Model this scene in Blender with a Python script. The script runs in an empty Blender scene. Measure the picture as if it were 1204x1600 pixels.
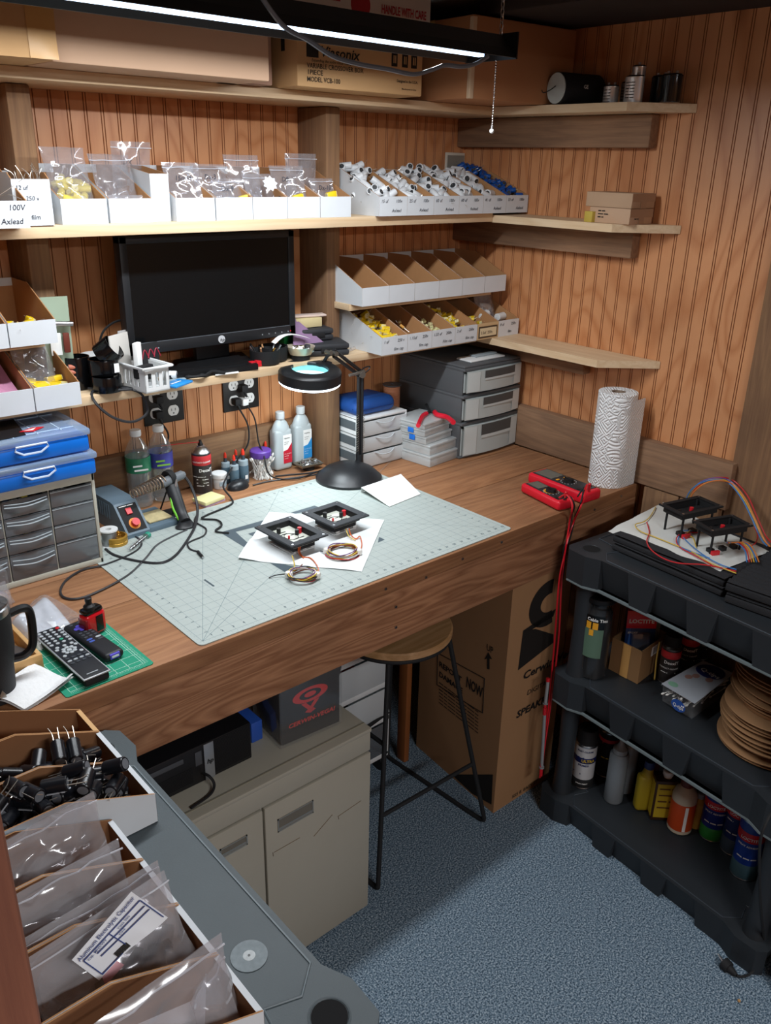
import bpy, bmesh, math, random
from math import sin, cos, pi, radians, sqrt, atan2
from mathutils import Vector, Matrix, Euler, noise
random.seed(7)
SC = bpy.context.scene
COL = SC.collection

# ------------------------------------------------------------------ camera, light, exposure
CAM_LOC = Vector((-2.181, -2.093, 1.832))
YAW, PITCH, ROLL, FPX = 0.729, 0.392, 0.0233, 1319.0
EXPOSURE = 0.0
LED_POWER = 17.0
ROOM_POWER = 52.0
_f = Vector((sin(YAW)*cos(PITCH), cos(YAW)*cos(PITCH), -sin(PITCH)))
_r0 = Vector((cos(YAW), -sin(YAW), 0)); _u0 = _r0.cross(_f)
_r = cos(ROLL)*_r0 + sin(ROLL)*_u0; _u = -sin(ROLL)*_r0 + cos(ROLL)*_u0
cd = bpy.data.cameras.new('camera'); cam = bpy.data.objects.new('camera', cd); COL.objects.link(cam)
cam.matrix_world = Matrix(((_r.x,_u.x,-_f.x,CAM_LOC.x),(_r.y,_u.y,-_f.y,CAM_LOC.y),(_r.z,_u.z,-_f.z,CAM_LOC.z),(0,0,0,1)))
cd.sensor_fit = 'VERTICAL'; cd.sensor_height = 24; cd.lens = 24*FPX/1600; cd.clip_start = .02
SC.camera = cam
SC.view_settings.view_transform = 'Standard'; SC.view_settings.look = 'None'
SC.view_settings.exposure = EXPOSURE; SC.view_settings.gamma = 1; SC.view_settings.use_curve_mapping = False
w = bpy.data.worlds.new('world'); SC.world = w; w.use_nodes = True
w.node_tree.nodes['Background'].inputs[0].default_value = (.8,.85,1,1)
w.node_tree.nodes['Background'].inputs[1].default_value = .06
def area_light(name, loc, rot, sx, sy, power, col):
    l = bpy.data.lights.new(name, 'AREA'); l.shape = 'RECTANGLE'; l.size = sx; l.size_y = sy
    l.energy = power; l.color = col; o = bpy.data.objects.new(name, l); o.location = loc; o.rotation_euler = rot; COL.objects.link(o); return o
area_light('workbench_light', (-1.24,-.67,2.038), (0,0,0), 1.14, .05, LED_POWER, (.92,.96,1))
area_light('room_light', (-1.6,-3.3,2.19), (0,0,0), 1.1, .25, ROOM_POWER, (.97,.98,1))

def ray(px, py):
    return (_f*FPX + _r*(px-602) - _u*(py-800))
def P(px, py, z=None, y=None, x=None):
    d = ray(px, py)
    if z is not None: t = (z-CAM_LOC.z)/d.z
    elif y is not None: t = (y-CAM_LOC.y)/d.y
    else: t = (x-CAM_LOC.x)/d.x
    return CAM_LOC + d*t
def VZ(px, py, A):      # height above A's foot seen at that pixel
    d = ray(px, py); n = Vector((d.x,d.y)); q = Vector((A[0]-CAM_LOC.x, A[1]-CAM_LOC.y))
    return (CAM_LOC + d*(q.dot(n)/n.dot(n))).z
DZ = .96

# ------------------------------------------------------------------ materials
def lin(v): return v/12.92 if v <= .04045 else ((v+.055)/1.055)**2.4
def C(h):
    h = h.lstrip('#'); return tuple(lin(int(h[i:i+2],16)/255) for i in (0,2,4))+(1,)
_M = {}
def mat(name, col='#808080', rough=.6, metal=0, spec=.5, alpha=1, trans=0, emit=None, es=0, bump=0, bscale=200, var=0, vscale=20, ior=1.45, coat=0):
    if name in _M: return _M[name]
    m = bpy.data.materials.new(name); m.use_nodes = True; nt = m.node_tree; b = nt.nodes['Principled BSDF']
    c = C(col) if isinstance(col,str) else col
    I = b.inputs; I['Base Color'].default_value = c; I['Roughness'].default_value = rough; I['Metallic'].default_value = metal
    I['Specular IOR Level'].default_value = spec; I['Alpha'].default_value = alpha; I['Transmission Weight'].default_value = trans; I['IOR'].default_value = ior
    I['Coat Weight'].default_value = coat
    if emit: I['Emission Color'].default_value = C(emit); I['Emission Strength'].default_value = es
    tc = nt.nodes.new('ShaderNodeTexCoord')
    n = nt.nodes.new('ShaderNodeTexNoise'); n.inputs['Scale'].default_value = vscale; n.inputs['Detail'].default_value = 5
    nt.links.new(tc.outputs['Object'], n.inputs['Vector'])
    v = var or .05
    mx = nt.nodes.new('ShaderNodeMix'); mx.data_type = 'RGBA'
    mx.inputs[6].default_value = tuple(k*(1-v) for k in c[:3])+(1,); mx.inputs[7].default_value = tuple(min(1,k*(1+v)) for k in c[:3])+(1,)
    nt.links.new(n.outputs['Fac'], mx.inputs[0]); nt.links.new(mx.outputs[2], I['Base Color'])
    if bump:
        n2 = nt.nodes.new('ShaderNodeTexNoise'); n2.inputs['Scale'].default_value = bscale; n2.inputs['Detail'].default_value = 3
        nt.links.new(tc.outputs['Object'], n2.inputs['Vector'])
        bp = nt.nodes.new('ShaderNodeBump'); bp.inputs['Strength'].default_value = bump; bp.inputs['Distance'].default_value = .002
        nt.links.new(n2.outputs['Fac'], bp.inputs['Height']); nt.links.new(bp.outputs[0], I['Normal'])
    _M[name] = m; return m
def wood(name, ca, cb, axis='X', scale=1., rough=.6, bump=.25, knots=0, dark='#2a1a10', stretch=12., ring=.3, rings=7., fine=.55, blotch=.18, lines=0, cone=False):
    if name in _M: return _M[name]
    m = bpy.data.materials.new(name); m.use_nodes = True; nt = m.node_tree; L = nt.links; b = nt.nodes['Principled BSDF']
    def N(t): return nt.nodes.new(t)
    def mapping(st, sc):
        mp = N('ShaderNodeMapping'); L.new(tc.outputs['Object'], mp.inputs['Vector'])
        mp.inputs['Scale'].default_value = tuple(k*sc for k in {'X':(1,st,st),'Y':(st,1,st),'Z':(st,st,1)}[axis]); return mp
    def math_(op, a, v): 
        k = N('ShaderNodeMath'); k.operation = op; L.new(a, k.inputs[0])
        if isinstance(v,(int,float)): k.inputs[1].default_value = v
        else: L.new(v, k.inputs[1])
        return k.outputs[0]
    tc = N('ShaderNodeTexCoord'); mp = mapping(stretch, scale); mf = mapping(28, scale)
    n1 = N('ShaderNodeTexNoise'); n1.inputs['Scale'].default_value = 1.2; n1.inputs['Detail'].default_value = 2; n1.inputs['Distortion'].default_value = .5
    L.new(mp.outputs[0], n1.inputs['Vector'])
    rg = math_('PINGPONG', math_('MULTIPLY', n1.outputs['Fac'], rings), .5)      # 0..0.5 contour lines
    n2 = N('ShaderNodeTexNoise'); n2.inputs['Scale'].default_value = 9; n2.inputs['Detail'].default_value = 6; n2.inputs['Roughness'].default_value = .65; L.new(mf.outputs[0], n2.inputs['Vector'])
    if lines:
        nz = N('ShaderNodeMapRange'); nz.inputs[1].default_value = 0; nz.inputs[2].default_value = lines; L.new(rg, nz.inputs[0]); rg = math_('MULTIPLY', nz.outputs[0], .5)
    v = math_('ADD', math_('MULTIPLY', rg, 2*ring), math_('MULTIPLY', n2.outputs['Fac'], fine))
    v = math_('ADD', v, .5-ring*.5-fine*.5)
    r = N('ShaderNodeValToRGB'); r.color_ramp.elements[0].color = C(cb); r.color_ramp.elements[1].color = C(ca)
    r.color_ramp.elements[0].position = .25; r.color_ramp.elements[1].position = .72; L.new(v, r.inputs[0])
    n3 = N('ShaderNodeTexNoise'); n3.inputs['Scale'].default_value = 2.6; n3.inputs['Detail'].default_value = 4; L.new(tc.outputs['Object'], n3.inputs['Vector'])
    hv = N('ShaderNodeHueSaturation'); mr = N('ShaderNodeMapRange'); mr.inputs[1].default_value = .3; mr.inputs[2].default_value = .7; mr.inputs[3].default_value = 1-blotch; mr.inputs[4].default_value = 1+blotch
    L.new(n3.outputs['Fac'], mr.inputs[0]); L.new(mr.outputs[0], hv.inputs['Value']); L.new(r.outputs[0], hv.inputs['Color']); out = hv.outputs[0]
    if knots:
        mk = mapping(2.2, 1)
        vo = N('ShaderNodeTexVoronoi'); vo.inputs['Scale'].default_value = knots; L.new(mk.outputs[0], vo.inputs['Vector'])
        kr = N('ShaderNodeValToRGB'); kr.color_ramp.elements[0].color = (.8,.8,.8,1); kr.color_ramp.elements[1].color = (0,0,0,1)
        kr.color_ramp.elements[0].position = .02; kr.color_ramp.elements[1].position = .10; L.new(vo.outputs['Distance'], kr.inputs[0])
        mx = N('ShaderNodeMix'); mx.data_type = 'RGBA'; L.new(kr.outputs[0], mx.inputs[0]); L.new(out, mx.inputs[6]); mx.inputs[7].default_value = C(dark); out = mx.outputs[2]
    L.new(out, b.inputs['Base Color']); b.inputs['Roughness'].default_value = rough
    if bump:
        bp = N('ShaderNodeBump'); bp.inputs['Strength'].default_value = bump; bp.inputs['Distance'].default_value = .001
        L.new(v, bp.inputs['Height']); L.new(bp.outputs[0], b.inputs['Normal'])
    _M[name] = m; return m
def clear(name, tint='#ffffff', tr=.75, rough=.12, haze='#d8dce0', hz=.25):
    # thin clear plastic: see-through, glossy and slightly milky
    if name in _M: return _M[name]
    m = bpy.data.materials.new(name); m.use_nodes = True; nt = m.node_tree; L = nt.links
    for n in list(nt.nodes): nt.nodes.remove(n)
    o = nt.nodes.new('ShaderNodeOutputMaterial'); t = nt.nodes.new('ShaderNodeBsdfTransparent'); t.inputs[0].default_value = C(tint)
    g = nt.nodes.new('ShaderNodeBsdfGlossy'); g.inputs['Roughness'].default_value = rough; g.inputs[0].default_value = (1,1,1,1)
    d = nt.nodes.new('ShaderNodeBsdfDiffuse'); d.inputs[0].default_value = C(haze)
    a = nt.nodes.new('ShaderNodeMixShader'); a.inputs[0].default_value = hz
    L.new(t.outputs[0], a.inputs[1]); L.new(d.outputs[0], a.inputs[2])
    lw = nt.nodes.new('ShaderNodeLayerWeight'); lw.inputs[0].default_value = .25
    mr = nt.nodes.new('ShaderNodeMapRange'); mr.inputs[3].default_value = .04; mr.inputs[4].default_value = 1-tr; L.new(lw.outputs['Facing'], mr.inputs[0])
    b = nt.nodes.new('ShaderNodeMixShader'); L.new(mr.outputs[0], b.inputs[0])
    L.new(a.outputs[0], b.inputs[1]); L.new(g.outputs[0], b.inputs[2]); L.new(b.outputs[0], o.inputs[0])
    _M[name] = m; return m

# ------------------------------------------------------------------ mesh builder
_txt = {}
# print too small or blurred to read in the photograph is built as word-length strokes
BLURRED = {'PURE','SPRING','Klean Strip','ACETONE','GOO GONE','DANGER','Fiskars','Compaq','marantz','FUSION','ALL IN ONE','CAPACITOR','370 VAC','MFD 10','NO PCB','60 HZ','No. PCS','MODEL 25-4','LOT 12',
    '100 200 300','HIGH PERFORMANCE','DIRECTIONS: SPRAY','WARNING FLAMMABLE','DEOXIDIZES CLEANS','CLEANS LUBRICATES','CONTACT CLEANER & REJUVENATOR','OPEN AND INSPECT CARTON FOR DAMAGE NOW','220uF','350V','CAP','LLOC','Scotch','SOLDERING STATION','GREEN','Cap. MFD/WV'}
BLURRED.discard('Cap. MFD/WV')
def text_mesh(s, bold=0):
    k = (s, bold)
    if s in BLURRED and k not in _txt:
        vs = []; fs = []; x = 0
        for wd in s.split(' '):
            w_ = .5*len(wd); i = len(vs); vs += [Vector((x,.12,0)),Vector((x+w_,.12,0)),Vector((x+w_,.52,0)),Vector((x,.52,0))]; fs.append((i,i+1,i+2,i+3)); x += w_+.35
        _txt[k] = (vs, fs, x-.35)
    if k in _txt: return _txt[k]
    c = bpy.data.curves.new('glyphs', 'FONT'); c.body = s; c.size = 1; c.resolution_u = 2; c.offset = bold; c.space_line = .9
    o = bpy.data.objects.new('glyphs', c); COL.objects.link(o)
    bpy.context.view_layer.update()
    me = bpy.data.meshes.new_from_object(o.evaluated_get(bpy.context.evaluated_depsgraph_get()))
    vs = [v.co.copy() for v in me.vertices]; fs = [tuple(p.vertices) for p in me.polygons]
    bpy.data.objects.remove(o); bpy.data.curves.remove(c); bpy.data.meshes.remove(me)
    if vs:
        wd = max(v.x for v in vs); _txt[k] = (vs, fs, wd)
    else: _txt[k] = ([], [], 1)
    return _txt[k]
def smoothpts(pts, sub=6, closed=False):
    pts = [Vector(p) for p in pts]; n = len(pts); out = []
    if n < 3: return pts
    rng = range(n) if closed else range(n-1)
    for i in rng:
        p0 = pts[(i-1)%n] if closed or i > 0 else pts[0]; p1 = pts[i]; p2 = pts[(i+1)%n]
        p3 = pts[(i+2)%n] if closed or i+2 < n else pts[-1]
        for k in range(sub):
            t = k/sub
            out.append(.5*((2*p1)+(p2-p0)*t+(2*p0-5*p1+4*p2-p3)*t*t+(3*p1-p0-3*p2+p3)*t**3))
    if not closed: out.append(pts[-1])
    return out
class MB:
    def __init__(s): s.v=[]; s.f=[]; s.mi=[]; s.mats=[]; s.cur=0; s.M=Matrix.Identity(4)
    def use(s, m):
        if m not in s.mats: s.mats.append(m)
        s.cur = s.mats.index(m); return s
    def at(s, loc=(0,0,0), rz=0, rx=0, ry=0):
        s.M = Matrix.Translation(Vector(loc)) @ Euler((rx,ry,rz)).to_matrix().to_4x4(); return s
    def add(s, vs, fs):
        o = len(s.v); s.v += [s.M @ Vector(p) for p in vs]
        for f in fs: s.f.append(tuple(i+o for i in f)); s.mi.append(s.cur)
        return s
    def box(s, x0,x1,y0,y1,z0,z1, bev=0, seg=2):
        if bev <= 0:
            return s.add([(x0,y0,z0),(x1,y0,z0),(x1,y1,z0),(x0,y1,z0),(x0,y0,z1),(x1,y0,z1),(x1,y1,z1),(x0,y1,z1)],
                  [(3,2,1,0),(4,5,6,7),(0,1,5,4),(1,2,6,5),(2,3,7,6),(3,0,4,7)])
        b = bmesh.new(); bmesh.ops.create_cube(b, size=1)
        for v in b.verts: v.co = Vector(((x0+x1)/2+v.co.x*(x1-x0),(y0+y1)/2+v.co.y*(y1-y0),(z0+z1)/2+v.co.z*(z1-z0)))
        bmesh.ops.bevel(b, geom=list(b.edges), offset=min(bev,.45*min(x1-x0,y1-y0,z1-z0)), segments=seg, affect='EDGES', profile=.5)
        b.verts.index_update(); s.add([v.co.copy() for v in b.verts], [tuple(v.index for v in f.verts) for f in b.faces]); b.free(); return s
    def cyl(s, a, b, r0, r1=None, n=16, cap=True):
        a=Vector(a); b=Vector(b); r1 = r0 if r1 is None else r1; d=(b-a); 
        if d.length < 1e-7: return s
        d.normalize(); u = d.orthogonal().normalized(); v = d.cross(u)
        vs=[]
        for k in range(n):
            t=2*pi*k/n; e=u*cos(t)+v*sin(t); vs += [a+e*r0, b+e*r1]
        fs=[(2*k,2*((k+1)%n),2*((k+1)%n)+1,2*k+1) for k in range(n)]
        if cap: fs += [tuple(2*k for k in reversed(range(n))), tuple(2*k+1 for k in range(n))]
        return s.add(vs, fs)
    def lathe(s, prof, c=(0,0,0), n=24, sx=1, sy=1, cap=True):
        c=Vector(c); vs=[]; m=len(prof)
        for r,z in prof:
            for k in range(n):
                t=2*pi*k/n; vs.append(c+Vector((r*cos(t)*sx, r*sin(t)*sy, z)))
        fs=[]
        for i in range(m-1):
            for k in range(n): fs.append((i*n+k,i*n+(k+1)%n,(i+1)*n+(k+1)%n,(i+1)*n+k))
        if cap:
            if prof[0][0]>1e-6: fs.append(tuple(reversed(range(n))))
            if prof[-1][0]>1e-6: fs.append(tuple((m-1)*n+k for k in range(n)))
        return s.add(vs, fs)
    def tube(s, pts, r, n=6, sub=6, closed=False, sm=True):
        P_ = smoothpts(pts, sub, closed) if sm else [Vector(p) for p in pts]
        m=len(P_); vs=[]; u=None
        for i,p in enumerate(P_):
            a = P_[(i-1)%m] if closed or i>0 else p; b = P_[(i+1)%m] if closed or i<m-1 else p
            d=(b-a); d = d.normalized() if d.length>1e-9 else Vector((0,0,1))
            if u is None: u = d.orthogonal().normalized()
            else:
                u = (u-d*u.dot(d)); u = u.normalized() if u.length>1e-6 else d.orthogonal().normalized()
            v=d.cross(u); rr = r(i/(m-1)) if callable(r) else r
            for k in range(n):
                t=2*pi*k/n; vs.append(p+(u*cos(t)+v*sin(t))*rr)
        fs=[]
        for i in range(m if closed else m-1):
            j=(i+1)%m
            for k in range(n): fs.append((i*n+k,i*n+(k+1)%n,j*n+(k+1)%n,j*n+k))
        if not closed: fs += [tuple(reversed(range(n))), tuple((m-1)*n+k for k in range(n))]
        return s.add(vs, fs)
    def prism(s, poly, h0, h1, O=(0,0,0), U=(1,0,0), V=(0,1,0), N=None, inset=0):
        O=Vector(O);U=Vector(U);V=Vector(V); N=U.cross(V) if N is None else Vector(N); n=len(poly)
        vs=[O+U*a+V*b+N*h0 for a,b in poly]+[O+U*a+V*b+N*h1 for a,b in poly]
        fs=[tuple(reversed(range(n))), tuple(range(n,2*n))]+[(k,(k+1)%n,n+(k+1)%n,n+k) for k in range(n)]
        return s.add(vs, fs)
    def poly(s, pts): return s.add(pts, [tuple(range(len(pts)))])
    def grid(s, fn, nu, nv, wrap=False):
        vs=[fn(i/(nu-1), j/(nv-1)) for i in range(nu) for j in range(nv)]
        fs=[(i*nv+j,(i+1)*nv+j,(i+1)*nv+j+1,i*nv+j+1) for i in range(nu-1) for j in range(nv-1)]
        return s.add(vs, fs)
    def sphere(s, c, r, n=12, sz=1):
        return s.lathe([(r*sin(pi*k/8)+1e-7, -r*sz*cos(pi*k/8)) for k in range(9)], c, n)
    def text(s, t, O, size, U=(1,0,0), V=(0,0,1), align='L', bold=0, off=.0006, wide=None, shear=0):
        vs, fs, wd = text_mesh(t, bold)
        if not vs: return s
        U=Vector(U).normalized(); V=Vector(V).normalized(); N=U.cross(V); O=Vector(O)+N*off
        k = size; kx = size if wide is None else wide/wd
        x0 = {'L':0,'C':-wd/2,'R':-wd}[align]
        return s.add([O+U*((v.x+x0)*kx+shear*v.y*k)+V*v.y*k for v in vs], fs)
    def build(s, name, parent=None, smooth=35, origin=None, loc0=None):
        if loc0 is None:
            q=parent; loc0 = None
            while q is not None and q.parent is not None: q=q.parent
            if q is not None: loc0 = q.location.copy()
        if loc0 is None:
            if origin is not None: loc0 = Vector(origin)
            else:
                xs=[v.x for v in s.v]; ys=[v.y for v in s.v]; zs=[v.z for v in s.v]
                loc0 = Vector(((min(xs)+max(xs))/2,(min(ys)+max(ys))/2,min(zs)))
        me=bpy.data.meshes.new(name); me.from_pydata([v-loc0 for v in s.v], [], s.f)
        for m in s.mats: me.materials.append(m)
        me.polygons.foreach_set('material_index', s.mi)
        if smooth:
            me.polygons.foreach_set('use_smooth', [True]*len(me.polygons)); me.set_sharp_from_angle(angle=radians(smooth))
        me.update()
        o=bpy.data.objects.new(name, me); COL.objects.link(o)
        if parent is not None: o.parent=parent
        else: o.location=loc0
        return o
def tag(o, label, cat, group=None, kind=None):
    o['label']=label; o['category']=cat
    if group: o['group']=group
    if kind: o['kind']=kind
    return o
def thing(name, label, cat, loc=(0,0,0), group=None):
    o=bpy.data.objects.new(name, None); COL.objects.link(o); o.location=Vector(loc); o.empty_display_size=.02
    bpy.context.view_layer.update()
    return tag(o, label, cat, group)
def struct(o): o['kind']='structure'; return o
def dup(root, loc, rot=None, label=None, group=None, scale=None):
    def cp(o, par):
        c=o.copy(); COL.objects.link(c)
        if par is not None: c.parent=par
        for ch in [x for x in KIDS.get(o.name, [])]: cp(ch, c)
        return c
    KIDS={}
    for x in root.children_recursive: KIDS.setdefault(x.parent.name, []).append(x)
    r=cp(root, None); r.location=Vector(loc)
    if rot is not None: r.rotation_euler=rot
    if scale: r.scale=(scale,)*3
    if label: r['label']=label
    if group: r['group']=group
    return r
def cable(name, label, cat, pts, r, m, group=None, n=6):
    b=MB().use(m); b.tube(pts, r, n); return tag(b.build(name), label, cat, group)
def jit(a): return random.uniform(-a,a)

# common materials
WHITE=mat('white_card','#cfd4d8',.6); KRAFT=mat('kraft_card','#b08256',.8,var=.1,vscale=30); KRAFTD=mat('kraft_card_dark','#a5784e',.8,var=.12,vscale=12)
CARTON=mat('carton','#c39a6a',.8,var=.1,vscale=8); CARTON2=mat('carton_grey','#bb9a7d',.8,var=.08,vscale=9); CARTON3=mat('carton_brown','#a5714a',.85,var=.1,vscale=6)
TAPE=mat('tape','#c89a5c',.3); INK=mat('ink','#1a1712',.7); PEN=mat('pen','#2a2a34',.7); BLK=mat('black_plastic','#141517',.4); BLKM=mat('black_matte','#17181a',.75)
BLKG=mat('black_gloss','#0a0b0d',.15); STEEL=mat('steel','#b9bcc0',.3,metal=1); CHROME=mat('chrome','#d8dade',.12,metal=1); WIRE=mat('tinned_wire','#c9c3b8',.35,metal=.8)
RED=mat('red_plastic','#d0202c',.35); GREYP=mat('grey_plastic','#6b7072',.5); WHT=mat('white_plastic','#dde0e0',.4); YEL=mat('yellow_cap','#e3c11c',.45)
BLUE=mat('blue_plastic','#1e6fd0',.35); RACK=mat('rack_grey','#4a5357',.55,bump=.15,bscale=500,var=.12,vscale=14); RACKB=mat('rack_black','#262a2e',.5,bump=.15,bscale=500)
CLR=clear('clear_plastic',hz=.07); BAG=clear('bag_film','#f4f4f6',.55,.1,'#d9d9de',.14); BRASS=mat('brass','#c79a45',.25,metal=1); PAPER=mat('paper','#eef0ee',.8); GREEN=mat('green_plastic','#1f8f45',.45)
FROST=clear('frosted_plastic','#dfe6ea',.6,.3,'#e4eaec',.7)
# ------------------------------------------------------------------ setting
PANELX=wood('paneling','#cc9062','#b97a4d','Z',1.0,.40,.03,knots=1.6,dark='#8f5632',stretch=2.6,ring=.45,rings=13,fine=.35,blotch=.13,lines=.3)
GROOVE=mat('groove','#8a5430',.6)
ROUGHZ=wood('barn_wood_upright','#92704f','#6d4f3a','Z',1.0,.85,.4,knots=1.6,ring=.2,blotch=.25); ROUGHX=wood('barn_wood_x','#92704f','#6d4f3a','X',1.0,.85,.4,knots=1.6,ring=.2,blotch=.25)
ROUGHY=wood('barn_wood_y','#987659','#705542','Y',1.0,.85,.4,knots=1.6,ring=.2,blotch=.25)
DESKX=wood('desk_wood','#a57650','#805435','X',1.0,.7,.3,knots=.9,dark='#5a3826',ring=.25,blotch=.2); APRON=wood('apron_wood','#a97a57','#825537','X',1.0,.75,.5,knots=1.0,dark='#4a2c1e',ring=.4,rings=14,blotch=.2)
PINEX=wood('pine_x','#dcc4a2','#ccae88','X',.8,.55,.1,knots=.9,dark='#9a6a3c',ring=.3,blotch=.08); PINEY=wood('pine_y','#dcc4a2','#ccae88','Y',.8,.55,.1,knots=.9,dark='#9a6a3c',ring=.3,blotch=.08)

def carpet():
    m=bpy.data.materials.new('carpet'); m.use_nodes=True; nt=m.node_tree; L=nt.links; b=nt.nodes['Principled BSDF']
    tc=nt.nodes.new('ShaderNodeTexCoord'); n=nt.nodes.new('ShaderNodeTexNoise'); n.inputs['Scale'].default_value=230; n.inputs['Detail'].default_value=3; n.inputs['Roughness'].default_value=.8
    L.new(tc.outputs['Object'],n.inputs['Vector']); r=nt.nodes.new('ShaderNodeValToRGB'); e=r.color_ramp.elements
    e[0].position=.39; e[0].color=C('#2b3947'); e[1].position=.63; e[1].color=C('#b3bfc8'); k=e.new(.5); k.color=C('#62798b')
    L.new(n.outputs['Fac'],r.inputs[0])
    L.new(r.outputs[0],b.inputs['Base Color']); b.inputs['Roughness'].default_value=1; b.inputs['Specular IOR Level'].default_value=.1
    bp=nt.nodes.new('ShaderNodeBump'); bp.inputs['Strength'].default_value=.8; bp.inputs['Distance'].default_value=.003; L.new(n.outputs['Fac'],bp.inputs['Height']); L.new(bp.outputs[0],b.inputs['Normal'])
    return m
CARPET=carpet()
b=MB().use(CARPET); b.box(-3.6,.1,-4.6,.1,-.05,0); struct(b.build('floor',origin=(0,0,0),smooth=0))
DARKC=mat('ceiling_paint','#8a8078',.9)
b=MB().use(DARKC); b.box(-3.6,.1,-4.6,.1,2.227,2.28); struct(b.build('ceiling',origin=(0,0,0),smooth=0))
def beadboard(a0,a1,fixed,axis,z0,z1,name):
    # beaded board: pairs of narrow V grooves every 40.6 mm
    pitch=.0406; us=[]; a=a0
    prof=[]   # (u, depth, kind)
    while a<a1-.02:
        prof+= [(a,0)]
        g=a+pitch-.012
        for c_ in (g, g+.0065):
            prof += [(c_-.0013,0),(c_,.0016),(c_+.0013,0)]
        a+=pitch
    prof.append((a1,0))
    b=MB()
    for (u0,d0),(u1,d1) in zip(prof,prof[1:]):
        b.use(GROOVE if (d0>0 or d1>0) else PANELX)
        if axis=='x': q=[(u0,fixed+d0,z0),(u1,fixed+d1,z0),(u1,fixed+d1,z1),(u0,fixed+d0,z1)]
        else: q=[(fixed+d1,u1,z0),(fixed+d0,u0,z0),(fixed+d0,u0,z1),(fixed+d1,u1,z1)]
        b.poly(q)
    b.use(PANELX)
    if axis=='x': b.box(a0,a1,fixed+.004,fixed+.09,z0,z1)
    else: b.box(fixed+.004,fixed+.09,a0,a1,z0,z1)
    return struct(b.build(name,origin=(0,0,0),smooth=0))
beadboard(-3.5,0,0,'x',0,2.23,'wall_back')
beadboard(-1.083,0,0,'y',0,2.23,'wall_right')
b=MB().use(ROUGHZ)
for i,(y0,y1) in enumerate([(-1.30,-1.085),(-1.56,-1.305),(-1.8,-1.565),(-2.05,-1.805),(-2.3,-2.055),(-2.55,-2.305),(-2.8,-2.555),(-3.1,-2.805),(-3.4,-3.105),(-3.7,-3.405),(-4.0,-3.705),(-4.3,-4.005),(-4.6,-4.305)]):
    b.box(-.012-.004*(i%2),.09,y0,y1,0,2.23,.003)
struct(b.build('wall_right',origin=(0,0,0)))
b=MB().use(PANELX); b.box(-3.6,-3.5,-4.6,.1,0,2.23); struct(b.build('wall_left',origin=(0,0,0)))
b=MB().use(PANELX); b.box(-3.6,.1,-4.7,-4.6,0,2.23); struct(b.build('wall_front',origin=(0,0,0)))
TRIM=[0]
def trim(x0,x1,y0,y1,z0,z1,m,bev=.004):
    TRIM[0]+=1; b=MB().use(m); b.box(x0,x1,y0,y1,z0,z1,bev); return struct(b.build('trim_%d'%TRIM[0],origin=((x0+x1)/2,(y0+y1)/2,z0)))
# rough posts on the back wall
trim(-.672,-.624,-.13,-.001,DZ,1.967,ROUGHZ)
trim(-1.497,-1.447,-.13,-.001,DZ,1.967,ROUGHZ)
trim(-2.32,-2.27,-.13,-.001,DZ,1.967,ROUGHZ)
# ledger boards under the wall shelves on the right wall
trim(-.04,-.001,-.712,-.001,1.884,1.967,ROUGHY)
trim(-.04,-.001,-.70,-.001,1.598,1.671,ROUGHY)
trim(-.04,-.001,-.585,-.001,1.245,1.302,ROUGHY)
# backsplash boards
trim(-.035,-.001,-1.10,-.04,DZ+.001,1.096,ROUGHY)
trim(-.622,-.04,-.036,-.001,DZ+.001,1.096,ROUGHX); trim(-1.445,-.674,-.036,-.001,DZ+.001,1.096,ROUGHX); trim(-2.6,-1.50,-.036,-.001,DZ+.001,1.096,ROUGHX)
# rough planks below the desk line on the right wall
trim(-.03,-.001,-.955,-.84,.0,DZ-.002,ROUGHZ); trim(-.03,-.001,-1.08,-.958,.0,DZ-.002,ROUGHZ)
# ceiling joist over the right wall top
trim(-.35,-.0,-4.5,-.36,2.19,2.2265,mat('dark_joist','#2a1c14',.9)); trim(-3.0,-.36,-1.9,-1.8,2.15,2.2265,mat('dark_joist'))
# near door post at the left of the frame
dd=ray(30,1400); t=.47/sqrt(dd.x**2+dd.y**2); PN=CAM_LOC+dd*t
e=Vector((dd.x,dd.y)).normalized(); perp=Vector((-e.y,e.x))
POSTW=wood('post_wood','#80503a','#63392a','Z',1.2,.8,.3,ring=.2)
q=Vector((PN.x,PN.y)); 
d1=ray(65,1600); d0=ray(8,1285)
edge=CAM_LOC+d1*(.47/sqrt(d1.x**2+d1.y**2)); ex,ey=edge.x,edge.y
b=MB().use(POSTW); b.at((ex,ey,0),atan2(perp.y,perp.x)); b.box(0,.09,-.0,.09,0,2.226,.003); b.box(.092,.16,.0,.09,0,2.226,.003)
struct(b.build('trim_90',origin=(ex,ey,0)))
# desk legs / under-desk dark boards
trim(-.614,-.592,-.46,-.42,0,.78,mat('leg_brown','#8a5228',.6,var=.2,vscale=8))

# desk
def desk():
    d=thing('workbench','long built-in workbench of rough brown planks with a deep front apron','workbench',(-1.3,-.4,0))
    b=MB().use(DESKX)
    for y0,y1 in ((-.18,-.037),(-.365,-.182),(-.551,-.367),(-.82,-.553)): b.box(-3.2,-.036,y0,y1,DZ-.04,DZ,.002)
    b.build('plank_top',d)
    b=MB().use(APRON); b.box(-3.2,-.031,-.819,-.78,.78,DZ-.041,.003); b.build('apron',d)
    b=MB().use(STEEL)
    for px,py in ((602,920),(665,902),(722,873),(783,847),(928,796),(970,775),(618,948),(618,980)):
        q=P(px,py,y=-.8205); b.cyl((q.x,-.8225,q.z),(q.x,-.818,q.z),.0035,n=10)
    b.build('screw_heads',d)
    b=MB().use(ROUGHX); b.box(-3.2,-.04,-.77,-.74,.86,.918); b.box(-3.2,-.04,-.08,-.04,.80,.918); b.build('rail',d)
desk()
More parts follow.
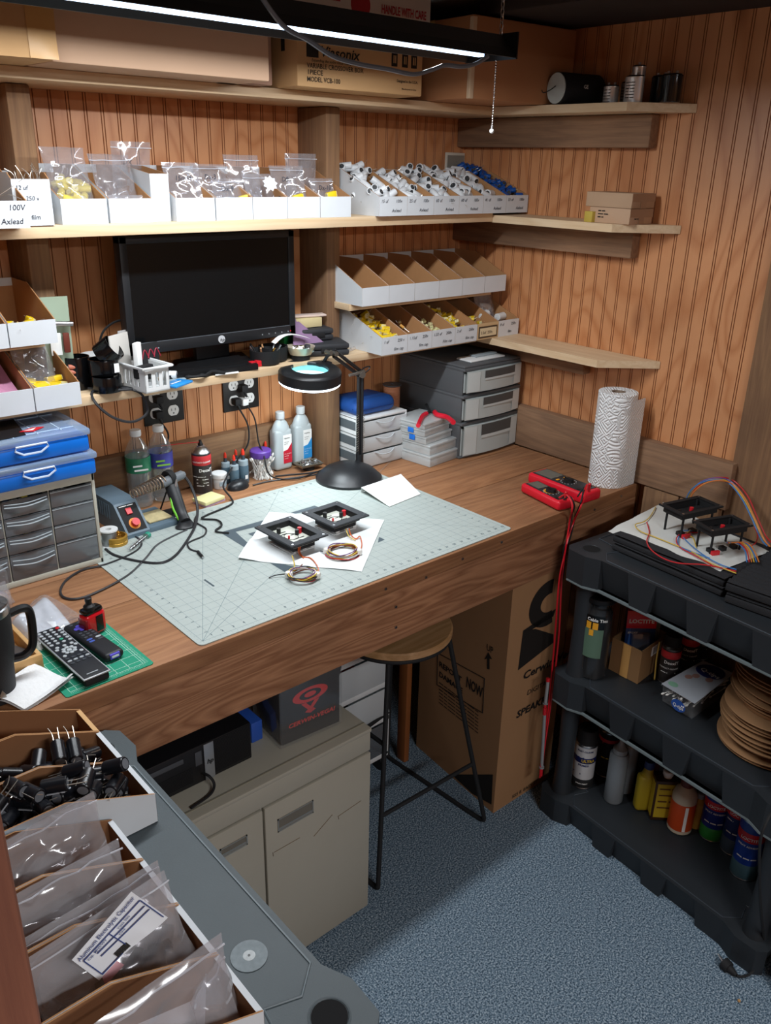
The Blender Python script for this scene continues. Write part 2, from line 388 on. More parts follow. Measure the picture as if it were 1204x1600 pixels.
# wall shelves: (name,label,x0,x1,y0,y1,z0,z1)
def shelf(label,x0,x1,y0,y1,z0,z1,m,clip=None,group=None):
    b=MB().use(m)
    if clip: b.prism([(x0,y1),(x0,clip[0]),(x1,clip[1]),(x1,y1)],z0,z1)
    else: b.box(x0,x1,y0,y1,z0,z1,.0015)
    return tag(b.build('wall_shelf'),label,'shelf')
shelf('topmost long pine shelf on the back wall, stacked with cartons',-3.2,-.151,-.245,-.001,1.968,1.99,PINEX)
shelf('long middle pine shelf on the back wall holding the labelled white bins',-3.2,-.146,-.272,-.001,1.674,1.699,PINEX)
shelf('lowest long pine shelf on the back wall, under the monitor',-3.2,-.141,-.232,-.001,1.302,1.324,PINEX)
shelf('top short pine shelf on the right wall, holding metal can capacitors',-.150,-.002,-.30,-.001,1.968,1.989,PINEY,(-.705,-.815))
shelf('middle short pine shelf on the right wall, holding two kraft boxes',-.145,-.002,-.30,-.001,1.672,1.693,PINEY,(-.700,-.820))
shelf('lowest short pine shelf on the right wall, empty above the paper towel roll',-.140,-.002,-.30,-.001,1.303,1.324,PINEY,(-.700,-.818))
b=MB().use(PINEX); b.box(-.645,-.05,-.20,-.01,1.4405,1.4585,.001); tag(b.build('riser_board'),'thin pine board between the two rows of small bins in the corner','board')
b=MB().use(PINEX); b.box(-2.0,-1.51,-.20,-.01,1.4405,1.4585,.001); tag(b.build('riser_board'),'thin pine board between the two rows of bins at the far left','board')

# ------------------------------------------------------------------ bench light
L=thing('shop_light','long black hanging shop light with a bright LED strip over the bench','light',(-1.24,-.67,2.045))
b=MB().use(mat('fixture_black','#0c0b0b',.5)); X0,X1=-1.85,-.63
prof=[(-.075,2.045),(-.062,2.063),(-.03,2.092),(.03,2.092),(.062,2.063),(.075,2.045),(.07,2.045),(.028,2.086),(-.028,2.086),(-.07,2.045)]
n=len(prof); vs=[(X0,-.67+y,z) for y,z in prof]+[(X1,-.67+y,z) for y,z in prof]
b.add(vs,[(k,(k+1)%n,n+(k+1)%n,n+k) for k in range(n)]+[tuple(range(n)),tuple(reversed(range(n,2*n)))])
b.box(X0,X1,-.70,-.64,2.058,2.088); 
b.box(X1-.004,X1,-.745,-.595,2.043,2.094); b.box(X0,X0+.004,-.745,-.595,2.043,2.094)
b.build('housing',L,smooth=0)
b=MB().use(mat('led_strip','#ffffff',emit='#c4e0ff',es=4))
b.box(X0+.02,X1-.045,-.690,-.674,2.0475,2.0575)
b.build('led_strip',L)
b=MB().use(BLKM); b.cyl((X1+.0,-.67,2.07),(X1+.012,-.67,2.07),.004); b.sphere((X1+.014,-.67,2.07),.006); b.build('end_screw',L)
def chain(x,y,z0,z1,label):
    b=MB().use(STEEL); z=z0; k=0
    while z<z1:
        a=pi/2*(k%2); pts=[(x+.004*cos(t)*cos(a),y+.004*cos(t)*sin(a),z+.009+.009*sin(t)) for t in [i*pi/4 for i in range(8)]]
        b.tube(pts,.0011,5,1,closed=True,sm=False); z+=.0135; k+=1
    return tag(b.build('hanging_chain'),label,'chain')
chain(-.637,-.70,2.085,2.215,'steel link chain hanging the shop light from the ceiling')
# bead pull chain
b=MB().use(CHROME); q=P(775,95,y=-.70); z1=VZ(770,205,q); z=q.z-.0
while z>z1: b.sphere((q.x,q.y,z),.0022,6); z-=.0052
b.use(WHT); b.sphere((q.x,q.y,z1),.0052,10); b.use(STEEL); b.cyl((q.x,q.y,z1+.004),(q.x,q.y,z1+.012),.003)
tag(b.build('pull_chain'),'thin beaded metal pull chain hanging from the shop light end','pull chain')
pts=[P(x,y,y=-.76) for x,y in ((395,-25),(440,38),(480,62),(520,88),(560,100),(605,108),(645,116),(672,110),(695,102),(720,104),(742,100),(762,88))]
cable('electric_cable','grey power cord looping below the shop light housing','cord',pts,.0042,mat('cord_grey','#6a7078',.35))
# ------------------------------------------------------------------ cartons on the top shelf
ZT=1.9905
def carton(name,label,x0,x1,y0,y1,z0,z1,m,rz=0,tape=True,flap=True,cat='box',bev=.004,extra=None):
    c=((x0+x1)/2,(y0+y1)/2,z0); t=thing(name,label,cat,c)
    w_,d_,h_=(x1-x0)/2,(y1-y0)/2,z1-z0
    b=MB().use(m).at(c,rz); b.box(-w_,w_,-d_,d_,0,h_,bev); body=b.build('body',t)
    if tape:
        b=MB().use(TAPE).at(c,rz); b.box(-w_-.0006,w_+.0006,-.025,.025,h_-.04,h_+.0008); b.box(-w_,w_,-.025,.025,h_,h_+.0008); b.build('packing_tape',t)
    return t,c,rz,w_,d_,h_
# long pale carton with crumpled neighbour
carton('carton','long pale kraft carton hanging over the top shelf, left of the printed boxes',-1.49,-1.012,-.372,-.03,ZT,2.165,mat('carton_pale','#cda98b',.8,var=.06,vscale=6))
t=thing('carton','crumpled taped kraft carton at the far left end of the top shelf','box',(-1.75,-.2,ZT))
b=MB().use(CARTON); 
def crumple(u,v):
    x=-2.0+.508*u; z=ZT+.19*v; n=noise.noise(Vector((x*9,z*14,3)))*.012+noise.noise(Vector((x*30+z*20,z*6,1)))*.004
    return (x,-.405+n,z)
b.grid(crumple,30,14); b.box(-2.0,-1.493,-.392,-.03,ZT,ZT+.19,.004); b.build('body',t)
b=MB().use(TAPE); b.grid(lambda u,v:(lambda p:(p[0],p[1]-.0015,p[2]))(crumple(.9+.1*u,v)),4,12); b.build('packing_tape',t)
# shadowed carton behind, right of the long one
carton('carton','plain brown carton set back between the long pale carton and the printed box',-1.008,-.945,-.285,-.03,ZT,2.14,mat('carton_mauve','#a17d68',.8))
# printed crossover box
t,c,rz,w_,d_,h_=carton('carton','printed kraft carton reading variable crossover box on the top shelf',-.905,-.523,-.338,-.04,ZT,2.125,CARTON,-.03,tape=False)
b=MB().use(INK).at(c,rz); f=-d_-.001
def tx(s,x,z,size,bold=0,wide=None,sh=0): b.text(s,(x,f,z),size,(1,0,0),(0,0,1),'L',bold,.0005,wide,sh)
tx('Viasonix',-.128,.066,.030,.02,.115,.2); b.box(-.165,-.132,f-.0004,f+.001,.062,.092)
tx('Expanding the audio-visual reality',-.152,.0535,.0085,.01,.115,.15)
tx('VARIABLE CROSSOVER BOX',-.165,.040,.0145,.01,.165); tx('1PIECE',-.165,.0265,.0145,.01,.045); tx('MODEL VCB-100',-.165,.012,.0145,.01,.095)
tx('Designed in the U.S.A.',.105,.028,.0085,.02,.07); tx('Manufactured in China',.122,.012,.006,.01,.048)
for x in (.088,.122,.152): b.box(x,x+.018,f-.0004,f+.001,.062,.092)
b.box(-w_-.0006,-w_+.001,-.10,-.085,.075,.105); b.text('CROSSOVER BOX',(-w_-.0008,.09,.052),.012,(0,-1,0),(0,0,1),'L',.01); b.text('U.S.A',(-w_-.0008,.0-.0,.022),.010,(0,-1,0)); b.build('printing',t)
b=MB().use(CARTON).at(c,rz)
for x in (.088,.122,.152):
    b.box(x+.005,x+.0075,f-.0009,f,.069,.086); b.box(x+.0105,x+.013,f-.0009,f,.069,.086)
b.build('printed_icons',t)
# white printed box above it
t,c,rz,w_,d_,h_=carton('carton','white box with red handle with care lettering, atop the printed crossover carton',-.88,-.455,-.29,-.03,2.127,2.222,mat('carton_white','#cfc3b6',.8),-.01,tape=False)
b=MB().use(mat('red_print','#a8242c',.7)).at(c,rz); b.text('HANDLE WITH CARE',(.045,-d_-.001,.045),.026,(1,0,0),(0,0,1),'L',.03,.0005,.15); b.text('DO NOT ACCEPT IF SEAL IS BROKEN',(.045,-d_-.001,.018),.012,(1,0,0),(0,0,1),'L',.02,.0005,.15)
b.text('HANDLE',(-.2,-d_-.001,.055),.03,(1,0,0),(0,0,1),'L',.03); b.cyl((-.02,-d_,.055),(-.02,-d_-.001,.055),.03,n=20); b.build('printing',t)
t,c,rz,w_,d_,h_=carton('carton','large plain brown carton filling the corner end of the top shelf',-.415,-.03,-.43,-.08,ZT,2.18,CARTON3,-.07)
b=MB().use(mat('tape_pale','#cdb394',.35)).at(c,rz); b.box(-w_-.0012,-w_+.012,-d_-.0012,-d_+.012,0,.185,.001); b.build('corner_tape',t)
b=MB().use(mat('red_white_print','#d8cfc6',.7)); b.box(-1.07,-1.02,-.26,-.2,ZT,ZT+.012,.001); b.use(RED); b.text('FE',(-1.06,-.2605,ZT+.001),.012); tag(b.build('small_printed_box'),'flat white and red printed packet under the end of the long pale carton','packet')

# ------------------------------------------------------------------ can capacitors on the top right shelf
ZR=1.9892
t=thing('motor_capacitor','large black capacitor lying on its side with a pale round end cap','capacitor',(-.08,-.50,ZR))
b=MB().use(BLKM); a=Vector((-.150,-.475,ZR+.040)); e_=Vector((-.016,-.505,ZR+.040)); b.cyl(a,e_,.040,n=32); b.build('body',t)
dv=(a-e_).normalized(); b=MB().use(mat('pale_disc','#b9bfba',.6)); b.cyl(a+dv*.0002,a+dv*.0025,.038,n=32); b.build('end_disc',t)
b=MB().use(BLKM); o=a+dv*.003; b.tube([o+Vector((0,.0,.006)),o+dv*.010+Vector((0,.012,-.006)),o+dv*.012+Vector((0,.03,-.010)),o+dv*.006+Vector((0,.045,.004))],.0013,5); b.build('lead',t)
b=MB().use(PAPER); b.text('GE',(-.105,-.531,ZR+.040),.013,(.97,-.22,0),(0,0,1)); b.build('marking',t)
# orientation of that can: long axis runs along the shelf
def can_oval(label,y,x,h,r,sy,top=BLKM,m=None,terms=2,mark=True):
    t=thing('can_capacitor',label,'capacitor',(x,y,ZR)); b=MB().use(m or mat('aluminium','#d5d6d6',.3,metal=.65))
    b.lathe([(r*.96,0),(r,.002),(r,h-.004),(r*1.03,h-.003),(r*1.03,h),(r*.94,h)],(x,y,ZR),28,.8,sy); b.build('can',t)
    b=MB().use(top); b.lathe([(r*.93,0),(r*.9,.003),(r*.7,.004)],(x,y,ZR+h),24,.8,sy); b.build('top_cap',t)
    for k in range(terms):
        b=MB().use(STEEL if top==BLKM else CHROME); yy=y+(k-(terms-1)/2)*r*.9; b.cyl((x,yy,ZR+h+.003),(x,yy,ZR+h+.010),.0035,n=10); b.build('terminal',t)
    if mark:
        b=MB().use(INK)
        for k in range(6): b.text(random.choice(['CAPACITOR','370 VAC','MFD 10','NO PCB','60 HZ']),(x-r*.8-.0006,y+r*sy*.5,ZR+h*.75-k*.007),.0045,(0,-1,0),(0,0,1),'L',0,.0004,r*sy)
        b.build('printing',t)
    return t
can_oval('short oval silver capacitor, shortest metal can on the top right shelf',-.610,-.09,.042,.021,1.0)
can_oval('small silver capacitor half hidden behind the tall silver can',-.628,-.045,.052,.017,1.0)
can_oval('tallest silver can capacitor with a dark cap, in the middle of the metal cans',-.668,-.06,.088,.018,1.0,BLKM,None,1,False)
can_oval('medium oval silver capacitor with printed side, right of the tall silver can',-.690,-.105,.060,.021,1.25)
can_oval('glossy black can capacitor nearest the shelf end on the top right shelf',-.775,-.07,.062,.027,1.0,BLKM,BLKG,2,False)
can_oval('glossy black can capacitor half hidden behind the oval silver one',-.728,-.045,.062,.025,1.0,BLKM,BLKG,2,False)

# kraft boxes on the middle right shelf
ZM=1.6932
def kbox(label,c,w_,d_,h_,rz,txt,m=CARTON2):
    t=thing('kraft_box',label,'box',c); b=MB().use(m).at(c,rz); b.box(-w_/2,w_/2,-d_/2,d_/2,0,h_,.002); b.build('body',t)
    b=MB().use(INK).at(c,rz)
    for i,s in enumerate(txt): b.text(s,(-w_/2+.03,-d_/2-.0004,h_*.72-i*.008),.007,(1,0,0),(0,0,1))
    for i,s in enumerate(txt): b.text(s,(w_/2+.0004,-d_/2+.02,h_*.7-i*.008),.007,(0,1,0),(0,0,1))
    if txt: b.build('printing',t)
    b=MB().use(mat('kraft_flap','#ad8c70',.8)).at(c,rz); b.box(w_/2,w_/2+.0012,-d_/2,d_/2,h_*.45,h_*.98); b.box(w_/2,w_/2+.0014,-.012,.012,0,h_*.5); b.build('flap',t); return t
cc=Vector((-.075,-.675,ZM)); kbox('lower grey-brown kraft box under another, on the middle right shelf',cc,.135,.10,.040,-1.62,['No. PCS','MODEL 25-4','LOT 12'])
kbox('upper grey-brown kraft box with a folded corner, resting on the lower one',cc+Vector((0.002,.008,.0405)),.150,.104,.038,-1.60,[],mat('carton_grey2','#b29376',.8,var=.06))
b=MB().use(mat('dull_yellow','#b8a044',.7)); b.at((-.122,-.612,ZM),-.1); b.box(-.012,.012,-.014,.014,0,.028,.001); tag(b.build('yellow_box'),'small dull yellow box beside the kraft boxes','box')
# little framed card on the back wall
t=thing('wall_card','small white framed card fixed on the back wall behind the blue capacitors','card',(-.045,-.001,1.835))
b=MB().use(mat('card_frame','#d8d2c4',.6)); a=P(696,238,y=-.003); c2=P(724,262,y=-.003); b.box(a.x,c2.x,-.006,-.0005,c2.z-.03,a.z,.001); b.build('frame',t)
b=MB().use(mat('card_grey','#8f8a80',.6)); b.box(a.x+.006,c2.x-.004,-.0075,-.0062,c2.z-.025,a.z-.008); b.build('inner_card',t)

# ------------------------------------------------------------------ bins
TH=.0022
def bin_mesh(w_,d_,hf,hb,flat=.4,out=None,inn=None,fout=None,ft=1.6):
    out=out or WHITE; inn=inn or KRAFT; b=MB()
    # local: front face at y=0 facing -y, runs back to y=d_, x from 0..w_
    prof=[(0,0),(d_,0),(d_,hb),(d_*(1-flat),hb),(0.0,hf)]
    for x0,o in ((0,1),(w_-TH,-1)):
        b.use(out)
        x1=x0+TH
        vs=[(x0,y,z) for y,z in prof]+[(x1,y,z) for y,z in prof]; n=5
        if o==1:
            b.add(vs,[tuple(range(n))]); b.use(inn); b.add(vs,[tuple(reversed(range(n,2*n)))])
        else:
            b.add(vs,[tuple(reversed(range(n,2*n)))]); b.use(inn); b.add(vs,[tuple(range(n))])
        b.use(KRAFTD); b.add(vs,[(k,(k+1)%n,n+(k+1)%n,n+k) for k in range(n)])
    b.use(fout or out); b.add([(0,-.0004,0),(w_,-.0004,0),(w_,-.0004,hf),(0,-.0004,hf)],[(0,1,2,3)])
    b.add([(0,0-.0004,hf),(w_,-.0004,hf),(w_,TH*ft,hf),(0,TH*ft,hf)],[(0,1,2,3)])
    b.use(inn); b.box(TH,w_-TH,0,TH*ft,0,hf-.0003)
    b.use(inn); b.box(TH,w_-TH,d_-TH,d_-.0002,0,hb*.84); b.use(out); b.box(TH,w_-TH,d_-TH,d_-.0002,hb*.84,hb); b.use(inn); b.box(TH,w_-TH,TH,d_-TH,.0003,TH)
    b.use(out); b.box(TH,w_-TH,d_-.0002,d_,0,hb)
    return b
def bin_(label,x,y,z,w_=.0995,d_=.27,hf=.05,hb=.115,rz=0,text=None,group=None,flat=.4,out=None,inn=None,fout=None,pen=None,ft=1.6):
    t=thing('parts_bin',label,'bin',(x,y,z),group)
    b=bin_mesh(w_,d_,hf,hb,flat,out,inn,fout,ft); M_=Matrix.Translation((x,y,z))@Matrix.Rotation(rz,4,'Z'); b.v=[M_@v for v in b.v]; b.build('bin_body',t,smooth=0)
    if text:
        b=MB().use(pen or PEN); b.M=M_
        for s,tx_,tz,sz in text: b.text(s,(tx_,-.001,tz),sz,(1,random.uniform(-.0,.0),0),(0,0,1),'L',.004,.0003,None,.15)
        b.build('handwriting',t)
    return t
def lab(a,c,d2): return [(a,.006,.034,.012),(c,.058,.034,.012),(d2,.045,.010,.012)]
# right run on the middle shelf
for i,(a,c2,d2,w5) in enumerate([('15 uf','100v','Axlead','15 uF'),('25 uf','100v','Axlead','25 uF'),('60 uf','100v','Axlead','60 uF, third of the run'),('60 uf','100v','Axlead','60 uF, fourth of the run'),('41 uf','100v','Axlead','41 uF'),('33 uf','100v','Axlead','33 uF')]):
    bin_('white bin handwritten '+w5+', '+('full of blue capacitors' if i==5 else 'full of white capacitors'),-.616+i*.1018,-.287,1.6993,.1012,text=lab(a,c2,d2),group='bins of axial capacitors on the middle shelf')
# left run on the middle shelf
MIDL=[(-1.466,'white bin on the middle shelf holding a tall bag of yellow capacitors'),(-1.362,'white middle-shelf bin stuffed with an empty clear bag, second from the left post'),
      (-1.205,'white bin on the middle shelf with a bag written 15 mfd, after the gap'),(-1.102,'white bin on the middle shelf with bags written DX-3'),
      (-1.001,'white bin on the middle shelf with bags bearing a jagged white sticker'),(-.900,'white bin on the middle shelf with bags written D9'),(-.799,'white bin on the middle shelf beside the post, with a bag of yellow parts')]
for x,l in MIDL: bin_(l,x,-.27,1.6993,.0995,group='bins of bagged parts on the middle shelf')
bin_('white bin set back in the gap of the row above the monitor',-1.256,-.255,1.6993,.045,.2,.10,.115)
t=bin_('white box handwritten 12 uf film, wire leads poking out on top',-1.561,-.275,1.6993,.076,.2,.088,.10,text=[('12 uf',.006,.068,.012),('250 v',.024,.048,.012),('film',.030,.012,.013)],flat=.9)
bin_('white bin handwritten 100V Axlead at the left edge of the middle shelf',-1.652,-.325,1.6993,.0995,.25,.05,.115,text=[('100V',.062,.033,.015),('Axlead',.045,.008,.015)])
# two rows in the corner on the lowest shelf
for i in range(6):
    bin_('empty white bin in the upper corner row, '+['next to the post','second from the post','third from the post','fourth, with a few yellow parts','fifth from the post','closest to the corner'][i],-.641+i*.1005,-.250,1.4588,.0995,.235,.05,.112,group='empty bins in the corner')
LR=[('1 uf','250 v','film cap'),('1.15uf','250v','film cap'),('1.33 uf','200v','Film cap'),('2 uf','250v','film cap'),None,('8 uf','250v','film')]
LB=['white bin handwritten 1 uf film cap, full of yellow capacitors','white bin handwritten 1.15 uf film cap, nearly empty','white bin handwritten 1.33 uf with pale yellow parts','white bin handwritten 2 uf film cap, with yellow capacitors','plain kraft bin with a framed paper label, in the lower corner row','white bin handwritten 8 uf, with a bag of white parts']
for i in range(6):
    k=i==4
    t=bin_(LB[i],-.605+i*.0985,-.297,1.3243,.0975,.28,.05,.113,text=lab(*LR[i]) if LR[i] else None,out=KRAFT if k else None,fout=mat('kraft_light','#c9ab80',.8) if k else None,group='bins in the lower corner row')
    if k:
        b=MB(); x=-.605+i*.0985; b.use(mat('label_dark','#4a3a2a',.7)); b.box(x+.006,x+.092,-.2985,-.2978,1.329,1.365); b.use(mat('label_cream','#d9c7a2',.7)); b.box(x+.011,x+.087,-.2992,-.2986,1.334,1.360); b.use(PEN); b.text('2.2uf  250v',(x+.014,-.2996,1.342),.012); b.build('paper_label',t)
# far left stack
bin_('white bin at the far left, upper row, holding a tall card',-1.603,-.262,1.4588,.0995,.235,.05,.112)
bin_('white bin at the very left edge, upper row',-1.705,-.262,1.4588,.0995,.235,.05,.112)
bin_('white bin at the far left, lower row, holding a bag of yellow parts',-1.578,-.29,1.3243,.0995,.28,.05,.113)
bin_('white bin at the left edge, lower row, holding folded pink paper',-1.680,-.29,1.3243,.0995,.28,.05,.113)
b=MB().use(mat('card_divider','#c9b48c',.8)); q=P(0,425,y=-.14); b.at((-1.628,-.135,1.4615),-.1); b.box(-.045,.03,-.0015,.0015,0,.135,.0005); tag(b.build('card_divider'),'pale tall card standing in the far left upper bin','card')

# ------------------------------------------------------------------ loose capacitors
def cap_mesh(r,l,m,end,lead=.02,axial=True,n=12,stripe=None):
    b=MB().use(m); b.lathe([(r*.9,-l/2),(r,-l/2+.0015),(r,l/2-.0015),(r*.9,l/2)],(0,0,0),n)
    b.use(end); b.lathe([(0,l/2+.0003),(r*.72,l/2+.0003)],(0,0,0),n,cap=False); b.lathe([(r*.72,-l/2-.0003),(0,-l/2-.0003)],(0,0,0),n,cap=False)
    if stripe: b.use(stripe); b.box(-r*.35,r*.35,-r*1.03,-r*.9,-l*.42,l*.42); b.box(-r*.9,-r*.75,-r*.72,-r*.6,-l*.3,l*.4)
    b.use(WIRE)
    if axial:
        b.tube([(0,0,l/2),(0,0,l/2+lead*.5),(r*.5,.002,l/2+lead)],.00045,4,3); b.tube([(0,0,-l/2),(0,0,-l/2-lead*.5),(-r*.5,.001,-l/2-lead)],.00045,4,3)
    else:
        b.tube([(r*.4,0,l/2),(r*.45,0,l/2+lead*.6),(r*.9,0.002,l/2+lead)],.0007,4,3); b.tube([(-r*.4,0,l/2),(-r*.4,0,l/2+lead)],.0007,4,3)
    return b
def film_mesh(a,c_,l,m,end,lead=.02):
    b=MB().use(m); b.box(-a,a,-c_,c_,-l/2,l/2,min(a,c_)*.45,2); b.use(end); b.box(-a*.85,a*.85,-c_*.85,c_*.85,-l/2-.0004,l/2+.0004)
    b.use(WIRE); b.tube([(0,0,l/2),(0,0,l/2+lead*.5),(.003,.002,l/2+lead)],.00045,4,3); b.tube([(0,0,-l/2),(0,0,-l/2-lead)],.00045,4,3); return b
CAPW=mat('cap_white','#dfe3e6',.35); CAPB=mat('cap_blue','#1550a0',.3); CAPD=mat('cap_end','#34373a',.5)
STRIPE=mat('cap_stripe','#b8bcc4',.5)
CAPK=mat('cap_black','#15171c',.3); EPX=mat('epoxy','#d8cf9c',.5); YELD=mat('yellow_dull','#cdbb4c',.5); PALE=mat('pale_cap','#dcd9a0',.5)
def pile(proto_mb,name,label,cat,group,x0,x1,y0,y1,zf,zb,r,cnt,tilt=.5,layers=1,ylean=0):
    pr=None; out=[]; placed=[]; tries=0
    while len(out)<cnt and tries<cnt*60:
        tries+=1
        x=random.uniform(x0,x1); y=random.uniform(y0,y1); t=(y-y0)/max(1e-6,(y1-y0)); z=zf+(zb-zf)*t
        # rest on what is already there
        zz=z-random.uniform(0,1)*r*.6
        if any((Vector((x,y,zz))-q).length<r*1.55 for q in placed): continue
        placed.append(Vector((x,y,zz)))
        rot=Euler((pi/2+jit(tilt),jit(.5),random.uniform(0,2*pi)))
        if pr is None:
            b=proto_mb; b.v=[v+Vector((x,y,zz)) for v in b.v]; pr=b.build(name,origin=(x,y,zz)); tag(pr,label,cat,group); pr.rotation_euler=rot; out.append(pr)
        else: out.append(dup(pr,(x,y,zz),rot))
    return out
for i,w5 in enumerate(['15 uF','25 uF','third run','fourth run','41 uF']):
    n_=[19,15,16,20,15][i]; r=[.0098,.010,.0102,.012,.0115][i]; x=-.616+i*.1018
    nm=['nearest the post','second from the post','third from the post','fourth from the post','fifth from the post'][i]
    pile(cap_mesh(r,.040,CAPW,CAPD),'axial_capacitor','white axial capacitor piled in the middle shelf bin '+nm,'capacitor','white capacitors in the bin '+nm,x+.015,x+.087,-.262,-.09,1.7475,1.824 if i!=1 else 1.808,r,n_,.7)
    pile(cap_mesh(r,.040,CAPW,CAPD),'axial_capacitor','white axial capacitor piled in the middle shelf bin '+nm,'capacitor','white capacitors in the bin '+nm,x+.015,x+.087,-.25,-.09,1.730,1.795,r,8,.7)
x=-.616+5*.1018
pile(cap_mesh(.0078,.024,CAPB,CAPD),'axial_capacitor','blue axial capacitor piled in the last white bin near the corner','capacitor','blue capacitors in the last bin',x+.012,x+.09,-.26,-.06,1.750,1.835,.0078,34,.7)
pile(cap_mesh(.0078,.024,CAPB,CAPD),'axial_capacitor','blue axial capacitor piled in the last white bin near the corner','capacitor','blue capacitors in the last bin',x+.012,x+.09,-.25,-.06,1.733,1.812,.0078,14,.7)
def film(i,cnt,m,nm,z0,z1,y1,a=.0080,c_=.0055,l=.026):
    x=-.605+i*.0985
    pile(film_mesh(a,c_,l,m,EPX),'film_capacitor',nm,'capacitor',nm.replace('capacitor','capacitors'),x+.014,x+.084,-.268,y1,z0,z1,.007,cnt,.7)
film(0,26,YEL,'yellow film capacitor in the full 1 uf bin of the lower corner row',1.366,1.415,-.13)
film(0,12,YEL,'yellow film capacitor in the full 1 uf bin of the lower corner row',1.352,1.39,-.14)
film(1,7,mat('orange_cap','#c98a20',.45),'orange film capacitor in the nearly empty 1.15 uf bin',1.356,1.385,-.17,.005,.004,.014)
film(2,18,PALE,'pale yellow film capacitor in the 1.33 uf bin',1.356,1.386,-.17,.0055,.005,.014)
film(3,24,YEL,'yellow film capacitor in the 2 uf bin of the lower corner row',1.360,1.412,-.12,.007,.005,.026)
film(4,12,YEL,'yellow film capacitor in the plain kraft bin',1.356,1.395,-.15,.006,.0045,.018)
pile(film_mesh(.006,.004,.024,YELD,EPX,.03),'film_capacitor','yellow film capacitor lying in the otherwise empty upper corner bin','capacitor','yellow capacitors in the upper corner bin',-.641+3*.1005+.02,-.641+3*.1005+.08,-.19,-.12,1.475,1.49,.007,5,.5)
pile(cap_mesh(.012,.04,mat('milky','#dfe3e2',.4),WHT),'white_part','white cylindrical part bagged in the corner bin','capacitor','white parts in the corner bin',-.10,-.03,-.25,-.15,1.375,1.40,.012,5,.3)
# leads poking out of the 12 uf box
b=MB().use(WIRE)
for k in range(14):
    x=-1.556+random.random()*.066; y=-.262+random.random()*.03; z=1.785
    b.tube([(x,y,z-.02),(x+jit(.006),y,z+.008),(x+jit(.016),y+jit(.01),z+.012+random.random()*.022)],.0006,4,3)
tag(b.build('wire_leads'),'thin wire leads sticking up out of the 12 uf card box','wire leads',kind='stuff')
b=MB().use(CAPK)
for k in range(5): 
    y=-.30+k*.03; b.cyl((-1.63+jit(.01),y,1.735+k*.004),(-1.60+jit(.01),y+.02,1.738+k*.006),.012)
tag(b.build('black_capacitors'),'dark capacitors in the bin at the left edge of the middle shelf','capacitors',kind='stuff')
b=MB().use(WIRE); b.tube([(-1.61,-.30,1.75),(-1.57,-.31,1.775),(-1.54,-.29,1.79)],.0007,4); b.tube([(-1.6,-.28,1.75),(-1.58,-.30,1.76),(-1.56,-.32,1.752)],.0007,4); tag(b.build('wire_lead'),'curved bare wire lead rising from the left edge bin','wire')

# ------------------------------------------------------------------ clear bags
def bag(name,label,c,w_,h_,th,rz=0,rx=0,seed=0,m=None,zip_=True,parent=None,amp=.008,ry=0,writing=None):
    m=m or BAG; t=thing(name,label,'bag',c) if parent is None else parent
    b=MB().use(m).at(c,rz,rx,ry)
    def sd(s):
        def fn(u,v):
            e=(1-(2*u-1)**2)**.6*(sin(pi*min(1,.12+v*.88)))**.7 if 0<=v<=1 else 0
            x=(u-.5)*w_*(1-.05*sin(pi*v)); z=v*h_
            n=noise.noise(Vector((x*38+seed,z*38,seed*1.7+s*2)))*amp+noise.noise(Vector((x*110+seed,z*90,seed+s)))*amp*.35
            return (x+n*.3, s*(e*th/2)+n*(.3+e), z)
        return fn
    b.grid(sd(1),16,18); b.grid(sd(-1),16,18); b.build('film',t,smooth=60)
    if zip_:
        b=MB().use(mat('zip_strip','#d9dbe2',.3,alpha=.75)).at(c,rz,rx,ry)
        pts=[]
        for k in range(9):
            u=k/8; x=(u-.5)*w_; z=h_*.9; n=noise.noise(Vector((x*38+seed,z*38,seed*1.7)))*amp
            pts.append((x,n-.001,z))
        b.tube(pts,.0012,4,2); b.build('zip_seal',t)
    if writing:
        b=MB().use(PEN).at(c,rz,rx,ry); b.text(writing,(-w_*.3,-th/2-.004,h_*.62),.016,(1,0,0),(0,0,1),'L',.01,.0,None,.2); b.build('handwriting',t)
    return t
def small_yel(x,y,z,n,label,w_=.02):
    for k in range(n):
        pass
bag('zip_bag','clear bag of yellow capacitors standing tall in the bin by the left post',(-1.418,-.235,1.712),.094,.145,.045,0,-.35,1,zip_=False,amp=.012)
pile(cap_mesh(.0085,.03,YELD,EPX,.004),'film_capacitor','dull yellow capacitor in the tall bag by the left post','capacitor','yellow capacitors in the tall bag',-1.452,-1.384,-.245,-.17,1.735,1.79,.0085,16,.6)
bag('zip_bag','empty crumpled clear bag puffed up in the second bin from the left post',(-1.312,-.225,1.712),.098,.13,.06,.1,-.3,2,amp=.016)
bag('zip_bag','small clear bag lying low in the second bin from the left post',(-1.312,-.262,1.715),.085,.045,.02,.0,-.5,3,zip_=False)
bag('zip_bag','clear bags standing behind the gap in the middle shelf row',(-1.235,-.12,1.74),.10,.125,.02,.05,.1,4,writing='DX')
bag('zip_bag','clear bag written 15 mfd in the bin after the gap',(-1.150,-.235,1.71),.092,.12,.02,-.05,-.35,5,writing='15mfd')
bag('zip_bag','clear bag written DX-3 folded in the bin above the monitor left half',(-1.07,-.22,1.72),.10,.105,.03,.1,-.3,6,writing='Dx-3')
bag('zip_bag','clear bag written Dx 9 leaning in the same bin as the DX-3 bag',(-1.035,-.235,1.705),.085,.09,.02,-.1,-.35,7,writing='Dx 9')
bag('zip_bag','clear bag with zip top leaning high over the jagged sticker bin',(-.965,-.19,1.72),.10,.125,.03,.0,-.2,8)
bag('zip_bag','clear bag in the jagged sticker bin, front one',(-.945,-.235,1.705),.09,.10,.02,.1,-.3,9)
